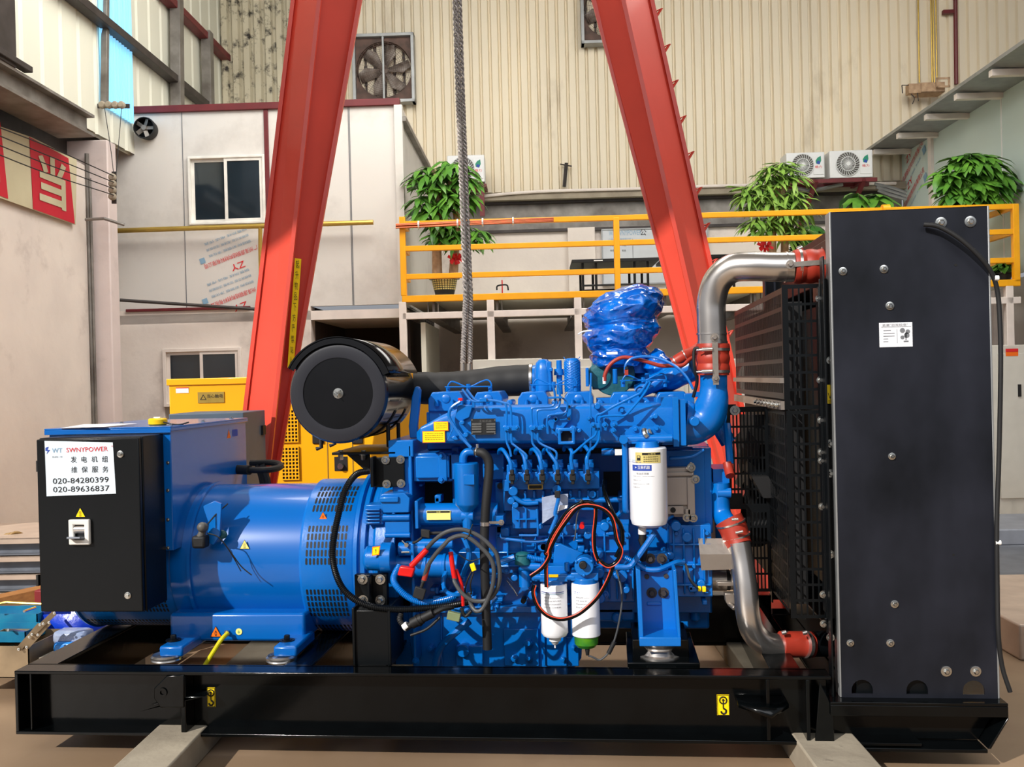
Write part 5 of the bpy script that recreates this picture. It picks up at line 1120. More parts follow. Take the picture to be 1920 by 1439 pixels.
# rocker covers and heads
for i, (a, b) in enumerate(((803, 868), (887, 942), (971, 1028), (1057, 1112), (1143, 1200), (1229, 1290))):
    def rc(q):
        q.prism([at(u, v, 3.64) for u, v in ((a, 749), (a+7, 736), (b-7, 734), (b, 745), (b, 772), (a, 772))], (0, .22, 0)); pbox(q, a+1, 762, b-1, 830 if i == 0 else 775, 3.655, 3.85)
    o = P('rocker_cover', 'blue', rc, bevel=.004)
    def rb(q):
        for u in (a+16, b-20): q.mark(); pZ(q, u, 750, 760, 3.4, 3.63, 10); pZ(q, u, 755, 762, 4.6, 3.63, 10)
        q.mark(); p = at((a+b)/2, 748, 3.637); q.lathe(p, (0, -1, 0), [(0, .017), (.003, .012)], 16)
    P('cover_bolts', 'blue', rb, o)
P('cylinder_head', 'blue', lambda q: (pbox(q, 800, 768, 1290, 840, 3.66, 3.98), [pY(q, u, 756, 6, 3.66, 3.8) for u in (877, 955, 1040, 1125, 1213)]), bevel=.004)
# leak-off lines over the covers
def loop(q, u0, v0, s=1):
    pt(q, [(u0, v0+10, 3.66), (u0, v0, 3.66), (u0+6, v0-8, 3.66), (u0+16, v0-6, 3.66), (u0+38, v0+2, 3.66), (u0+62, v0-8, 3.66), (u0+74, v0-11, 3.66), (u0+81, v0-4, 3.66), (u0+81, v0+12, 3.66)], .0032, n=6)
    pt(q, [(u0-6, v0+2, 3.64), (u0+79, v0+1, 3.64)], .0028, n=6, sm=0); pZ(q, u0, v0+2, v0+14, 4, 3.66, 8); pZ(q, u0+79, v0, v0+14, 4, 3.66, 8); pZ(q, u0+38, v0-4, v0+8, 4, 3.66, 8)
P('return_lines', 'blue', split=True, f= lambda q: (loop(q, 840, 724), loop(q, 1000, 720), loop(q, 1168, 712)))
INJ = [c3([(640, 540), (740, 665), (830, 680), (960, 668), (1080, 690), (1135, 735), (1137, 960), (1140, 1130), (1175, 1220), (1190, 1300)]),
       c3([(690, 540), (790, 665), (860, 668), (960, 664), (1120, 695), (1182, 740), (1192, 960), (1195, 1130), (1230, 1175), (1355, 1275), (1362, 1330)]),
       c3([(1660, 490), (1682, 600), (1680, 695), (1635, 735), (1450, 750), (1418, 795), (1430, 1000), (1432, 1150), (1515, 1250), (1530, 1330)]),
       c3([(1710, 490), (1737, 600), (1735, 705), (1680, 762), (1520, 772), (1478, 815), (1490, 1000), (1492, 1110), (1540, 1165), (1690, 1240), (1700, 1330)]),
       c4([(930, 1045), (862, 1150), (815, 1182), (600, 1290)])+c5([(300, 90), (235, 115), (222, 175), (223, 325), (120, 410)])+c6([(1430, 165), (1392, 200), (1390, 280)]),
       c4([(960, 1050), (892, 1170), (745, 1345), (690, 1385)])+c5([(460, 118), (300, 130), (262, 172), (258, 380), (180, 500)])+c6([(1640, 110), (1580, 180), (1570, 290)])]
for k, L in enumerate(INJ): P('injection_line', 'blue', lambda q: pt(q, L, .0042, 3.365, n=7, sm=4))
P('injection_line', 'blue', lambda q: (pt(q, c3([(1770, 640), (1820, 690), (1800, 800), (1640, 830), (1600, 860), (1590, 960)]), .0038, 3.372, n=6, sm=4), pt(q, [(1108, 700, 3.4), (1107, 760, 3.37), (1108, 800, 3.37), (1107, 842, 3.4)], .0038, n=6, sm=3)))
P('line_clips', 'blue', split='all', f=lambda q: (pbox(q, 945, 799, 972, 808, 3.35, 3.38), pbox(q, 993, 799, 1020, 807, 3.35, 3.38), pbox(q, 1108, 794, 1125, 803, 3.35, 3.38), pbox(q, 899, 747, 912, 754, 3.35, 3.38), pbox(q, 1028, 744, 1054, 748, 3.35, 3.38), pbox(q, 885, 748, 890, 765, 3.4, 3.42)), bevel=.001)
P('clip_bolts', 'blue', lambda q: [pbolt(q, u, v, 3.35, .006, .008) for u, v in ((953, 803), (969, 802), (1002, 802), (1017, 801), (1112, 797), (1134, 797), (1104, 785), (1151, 797), (1150, 808))])
# injection pump
def ip(q):
    pbox(q, 943, 885, 1124, 918, 3.46, 3.6); pbox(q, 944, 915, 1130, 958, 3.49, 3.6); pbox(q, 942, 900, 955, 922, 3.44, 3.5); pbox(q, 960, 950, 1010, 992, 3.47, 3.6); pX(q, 960, 1175, 940, 5, 3.47)
    for u in range(965, 1120, 17): pbox(q, u, 920, u+5, 936, 3.47, 3.5)
    pbox(q, 972, 960, 975, 990, 3.455, 3.48); pbox(q, 985, 955, 988, 992, 3.455, 3.48); pbox(q, 965, 973, 1005, 976, 3.455, 3.48)
    pY(q, 962, 922, 9, 3.44, 3.5); pY(q, 958, 940, 7, 3.44, 3.5); pY(q, 966, 948, 6, 3.44, 3.5); pY(q, 1014, 988, 5, 3.45, 3.5); pY(q, 1111, 928, 7, 3.45, 3.5)
    pt(q, [(962, 925, 3.45), (968, 935, 3.45), (985, 944, 3.45), (1010, 943, 3.45)], .009)
P('injection_pump', 'blue', ip, bevel=.003)
for i, u in enumerate((959, 987, 1016, 1045, 1073, 1102)):
    def pe(q):
        pZ(q, u+3, 862, 888, 7.5, 3.46, 12); pZ(q, u+3, 868, 877, 9.5, 3.46, 6); pY(q, u+1, 896, 11.5, 3.42, 3.5, 24); pY(q, u+1, 896, 9.5, 3.40, 3.43, 20); pY(q, u+1, 897, 8, 3.385, 3.41, 20); pbox(q, u-9, 872, u-3, 890, 3.44, 3.5)
        s = (580, 765, 935, 1080, 1310, 1500)[i]; x, y = 840+s/6, 820+(160 if i < 4 else 120)/6
        pt(q, [(x-1, y+4, 3.47), (x, y-2, 3.44), (x+6, y-3, 3.42), (x+14, y+8, 3.40), (u-2, y+22, 3.39), (u, 882, 3.39)], .0076, n=8, sm=5)
    o = P('pump_element', 'blue', pe, bevel=.0015)
    P('solenoid_plug', 'black_matte', lambda q: (pbox(q, u-3, 882, u+4, 891, 3.36, 3.385), pbox(q, u-5, 890, u+6, 902, 3.365, 3.385), pbox(q, u-2, 901, u+4, 909, 3.37, 3.39)), o, bevel=.002)
q = MB().use('brass'); a, b = at(990, 909, 3.455), at(1018, 918, 3.455); q.box(a.x, b.x, 3.453, 3.456, b.z, a.z); q.use('black_ink').box(a.x+.004, b.x-.004, 3.452, 3.453, b.z+.003, a.z-.003); q.build('pump_plate', None, en)
P('plastic_pouch', 'bagplastic', lambda q: (poly(q, c6([(1055, 680), (1200, 650), (1350, 640), (1350, 790), (1060, 850)]), 3.43, 3.436), poly(q, c6([(1060, 830), (1220, 780), (1340, 770), (1230, 860), (1060, 975)]), 3.425, 3.43)))
P('pouch_paper', 'paper', lambda q: poly(q, c6([(1232, 765), (1345, 770), (1340, 800), (1225, 840)]), 3.42, 3.424))
P('sensor_lead', 'blue', lambda q: (pt(q, c6([(1235, 600), (1240, 700), (1205, 860), (1220, 900), (1180, 1000), (1145, 1085)]), .007, 3.40), pY(q, 1044, 918, 8, 3.42, 3.5)))
P('sensor_plug', 'black_matte', lambda q: pbox(q, 1040, 921, 1050, 934, 3.39, 3.41), bevel=.002)
P('red_cap', 'red_boot', lambda q: pY(q, 1091, 988, 4.5, 3.44, 3.5, 18))
# nameplates
def plate(q, a, b, Y, m): q.use(m).box(at(*a, Y).x, at(*b, Y).x, Y-.002, Y, at(*b, Y).z, at(*a, Y).z)
q = MB(); plate(q, (883, 786), (930, 815), 3.405, 'black_ink'); q.use('zinc').text('玉柴机器', at(910, 790, 3.403), XU, ZU, .008, .045)
for r_ in range(4):
    for (u0, u1) in ((885, 903), (912, 929)): plate(q, (u0, 794+r_*4.8), (u1, 797+r_*4.8), 3.4025, 'zinc')
for u, v in ((885, 788), (928, 788), (885, 813), (928, 813)): q.use('zinc').lathe(at(u, v, 3.403), (0, -1, 0), [(0, .003), (.001, .003)], 8)
q.build('engine_nameplate', None, en)
for (a, b, tx) in (((813, 791), (841, 808), 3), ((792, 809), (835, 830), 4)):
    q = MB(); plate(q, a, b, 3.415, 'sticker_orange'); plate(q, (a[0]+1, a[1]+1), (b[0]-1, b[1]-1), 3.414, 'sticker_yellow')
    for r_ in range(tx): q.use('black_ink').text(('严禁用水冲洗电器', '起动前请检查机油', '使用前阅读说明书', '保养请用专用件')[r_], at((a[0]+b[0])/2, a[1]+4+r_*3.8, 3.4115), XU, ZU, .0032, (b[0]-a[0]-6)*.0018)
    q.build('warning_label', None, en)
P('manifold_wire', 'blue', lambda q: (pt(q, c3([(620, 680), (540, 730), (500, 780), (495, 860), (545, 950), (640, 1090), (740, 1200)]), .006, 3.39), pt(q, c3([(545, 960), (510, 1040), (480, 1110)]), .002, 3.395), pt(q, c3([(560, 960), (660, 1080), (730, 1190)]), .003, 3.392)))
P('wire_plug', 'red_boot', lambda q: pbox(q, 859, 747, 866, 752, 3.4, 3.43))
# fuel filter with header
def ff(q):
    poly(q, c5([(480, 370), (620, 245), (930, 240), (1090, 370), (1090, 400), (480, 400)]), 3.385, 3.41)
    pX(q, 1163, 1260, 824, 7.5, 3.37); pbox(q, 1178, 818, 1235, 832, 3.36, 3.4); pY(q, 1169, 825, 8, 3.34, 3.38); pZ(q, 1213, 828, 840, 20, 3.37, r1=23); pZ(q, 1213, 812, 825, 7, 3.37)
    pt(q, [(1171, 830, 3.37), (1172, 880, 3.37), (1172, 950, 3.37), (1175, 960, 3.38)], .010, n=12); pt(q, [(1179, 832, 3.4), (1180, 900, 3.4), (1178, 940, 3.4), (1160, 965, 3.42), (1140, 975, 3.45)], .008)
P('filter_header', 'blue', ff, bevel=.002)
P('header_bolts', 'blue', lambda q: [pbolt(q, u, v, 3.385, .008, .01) for u, v in ((1191, 805), (1231, 804), (1151, 796), (1166, 770))])
P('header_elbow', 'zinc', lambda q: (pt(q, [(1208, 806, 3.37), (1209, 814, 3.36), (1213, 820, 3.36)], .010), pt(q, [(1217, 806, 3.38), (1221, 815, 3.37)], .006, sm=0)))
YW = 3.36; kW = YW/F
q = MB(); q.lathe(at(1214, 839, YW), (0, 0, -1), [(0, 33*kW), (2*kW, 35*kW), (132*kW, 35*kW), (142*kW, 32*kW), (148*kW, 20*kW), (148*kW, .001)], 48); of = q.build('fuel_filter', 'white_can', en)
def cyl_label(q, m, u0, u1, v0, v1, u_c, r, Y, off=.0006):
    R = r*Y/F+off; cx = at(u_c, v0, Y).x; n = 10; vs = []
    for z in (at(u_c, v1, Y).z, at(u_c, v0, Y).z):
        for i in range(n+1):
            t_ = (u0+(u1-u0)*i/n-u_c)/r; an = math.asin(max(-1, min(1, t_))); vs.append((cx+math.sin(an)*R, Y-math.cos(an)*R, z))
    q.use(m).add(vs, [(i, i+1, n+2+i, n+1+i) for i in range(n)])
def cyl_text(q, m, s, u0, u1, v, h, u_c, r, Y, off=.0012):
    q2 = MB(); q2.text(s, (0, 0, 0), XU, ZU, h*Y/F, (u1-u0)*Y/F, 0); cz_ = at(u_c, v, Y); R = r*Y/F+off; sh = ((u0+u1)/2-u_c)*Y/F
    q.use(m).add([(cz_.x+math.sin((p.x+sh)/R)*R, Y-math.cos((p.x+sh)/R)*R, cz_.z+p.z) for p in q2.v], [tuple(f) for f in q2.f])
q = MB(); cyl_label(q, 'gold', 1191, 1236, 846, 866, 1214, 35, YW); cyl_label(q, 'black_ink', 1203, 1236, 847, 851, 1214, 35, YW, .001); cyl_text(q, 'gold', '△警告', 1213, 1228, 849, 3, 1214, 35, YW, .0016)
for r_, s_ in enumerate(('首次使用请排气', '请使用专用柴油', '更换周期见手册')): cyl_text(q, 'black_ink', s_, 1205, 1233, 854.5+r_*4, 2.4, 1214, 35, YW)
cyl_label(q, 'black_ink', 1194, 1200, 852, 861, 1214, 35, YW, .001); cyl_label(q, 'gold', 1195, 1199, 853, 856, 1214, 35, YW, .0014)
cyl_label(q, 'pale_blue_ink', 1180, 1247, 860.5, 861.3, 1214, 35, YW, .0004); cyl_label(q, 'blue_ink', 1180, 1247, 864, 864.8, 1214, 35, YW, .0004)
q.build('filter_warning', None, of)
q = MB(); cyl_label(q, 'blue_ink', 1186, 1220, 869, 880, 1214, 35, YW); cyl_text(q, 'white', '玉柴机器', 1194, 1217, 873.5, 6, 1214, 35, YW); cyl_text(q, 'white', '➤', 1187.5, 1192, 874, 4, 1214, 35, YW)
cyl_text(q, 'grey_ink', '柴油滤清器', 1191, 1215, 885, 3.6, 1214, 35, YW); cyl_text(q, 'grey_ink', '名称 Name / Diesel fuel filter', 1184, 1226, 890, 2, 1214, 35, YW); cyl_text(q, 'grey_ink', '规格 Size: G3', 1184, 1200, 897, 2, 1214, 35, YW); cyl_text(q, 'grey_ink', '制造商 Manufacturer: 玉柴', 1184, 1216, 904, 2, 1214, 35, YW); cyl_text(q, 'grey_ink', '日期 Date', 1184, 1199, 910, 2, 1214, 35, YW)
for i in range(5): cyl_label(q, 'grey_ink', 1240, 1247, 885+i*3, 885.6+i*3, 1214, 35, YW)
q.build('filter_print', None, of)
P('filter_drain', 'black_matte', lambda q: (pZ(q, 1204, 985, 1015, 7, 3.38, 14), pt(q, [(1202, 1010, 3.38), (1208, 1030, 3.38), (1205, 1050, 3.4)], .012)))
P('drain_collar', 'white', lambda q: pZ(q, 1204, 990, 1002, 7.6, 3.38, 14))
# electronic control unit
def ecu(q):
    pbox(q, 1246, 878, 1302, 970, 3.50, 3.56); pbox(q, 1250, 886, 1300, 893, 3.49, 3.5); pbox(q, 1250, 896, 1289, 948, 3.492, 3.5); pbox(q, 1289, 896, 1303, 968, 3.485, 3.5); pbox(q, 1246, 950, 1282, 965, 3.48, 3.5); pbox(q, 1285, 955, 1295, 975, 3.485, 3.5); poly(q, c5([(1240, 700), (1290, 640), (1330, 660), (1335, 740), (1240, 740)]), 3.49, 3.5)
oe = P('control_unit', 'ecu', ecu, bevel=.002)
P('unit_fasteners', 'zinc', lambda q: [pbolt(q, u, v, 3.483, .009, .009) for u, v in ((1296, 877), (1300, 972), (1288, 971), (1304, 899))], oe)
P('unit_socket', 'black_matte', lambda q: pY(q, 1262, 957, 5, 3.477, 3.482), oe)
P('unit_backplate', 'blue', lambda q: (pbox(q, 1232, 845, 1322, 982, 3.57, 3.6), pt(q, c5([(1050, 600), (1250, 590), (1350, 560), (1440, 500)]), .007, 3.5), pt(q, [(1240, 985, 3.45), (1250, 975, 3.45), (1262, 968, 3.5)], .006)), bevel=.003)
P('pipe_tag', 'white', lambda q: pbox(q, 1153, 843, 1167, 854, 3.42, 3.43))
P('sensor_plug', 'blue', lambda q: (pX(q, 1128, 1150, 848, 7, 3.44), pX(q, 1140, 1156, 848, 5, 3.44)))
# bracket mount with isolator
def bm(q):
    O = [(1192, 1070), (1267, 1070), (1278, 1200), (1198, 1200)]
    q.prism([at(u, v, 3.40) for u, v in O], (0, .02, 0))
    q.prism([at(u, v, 3.30) for u, v in ((1192, 1066), (1201, 1070), (1207, 1200), (1199, 1206))], (0, .12, 0)); q.prism([at(u, v, 3.30) for u, v in ((1262, 1070), (1268, 1068), (1277, 1205), (1271, 1200))], (0, .12, 0))
    pbox(q, 1199, 1196, 1277, 1213, 3.29, 3.44); q.prism([at(u, v, 3.42) for u, v in ((1205, 1040), (1250, 1038), (1258, 1070), (1198, 1070))], (0, .06, 0)); pbox(q, 1213, 1130, 1240, 1136, 3.395, 3.4)
ob_ = P('engine_mount_bracket', 'blue', bm, bevel=.004)
P('bracket_bolts', 'steel_dark', lambda q: ([pbolt(q, u, v, 3.399, .011, .016) for u, v in ((1222, 1112), (1244, 1112), (1234, 1190), (1219, 1048), (1241, 1048))], [pY(q, u, v, 4.5, 3.396, 3.4) for u, v in ((1213, 1082), (1249, 1081))]), ob_)
q = MB(); p = at(1236, 1232, 3.40); z0 = at(1236, 1213, 3.3).z; q.lathe((p.x, 3.40, ZT+.012), (0, 0, 1), [(0, .078), (.004, .078), (.008, .066), (.022, .056), (z0-ZT-.03, .066), (z0-ZT-.014, .066), (z0-ZT-.012, .05)], 32); q.build('vibration_mount', 'chrome', en)
# twin spin-on filters
def hd(q):
    pbox(q, 1012, 1062, 1062, 1078, 3.38, 3.44); pX(q, 1000, 1078, 1083, 6, 3.36); pY(q, 1095, 1063, 18, 3.33, 3.4, 32); pbox(q, 1070, 1075, 1122, 1090, 3.35, 3.45); pbox(q, 1012, 1077, 1064, 1092, 3.35, 3.45)
    pZ(q, 1038, 1085, 1096, 20, 3.38); pZ(q, 1097, 1082, 1094, 24, 3.38); pZ(q, 1063, 1055, 1072, 5, 3.36)
    for a_ in (.6, 2.6, 4.7): pY(q, 1095+17*math.cos(a_), 1063-17*math.sin(a_), 3, 3.325, 3.34, 10)
    poly(q, c2b([(820, 240), (840, 20), (900, 0), (1160, 110), (1040, 230)]), 3.44, 3.46); pX(q, 975, 1015, 1063, 9, 3.46)
P('filter_header', 'blue', hd, bevel=.003)
P('primer_button', 'black_matte', lambda q: (pY(q, 1093, 1061, 7.5, 3.31, 3.33, 24),), bevel=.003)
P('header_tag', 'yellow', lambda q: pbox(q, 1029, 1078, 1047, 1083, 3.345, 3.352))
k = 3.38/F
q = MB(); q.lathe(at(1038, 1094, 3.38), (0, 0, -1), [(0, 24*k), (2*k, 25*k), (80*k, 25*k), (92*k, 25.5*k), (98*k, 22*k), (99*k, 12*k), (108*k, 11*k), (110*k, 8*k), (114*k, 6*k), (117*k, 1.5*k), (122*k, 1.5*k)], 40); o1 = q.build('water_separator', 'white_can', en)
q = MB(); q.lathe(at(1097, 1092, 3.38), (0, 0, -1), [(0, 25*k), (2*k, 26*k), (98*k, 26.5*k), (100*k, 24*k), (100*k, .001)], 40); o2 = q.build('water_separator', 'white_can', en)
q = MB(); q.lathe(at(1099, 1190, 3.38), (0, 0, -1), [(0, 23.5*k), (4*k, 23*k), (17*k, 22*k), (23*k, 17*k), (24*k, .001)], 36); q.build('sediment_bowl', 'green_bowl', o2)
q = MB(); q.lathe(at(1101, 1205, 3.36), (0, 0, -1), [(0, 2*k), (10*k, 4*k), (14*k, 4.5*k), (24*k, 3*k)], 14); q.build('water_sensor', 'black_matte', o2)
for u, o in ((1038, o1), (1097, o2)):
    q = MB(); cyl_label(q, 'blue_ink', u-22, u+20, 1106, 1107, u, 25.6, 3.38); cyl_label(q, 'pale_blue_ink', u-22, u+20, 1109, 1110, u, 25.6, 3.38)
    for r_, s_ in enumerate(('更换说明 Instructions', '拧紧 加油 排气 检查', '使用前请先阅读本说明书', '每五百小时更换')): cyl_text(q, 'grey_ink', s_, u-18, u+16, 1116+r_*6, 2.4, u, 25.6, 3.38)
    q.build('filter_print', None, o)
P('sensor_wire', 'grey_cable', lambda q: (pt(q, [(1103, 1230, 3.36), (1112, 1233, 3.36), (1125, 1238, 3.36), (1140, 1226, 3.36), (1148, 1212, 3.36), (1158, 1180, 3.36), (1166, 1130, 3.36), (1163, 1095, 3.38), (1156, 1070, 3.42)], .0035)))
P('wire_connector', 'rubber', lambda q: q.cyl(at(1141, 1226, 3.36), at(1152, 1204, 3.36), .008))
P('oil_separator', 'teal', lambda q: (pZ(q, 980, 1042, 1058, 14, 3.46, 20, r1=16), q.ball(at(980, 1040, 3.46), .026, 1, 1, .4)))
P('separator_body', 'blue', lambda q: (pZ(q, 983, 1056, 1100, 11, 3.47), pt(q, [(925, 1058, 3.45), (945, 1052, 3.45), (965, 1045, 3.45)], .012)))
def loom(q, pts, r, Y=None, n=10, pitch=.006):
    Pp = crv([at(p[0], p[1], p[2] if len(p) > 2 else Y) for p in pts], 10); L = 0; out = [Pp[0]]
    acc = [0]
    for a, b in zip(Pp, Pp[1:]): acc.append(acc[-1]+(b-a).length)
    N = int(acc[-1]/pitch*2); j = 0; res = []
    for i in range(N+1):
        d = acc[-1]*i/N
        while j < len(acc)-2 and acc[j+1] < d: j += 1
        t_ = (d-acc[j])/max(1e-9, acc[j+1]-acc[j]); res.append(Pp[j].lerp(Pp[j+1], t_))
    idx = {'i': 0}
    def rr(s): idx['i'] += 1; return r if idx['i'] % 2 else r*.84
    q.tube(res, rr, n, 0)
P('corrugated_loom', 'blue', lambda q: loom(q, c2b([(530, 140), (620, 165), (720, 180)]), .010, 3.44))
P('corrugated_loom', 'blue', lambda q: loom(q, c2b([(1600, 140), (1690, 185), (1760, 240)]), .010, 3.42))
# turbocharger with wrapped inlet
P('turbocharger', 'teal', lambda q: (pY(q, 1150, 702, 40, 3.80, 3.98, 36), pX(q, 1110, 1190, 705, 26, 3.88), pZ(q, 1160, 672, 700, 34, 3.88)), bevel=.004)
P('turbo_flange', 'teal', lambda q: q.lathe(at(1122, 706, 3.80), (0, -1, 0), [(0, .048), (.01, .048), (.014, .03)], 28))
P('exhaust_elbow', 'blue', lambda q: (pt(q, [(1205, 710, 3.9), (1240, 715, 3.8), (1275, 700, 3.72), (1300, 690, 3.7)], .05, n=20), pt(q, [(1195, 735, 3.75), (1240, 715, 3.72), (1276, 695, 3.7)], .028, n=16), pbox(q, 1118, 745, 1280, 760, 3.72, 3.9), pZ(q, 1195, 650, 700, 22, 3.85)))
P('thermostat_housing', 'blue', lambda q: (q.lathe(at(1020, 735, 3.75), (0, 0, 1), [(0, 18*.0021), (40*.0021, 17*.0021), (54*.0021, 14*.0021), (60*.0021, 8*.0021), (61*.0021, .001)], 28), pbox(q, 1024, 678, 1034, 735, 3.72, 3.78), pbox(q, 1030, 690, 1036, 697, 3.7, 3.74)), bevel=.003)
P('vent_valve', 'blue', lambda q: (pZ(q, 1048, 676, 740, 5, 3.75, r1=6), q.cyl(at(1048, 692, 3.75), at(1048, 704, 3.75), .018, .02)))
def kn(q):
    q.lathe(at(1074, 735, 3.75), (0, 0, 1), [(0, .032), (.115, .032), (.13, .022), (.132, .001)], 24)
    for i in range(11):
        for s in (-1, 1): q.tube([V((at(1074, 735, 3.75).x+math.sin(a)*.0325, 3.75-math.cos(a)*.0325, at(1074, 733, 3.75).z+.01*i+s*a*.02+.005)) for a in (-1.3, -.9, -.5, 0, .5, .9, 1.3)], .0016, 4, 0)
P('ribbed_oil_filter', 'blue', kn)
P('small_fittings', 'blue', split='all', f=lambda q: (pZ(q, 1153, 692, 720, 4.5, 3.72, 12), pZ(q, 1213, 700, 730, 4, 3.72, 12), pbox(q, 1283, 738, 1302, 760, 3.6, 3.7), pbox(q, 1098, 690, 1104, 725, 3.74, 3.78), pbox(q, 1300, 735, 1312, 745, 3.55, 3.6)), bevel=.002)
P('coolant_hose', 'red_hose', lambda q: pt(q, c4([(500, 1040, 3.62), (505, 970, 3.62), (560, 870, 3.62), (660, 808, 3.62), (760, 808, 3.62), (900, 840, 3.62), (1060, 885, 3.62), (1170, 885, 3.62), (1280, 880, 3.62), (1340, 830, 3.64), (1400, 790, 3.66)]), .0075, n=12, sm=6))
P('hose_fitting', 'white', lambda q: pZ(q, 1133, 708, 720, 3.4, 3.62, 10))
P('coolant_hose', 'red_hose', lambda q: pt(q, c4([(1180, 860, 3.66), (1290, 790, 3.66), (1400, 740, 3.68), (1450, 700, 3.7)]), .021, n=16))
P('hose_clamp', 'chrome', lambda q: (q.tube([at(*c4([(1195, 850)])[0], 3.66), at(*c4([(1205, 844)])[0], 3.66)], .023, 20, 0), q.tube([at(*c4([(1295, 787)])[0], 3.66), at(*c4([(1303, 783)])[0], 3.66)], .023, 20, 0)))
P('corrugated_loom', 'blue', lambda q: (loom(q, c4([(705, 960, 3.6), (710, 880, 3.6), (760, 820, 3.6), (860, 795, 3.6), (980, 800, 3.6), (1100, 835, 3.58), (1220, 900, 3.56), (1320, 1000, 3.55), (1385, 1120, 3.54)]), .0055, n=8, pitch=.008)))
P('sensor_plug', 'red_hose', lambda q: pbox(q, 1171, 693, 1178, 704, 3.59, 3.61))
P('sensor_plug', 'black_matte', lambda q: (pbox(q, 1172, 688, 1177, 694, 3.59, 3.61), pt(q, [(1300, 745, 3.52), (1307, 715, 3.5), (1302, 690, 3.48), (1302, 656, 3.48), (1315, 654, 3.47)], .006)))
# wrapped inlet: one crumpled closed skin
def bag(q, c, prof, ax=(0, 0, 1), seed=0, sq=1.0, amp=.010, n=120):
    q.lathe(c, ax, prof, n); 
    for i, p in enumerate(q.v):
        d = p-V(c); 
        w1 = 1-abs(noise.noise(V((p.x*9+seed, p.y*9, p.z*30+p.x*10)))); w2 = 1-abs(noise.noise(V((p.x*36, p.y*36+seed, p.z*60)))); r = V((d.x, d.y, 0)); r = r.normalized() if r.length > 1e-4 else V((0, 0, 1))
        w3 = 1-abs(noise.noise(V((p.x*70+p.z*30, p.y*70-seed, p.z*90-p.x*50)))); q.v[i] = p+r*((w1-.7)*amp*3.2+(w2-.7)*amp*.9+(w3-.7)*amp*.25)+V((0, 0, noise.noise(p*18)*amp))
YGb = 3.82; kb = YGb/F
def prf(L, m=90):
    out = []
    for i in range(m+1):
        s = i/m*(len(L)-1); a = min(int(s), len(L)-2); t_ = s-a; t_ = t_*t_*(3-2*t_); out.append((L[a][0]*(1-t_)+L[a+1][0]*t_, L[a][1]*(1-t_)+L[a+1][1]*t_))
    return out
c0_ = at(1160, 690, YGb)
wb = MB()
bag(wb, c0_, prf([(0, 4*kb), (4*kb, 42*kb), (22*kb, 52*kb), (34*kb, 50*kb), (42*kb, 60*kb), (66*kb, 70*kb), (80*kb, 62*kb), (88*kb, 66*kb), (106*kb, 74*kb), (124*kb, 68*kb), (136*kb, 56*kb), (146*kb, 40*kb), (150*kb, .5*kb)]), seed=2, amp=.009)
for i, p in enumerate(wb.v): 
    h = (p.z-c0_.z); wb.v[i] = p+V((h*.10, 0, 0))+V((0, 0, (p.x-c0_.x)*.22*max(0, h/.3)))
wb.build('plastic_wrap', 'wrap', en, ang=50)
wb = MB(); c1_ = at(1232, 690, 3.80); bag(wb, c1_, prf([(-18*kb, .5*kb), (-14*kb, 14*kb), (0, 26*kb), (14*kb, 24*kb), (28*kb, 14*kb), (36*kb, .5*kb)], 20), seed=9, amp=.007, n=40); wb.build('plastic_wrap', 'wrap', en, ang=50)
P('wrap_tie', 'white', lambda q: (pt(q, [(1084, 627, 3.7), (1094, 622, 3.7), (1110, 620, 3.68)], .003), pbox(q, 1137, 660, 1158, 665, 3.66, 3.665)))
# black intake duct
def duct(q):
    pts = [(775, 728, 3.98), (830, 728, 4.0), (880, 724, 4.02), (940, 716, 4.03), (1000, 712, 4.03)]; Pp = crv([at(*p) for p in pts], 12); 
    q.tube(Pp, lambda s: .068*(1+.012*math.sin(s*260))*(1-.05*s), 36, 0)
P('intake_duct', 'rubber', duct)
P('duct_clamp', 'chrome', lambda q: pX(q, 994, 999, 713, 32, 4.03, 36))
P('duct_clamp', 'blue', lambda q: pX(q, 1000, 1018, 713, 28, 4.0, 30))
P('lifting_eye', 'blue', lambda q: poly(q, [(768, 822), (766, 800), (772, 745), (778, 726), (784, 725), (788, 732), (786, 760), (782, 800), (784, 822)], 3.60, 3.63), bevel=.004)
# charge-air pipe (steel) with red sleeves
ch = [(1336, 650, 3.50), (1334, 600, 3.50), (1334, 566, 3.50), (1345, 528, 3.49), (1372, 504, 3.47), (1410, 500, 3.45), (1450, 501, 3.44), (1490, 501, 3.43)]
P('charge_air_pipe', 'chrome', lambda q: (pt(q, ch, .0515, n=36, sm=8), q.tube([at(1334.5, 628, 3.5), at(1334.5, 625, 3.5)], .054, 30, 0), q.tube([at(1336, 646, 3.5), at(1336, 640, 3.5)], .0535, 30, 0), q.tube([at(1472, 501, 3.435), at(1475, 501, 3.435)], .054, 30, 0)), ang=50)
P('silicone_sleeve', 'red_hose', lambda q: q.tube([at(1336.5, 645+i*3.1, 3.5) for i in range(20)], lambda s: .056+.0045*abs(math.sin(s*3*math.pi+.3)), 36, 0))
P('silicone_sleeve', 'red_hose', lambda q: q.tube([at(1488+i*3.4, 500.5-i*.1, 3.43) for i in range(21)], lambda s: .056+.0045*abs(math.sin(s*3*math.pi+.3)), 36, 0))
P('sleeve_strap', 'alu', lambda q: (q.bar(at(1340, 629, 3.435), at(1342.5, 722, 3.435), .020, .003, up=(0, 1, 0)), pbolt(q, 1340, 633, 3.433, .009, .009), pbolt(q, 1342, 710, 3.433, .008, .008)))
P('sleeve_strap', 'alu', lambda q: (q.bar(at(1478, 497, 3.37), at(1552, 491, 3.37), .017, .003, up=(0, 1, 0)), pbolt(q, 1482, 496, 3.368, .009, .009)))
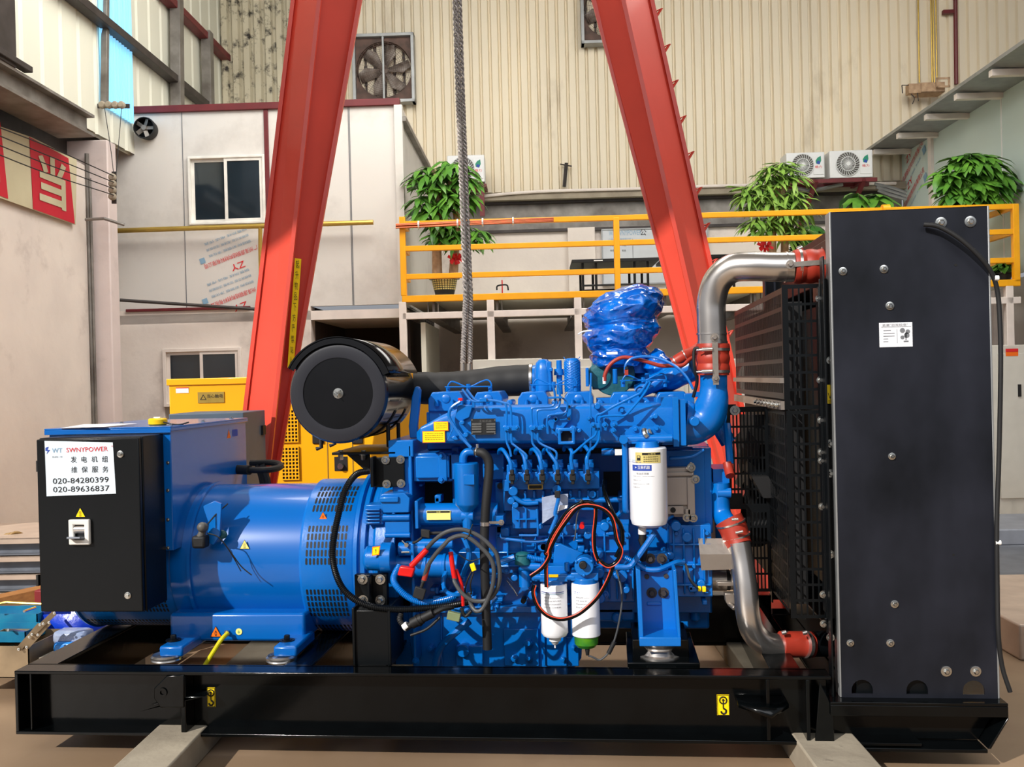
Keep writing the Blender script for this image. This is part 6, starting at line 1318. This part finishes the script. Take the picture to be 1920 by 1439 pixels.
for v in (656, 697): P('hose_clamp', 'chrome', lambda q: (q.tube([at(1336.5, v-2.5, 3.5), at(1336.5, v+2.5, 3.5)], .0605, 36, 0), q.cyl(at(1316, v, 3.435), at(1336, v-1, 3.43), .007), q.cyl(at(1306, v+1, 3.44), at(1318, v, 3.435), .003)))
for u in (1498, 1545): P('hose_clamp', 'chrome', lambda q: (q.tube([at(u-2.5, 500, 3.43), at(u+2.5, 500, 3.43)], .0605, 36, 0), q.cyl(at(u-3, 468, 3.43), at(u+6, 464, 3.43), .009)))
lo = [(1384, 1018, 3.49), (1390, 1050, 3.48), (1397, 1100, 3.46), (1402, 1150, 3.45), (1412, 1185, 3.46), (1432, 1205, 3.48), (1458, 1212, 3.50), (1480, 1211, 3.51)]
P('coolant_pipe', 'chrome', lambda q: pt(q, lo, .043, n=32, sm=8), ang=50)
P('coolant_hose', 'red_hose', lambda q: q.tube([at(1464+i*5.8, 1209, 3.50+i*.003) for i in range(11)], .046, 32, 0))
P('radiator_outlet', 'black_sheet', lambda q: q.tube([at(1515, 1208, 3.53), at(1600, 1207, 3.58)], .045, 28, 0))
for u in (1472, 1511): P('hose_clamp', 'chrome', lambda q: (q.tube([at(u-3, 1209, 3.505), at(u+3, 1209, 3.51)], .0475, 32, 0), q.cyl(at(u-6, 1188, 3.46), at(u+2, 1186, 3.46), .008)))
# charging alternator, heat shield
P('charging_alternator', 'alu', lambda q: (pX(q, 1333, 1362, 1088, 20, 3.56, 30), pX(q, 1366, 1385, 1088, 18, 3.56, 30), pbox(q, 1345, 1092, 1380, 1100, 3.5, 3.56), poly(q, c3b([(1050, 545), (1145, 545), (1140, 640), (1080, 655), (1060, 620)]), 3.5, 3.54), q.cyl(at(*c3b([(1095, 640)])[0], 3.5), at(*c3b([(1140, 680)])[0], 3.47), .008)), bevel=.002)
P('alternator_core', 'black_matte', lambda q: (pX(q, 1360, 1368, 1088, 19, 3.56, 30), pX(q, 1326, 1334, 1086, 15, 3.58)))
P('heat_shield', 'alu', lambda q: q.add([at(1309, 1010, 3.50), at(1375, 1010, 3.50), at(1376, 1040, 3.46), at(1378, 1068, 3.46), at(1315, 1070, 3.46), at(1312, 1040, 3.46)], [(0, 1, 2, 5), (5, 2, 3, 4)]))
P('alternator_lead', 'grey_cable', lambda q: pt(q, c3b([(640, 265, 3.44), (690, 275, 3.44), (715, 330, 3.44), (740, 420, 3.44), (790, 480, 3.44), (830, 505, 3.44), (900, 520, 3.46)]), .0045))
P('harness', 'blue', lambda q: pt(q, c3b([(260, 275, 3.38), (340, 325, 3.38), (450, 330, 3.38), (540, 295, 3.4), (620, 265, 3.42), (680, 265, 3.44)]), .0095))
P('lead_tag', 'sticker_yellow', lambda q: (pbox(q, 1309, 1101, 1315, 1110, 3.43, 3.445), pbox(q, 1317, 1101, 1324, 1111, 3.43, 3.445)), bevel=.002)
P('crank_damper', 'blue', lambda q: pX(q, 1335, 1350, 1000, 60, 3.83, 40))
P('cooling_fan', 'black_matte', lambda q: (pX(q, 1400, 1440, 900, 35, 3.85, 30), [q.obox(V((at(1420, 900, 3.85).x, 3.9+math.cos(a)*.16, at(1420, 900, 3.9).z+math.sin(a)*.16)), V((.03, 0, 0)), V((0, math.cos(a), math.sin(a)))*.1, V((.5, -math.sin(a), math.cos(a))).normalized()*.045) for a in [k*6.283/8 for k in range(8)]]))
# ---------------- loose cables (parts of the engine loom) ----------------
P('conduit', 'black_sheet', lambda q: loom(q, [(690, 884, 3.42), (668, 890, 3.38), (648, 918, 3.34), (636, 960, 3.33), (626, 1010, 3.32), (624, 1050, 3.31), (635, 1090, 3.31), (655, 1117, 3.30), (690, 1136, 3.30), (740, 1143, 3.30), (800, 1141, 3.30), (850, 1135, 3.32), (885, 1128, 3.36)], .0125, n=12, pitch=.0065))
P('corrugated_loom', 'blue', lambda q: loom(q, [(748, 1062, 3.40), (738, 1085, 3.36), (745, 1102, 3.33), (765, 1120, 3.32), (790, 1130, 3.31), (820, 1128, 3.33), (850, 1120, 3.36), (870, 1105, 3.4)], .0125, n=12, pitch=.0065))
P('harness', 'blue', lambda q: (pt(q, c1b([(1300, 320, 3.42), (1270, 400, 3.4), (1275, 500, 3.38), (1330, 560, 3.36), (1430, 580, 3.36), (1520, 540, 3.4)]), .008), pt(q, [(866, 1000, 3.42), (880, 1040, 3.42), (868, 1080, 3.45)], .01)))
G1 = c7([(620, 1290, 3.28), (760, 1180, 3.28), (900, 1080, 3.27)])
P('starter_cable', 'grey_cable', lambda q: pt(q, c7([(1070, 1270, 3.30), (1170, 1160, 3.28), (1300, 1070, 3.27), (1450, 1040, 3.27), (1580, 1070, 3.27), (1720, 1150, 3.27), (1850, 1290, 3.27)])+c1b([(1890, 220, 3.27), (1900, 400, 3.27), (1840, 570, 3.28), (1740, 640, 3.28), (1600, 640, 3.28), (1480, 560, 3.28), (1400, 440, 3.29), (1390, 390, 3.3)]), .0075, n=10))
P('starter_cable', 'grey_cable', lambda q: pt(q, c1b([(1040, 430, 3.29), (1090, 260, 3.28), (1180, 120, 3.27), (1280, 10, 3.26)])+c7([(1340, 1150, 3.26), (1450, 1110, 3.26), (1550, 1130, 3.26), (1680, 1230, 3.26)])+c1b([(1790, 150, 3.26), (1835, 280, 3.26), (1820, 480, 3.26), (1760, 640, 3.27), (1700, 740, 3.27), (1640, 760, 3.27), (1590, 710, 3.28), (1565, 640, 3.3), (1550, 560, 3.32)]), .0075, n=10))
P('cable_strap', 'black_matte', lambda q: (pt(q, c7([(1500, 1150), (1545, 1120), (1570, 1075)]), .003, 3.255), pt(q, c7([(1560, 1080), (1590, 1000), (1600, 980)]), .002, 3.26)))
P('terminal_boot', 'red_boot', lambda q: (q.cyl(at(*c1b([(1085, 65)])[0], 3.29), at(*c1b([(900, 260)])[0], 3.29), .0105), q.obox(at(*c1b([(855, 310)])[0], 3.29), V((.026, 0, -.004)), V((0, .014, 0)), V((.005, 0, .016)))), bevel=.004)
P('terminal_boot', 'red_boot', split=True, f=lambda q: (pt(q, c1b([(1350, 95, 3.30), (1370, 250, 3.30), (1395, 400, 3.30)]), .0085, n=12, sm=2), pt(q, c1b([(1410, 290, 3.31), (1470, 450, 3.31), (1485, 560, 3.31), (1490, 700, 3.31)]), .006, n=10, sm=3)))
P('terminal_boot', 'red_hose', lambda q: q.cyl(at(*c1b([(1100, 240)])[0], 3.287), at(*c1b([(1050, 410)])[0], 3.287), .009))
P('cable_end', 'rubber', lambda q: (q.cyl(at(*c1b([(1045, 420)])[0], 3.287), at(*c1b([(1015, 500)])[0], 3.287), .006), q.obox(at(*c1b([(1000, 555)])[0], 3.287), V((.019, 0, -.006)), V((0, .008, 0)), V((.006, 0, .019)))), bevel=.003)
P('cable_box', 'rubber', lambda q: (q.obox(at(*c7([(1070, 1085)])[0], 3.30), V((.015, 0, -.003)), V((0, .01, 0)), V((0, 0, .013))), pt(q, c7([(1115, 1085), (1200, 1080), (1300, 1075)]), .006, 3.31), pt(q, c7([(1030, 1130), (960, 1180), (920, 1190)]), .005, 3.31)), bevel=.002)
P('round_connector', 'black_matte', lambda q: (q.cyl(at(760, 1178, 3.28), at(775, 1169, 3.28), .012), q.cyl(at(772, 1170, 3.28), at(792, 1160, 3.28), .019), q.cyl(at(790, 1161, 3.28), at(812, 1150, 3.28), .016), q.cyl(at(783, 1165, 3.28), at(786, 1163, 3.28), .022), pt(q, [(812, 1151, 3.29), (830, 1142, 3.3), (850, 1138, 3.32)], .01), pt(q, [(770, 1192, 3.28), (800, 1180, 3.28), (825, 1158, 3.29)], .005)))
P('connector_lead', 'rubber', lambda q: loom(q, [(752, 1152, 3.30), (749, 1162, 3.29), (755, 1172, 3.285), (762, 1177, 3.28)], .010, n=10))
P('connector_tape', 'white', lambda q: q.cyl(at(757, 1178, 3.28), at(765, 1172, 3.28), .0135))
P('relay_connector', 'conn_green', lambda q: q.obox(at(851, 1156, 3.29), V((.022, 0, -.005)), V((0, .01, 0)), V((.003, 0, .014))), bevel=.002)
P('plug_tag', 'sticker_yellow', lambda q: q.obox(at(887, 1064, 3.30), V((.008, 0, .003)), V((0, .005, 0)), V((-.004, 0, .013))), bevel=.002)
P('thin_leads', 'black_matte', lambda q: (pt(q, [(884, 1072, 3.31), (876, 1090, 3.31), (872, 1110, 3.32), (880, 1125, 3.33)], .003), pt(q, [(888, 1074, 3.31), (882, 1095, 3.31), (884, 1115, 3.32)], .003), pt(q, [(865, 1140, 3.3), (872, 1156, 3.3), (884, 1146, 3.3)], .006), pt(q, [(860, 1040, 3.3), (880, 1052, 3.3), (900, 1048, 3.3)], .002)))
def hose2(nm, pts, Y, off=.0):
    P('fuel_hose', 'black_gloss', lambda q: pt(q, pts, .0072, Y, n=12, sm=6))
    Pp = crv([at(u, v, Y) for u, v in pts], 6); o2_ = []
    for i, p in enumerate(Pp):
        d = (Pp[min(i+1, len(Pp)-1)]-Pp[max(i-1, 0)]).normalized(); n_ = V((-d.z, 0, d.x)); o2_.append(p+n_*off-V((0, .0050, 0)))
    q = MB(); q.tube(o2_, .0023, 6, 0); q.build('hose_stripe', 'orange_line', en)
hA = c6([(1100, 1320), (1150, 1150), (1250, 980), (1330, 860), (1420, 780), (1520, 735), (1610, 740), (1660, 800), (1655, 950), (1640, 1100), (1650, 1280), (1700, 1420)])
hB = hA[-1:]+c2b([(1340, 190), (1440, 250), (1540, 200), (1590, 80)])+c6([(1900, 1150), (1860, 950), (1800, 850), (1700, 790), (1560, 770), (1450, 800), (1350, 920), (1240, 1080), (1150, 1260)])+c2b([(780, 150), (700, 270), (570, 365)])
hose2('a', hA[::-1]+c2b([(770, 100), (745, 250), (748, 485)]), 3.285, .004)
hose2('b', hB, 3.275, -.0045)
hose2('c', c2b([(1500, 230), (1440, 400), (1330, 590), (1180, 740), (1050, 820), (900, 850), (760, 810), (650, 700), (600, 560), (615, 460)]), 3.285, -.0045)
P('loop_tie', 'black_matte', lambda q: (pt(q, c6([(1490, 740), (1515, 705)]), .006, 3.27, sm=0),))
P('tie_tail', 'grey_cable', lambda q: pt(q, c6([(1500, 760), (1450, 900), (1435, 1080), (1415, 1170)]), .0022, 3.28))
P('fuel_hose', 'black_gloss', lambda q: pt(q, c6([(1760, 490, 3.42), (1760, 600, 3.36), (1830, 800, 3.32), (1880, 900, 3.32)])+[(1165, 990, 3.32), (1166, 1020, 3.32), (1155, 1045, 3.32)], .0078, n=12))
P('drain_chain', 'zinc', lambda q: (pt(q, [(950, 1089, 3.55), (962, 1104, 3.55), (970, 1118, 3.55)], .003)))
P('drain_plug', 'black_matte', lambda q: (pY(q, 981, 1128, 5, 3.55, 3.6, 16), pY(q, 938, 912, 6, 3.52, 3.6, 16)))
# ================= radiator =================
ra = thing('radiator', 'tall black radiator with perforated fan guards and a hanging black hose', 'radiator', (at(1710, 1310, 3.24).x, 3.24, ZC))
YR = 3.235; rx0, rx1 = at(1568, 850, YR).x, at(1861, 850, YR).x; rz1 = at(1710, 392, YR).z; rz0 = ZC
def xz(u, v): p = at(u, v, YR); return p.x, p.z
# side plate with three rounded foot holes
holes = [(at(u, 1300, YR).x, .0185*1.0) for u in (1617, 1720, 1826)]
def sidep(q, y0, y1):
    zz = rz0+.012; r = .032; n = 10; x = rx0; t_ = zz+.02
    P_ = [(rx0, y0, rz0)]
    for cx, _ in holes:
        P_ += [(cx-r, y0, zz-.002)] if 0 else []
    q.box(rx0, rx1, y0, y1, rz0, zz); q.box(rx0, rx1, y0, y1, zz+.05, rz1)
    xs_ = [rx0]
    for cx, _ in holes: xs_ += [cx-.034, cx+.034]
    xs_.append(rx1)
    for i in range(0, len(xs_), 2): q.box(xs_[i], xs_[i+1], y0, y1, zz, zz+.05)
    for cx, _ in holes:
        for i in range(n):
            a0, a1 = math.pi*i/n, math.pi*(i+1)/n
            q.prism([(cx+math.cos(a0)*.034, y0, zz+.012+math.sin(a0)*.034), (cx+math.cos(a1)*.034, y0, zz+.012+math.sin(a1)*.034), (cx+math.cos(a1)*.034, y0, zz+.05), (cx+math.cos(a0)*.034, y0, zz+.05)], (0, y1-y0, 0))
q = MB(); sidep(q, YR, YR+.006); sp_ = q.build('side_plate', 'radiator_black', ra)
q = MB(); q.box(rx0-.006, rx0, YR-.001, YR+.06, rz0, rz1); q.box(rx1, rx1+.006, YR-.001, YR+.06, rz0, rz1); q.box(rx0, rx1, YR, YR+.05, rz1-.004, rz1); q.build('plate_flange', 'galv', ra, bevel=.0015)
YR2 = 4.62
q = MB(); q.box(rx0, rx1, YR2, YR2+.006, rz0, rz1); q.box(rx0-.006, rx0, YR2-.06, YR2, rz0, rz1); q.build('side_plate', 'radiator_black', ra)
q = MB(); q.box(rx0+.12, rx0+.30, YR+.06, YR2-.06, rz0+.2, rz1-.25); q.box(rx0+.05, rx1-.05, YR+.02, YR2-.02, rz1-.2, rz1-.02); q.box(rx0+.05, rx1-.1, YR+.02, YR2-.02, rz0+.0, rz0+.12); q.build('core', 'black_sheet', ra, bevel=.004)
# vertical corner channel left of the side plate
fx = at(1546, 850, YR+.02).x
q = MB(); q.box(fx, rx0-.006, YR+.045, YR+.05, at(1555, 1195, YR).z, at(1555, 520, YR).z); q.box(fx-.004, fx, YR+.045, YR+.08, at(1555, 1155, YR).z, at(1555, 535, YR).z)
q.prism([at(1546, 1160, YR+.045), at(1566, 1200, YR+.045), at(1568, 1160, YR+.045)], (0, .005, 0)); q.box(rx0-.03, rx0-.024, YR+.0, YR+.045, rz0, at(1555, 480, YR).z); q.build('corner_channel', 'black_sheet', ra, bevel=.001)
q = MB()
for v in (520, 676, 832, 888, 1040, 1196): pbolt(q, 1557, v, YR+.043, .008, .012)
q.build('channel_bolts', 'zinc', ra)
q = MB()
for v in (560, 713, 788, 848, 864, 950, 1115, 1170): pbolt(q, 1535+(v-500)*.014, v, YR+.06, .0075, .014)
q.build('channel_bolts', 'zinc', ra)
q = MB()
for u, v, r in ((1764, 418, 10), (1819, 416, 10), (1580, 509, 7.5), (1657, 505, 7.5), (1668, 574, 7.5), (1672, 856, 6.5), (1677, 1133, 7), (1594, 1206, 6.5), (1669, 1206, 7), (1774, 1259, 9.5), (1829, 1259, 9.5)):
    p = at(u, v, YR); kk = r*YR/F; q.mark(); q.lathe(p, (0, -1, 0), [(0, kk), (.003, kk), (.004, kk*.7)], 24); q.lathe(p-V((0, .003, 0)), (0, -1, 0), [(0, kk*.55), (.007, kk*.55), (.010, kk*.35)], 6)
q.build('plate_bolts', 'zinc', sp_)
P('plug_hole', 'black_ink', lambda q: (pY(q, 1792, 497, 2.5, YR-.001, YR), pY(q, 1788, 1041, 2, YR-.001, YR)), sp_)
q = MB(); plate(q, (1648, 606), (1711, 650), YR, 'paper')
q.use('grey_ink'); 
def pl_(u0, v0, u1, v1): q.box(at(u0, v0, YR).x, at(u1, v0, YR).x, YR-.0026, YR-.002, at(u0, v1, YR).z, at(u0, v0, YR).z)
pl_(1652, 613.5, 1708, 614.3); pl_(1681, 617, 1681.6, 644)
for i, w_ in enumerate((14, 21, 21, 9, 9)): pl_(1656, 620+i*5.2, 1656+w_, 621.2+i*5.2)
q.text('重要"日常检查"', at(1678, 609.5, YR-.0026), XU, ZU, .0075, .08)
for u, v, r in ((1692, 620, 4.5), (1702, 622, 4), (1700, 629, 5), (1692, 633, 3.5)): q.lathe(at(u, v, YR-.002), (0, -1, 0), [(0, r*.0018), (.0006, r*.0018)], 16)
pl_(1697, 624, 1699, 638); pl_(1694, 639, 1703, 642); q.build('check_sticker', None, sp_)
q = MB(); plate(q, (1550, 722), (1561, 757), YR+.04, 'sticker_yellow'); q.use('black_ink').text('V', at(1556, 743, YR+.037), XU, ZU, .02, .012); q.text('ϟ', at(1556, 753, YR+.037), XU, ZU, .008); q.build('hazard_sticker', None, ra)
P('overflow_hose', 'rubber', lambda q: pt(q, [(1732, 421, YR-.02), (1760, 425, YR-.03), (1800, 448, YR-.04), (1840, 485, YR-.04), (1862, 518, YR-.03), (1872, 560, YR-.02), (1876, 640, YR-.02), (1876, 720, YR-.02), (1873, 860, YR-.01), (1869, 980, YR-.01), (1870, 1100, YR-.01), (1872, 1190, YR-.01), (1879, 1250, YR), (1894, 1298, YR)], .0075, n=12), ra)
P('hose_tie', 'white', lambda q: (pX(q, 1864, 1872, 522, 5, YR-.03), pX(q, 1866, 1876, 1018, 4.5, YR-.01)), ra)
P('outlet_flange', 'black_sheet', lambda q: (q.box(at(1545, 470, 3.4).x, rx0+.1, 3.3, 3.6, at(1560, 560, 3.4).z, at(1560, 450, 3.4).z),), ra, bevel=.004)
# guards: real perforated sheets
def guard(nm, O, U, W_, w_, h_, nx, nz, mx, mz, gx, gz):
    q = MB(); slots(q, O, U, W_, w_, h_, nx, nz, mx, mz, gx*1.15, gz, .0016); return q.build(nm, 'black_sheet', ra)
YG = 3.32
def gz(v, u=1510, Y=YG): return at(u, v, Y).z
gx0, gx1 = at(1472, 800, YG).x, at(1546, 800, YG).x
guard('guard_panel', (gx0, YG, gz(768)), XU, ZU, gx1-gx0, gz(533)-gz(768), 5, 7, .019, .014, .005, .009)
guard('guard_panel', (gx0+.005, YG, gz(1160)), XU, ZU, gx1-gx0, gz(770)-gz(1160), 5, 13, .019, .012, .005, .009)
# upper guard seen along its depth (facing the engine)
guard('guard_side', (gx0, 4.55, gz(748)), (0, -1, 0), ZU, 4.55-YG, gz(538)-gz(748), 56, 6, .02, .02, .0065, .015)
q = MB(); q.box(gx0-.012, gx0+.002, YG, 4.55, gz(768), gz(752)); q.box(gx0-.014, gx0+.004, YG, 4.55, gz(718), gz(708)); q.build('guard_rail', 'alu', ra)
q = MB()
for i in range(7): q.bolt((gx0-.014, YG+.05+i*.08, gz(760)), (-1, 0, 0), .007, .009)
q.build('guard_bolts', 'zinc', ra)
guard('guard_side', (gx0, YG+.36, gz(1150)), (0, -1, 0), ZU, .36, gz(772)-gz(1150), 12, 13, .012, .012, .006, .008)
YG2 = YG+.36; kx0, kx1 = at(1366, 900, YG2).x, gx0
zA, zB_ = at(1400, 955, YG2).z, at(1400, 763, YG2).z
guard('guard_panel', (kx0, YG2, zA), XU, ZU, kx1-kx0, zB_-zA, 10, 6, .012, .02, .005, .008)
xm_ = at(1400, 955, YG2).x; guard('guard_panel', (xm_, YG2, at(1400, 1110, YG2).z), XU, ZU, kx1-xm_, zA-at(1400, 1110, YG2).z, 5, 5, .012, .012, .005, .008)
q = MB(); q.box(kx0-.002, at(1392, 955, YG2).x, YG2-.003, YG2, zA, at(1392, 925, YG2).z); q.box(kx0-.002, at(1384, 955, YG2).x, YG2-.003, YG2, zB_-.03, zB_+.01); q.build('guard_corner', 'black_sheet', ra)
q = MB(); pbolt(q, 1378, 770, YG2-.004, .011, .008); q.build('guard_bolts', 'zinc', ra)
q = MB(); q.box(gx0+.03, gx0+.09, 3.45, 4.5, gz(1150), gz(560)); q.build('fan_shroud', 'black_matte', ra)
print('objects', len(bpy.data.objects))
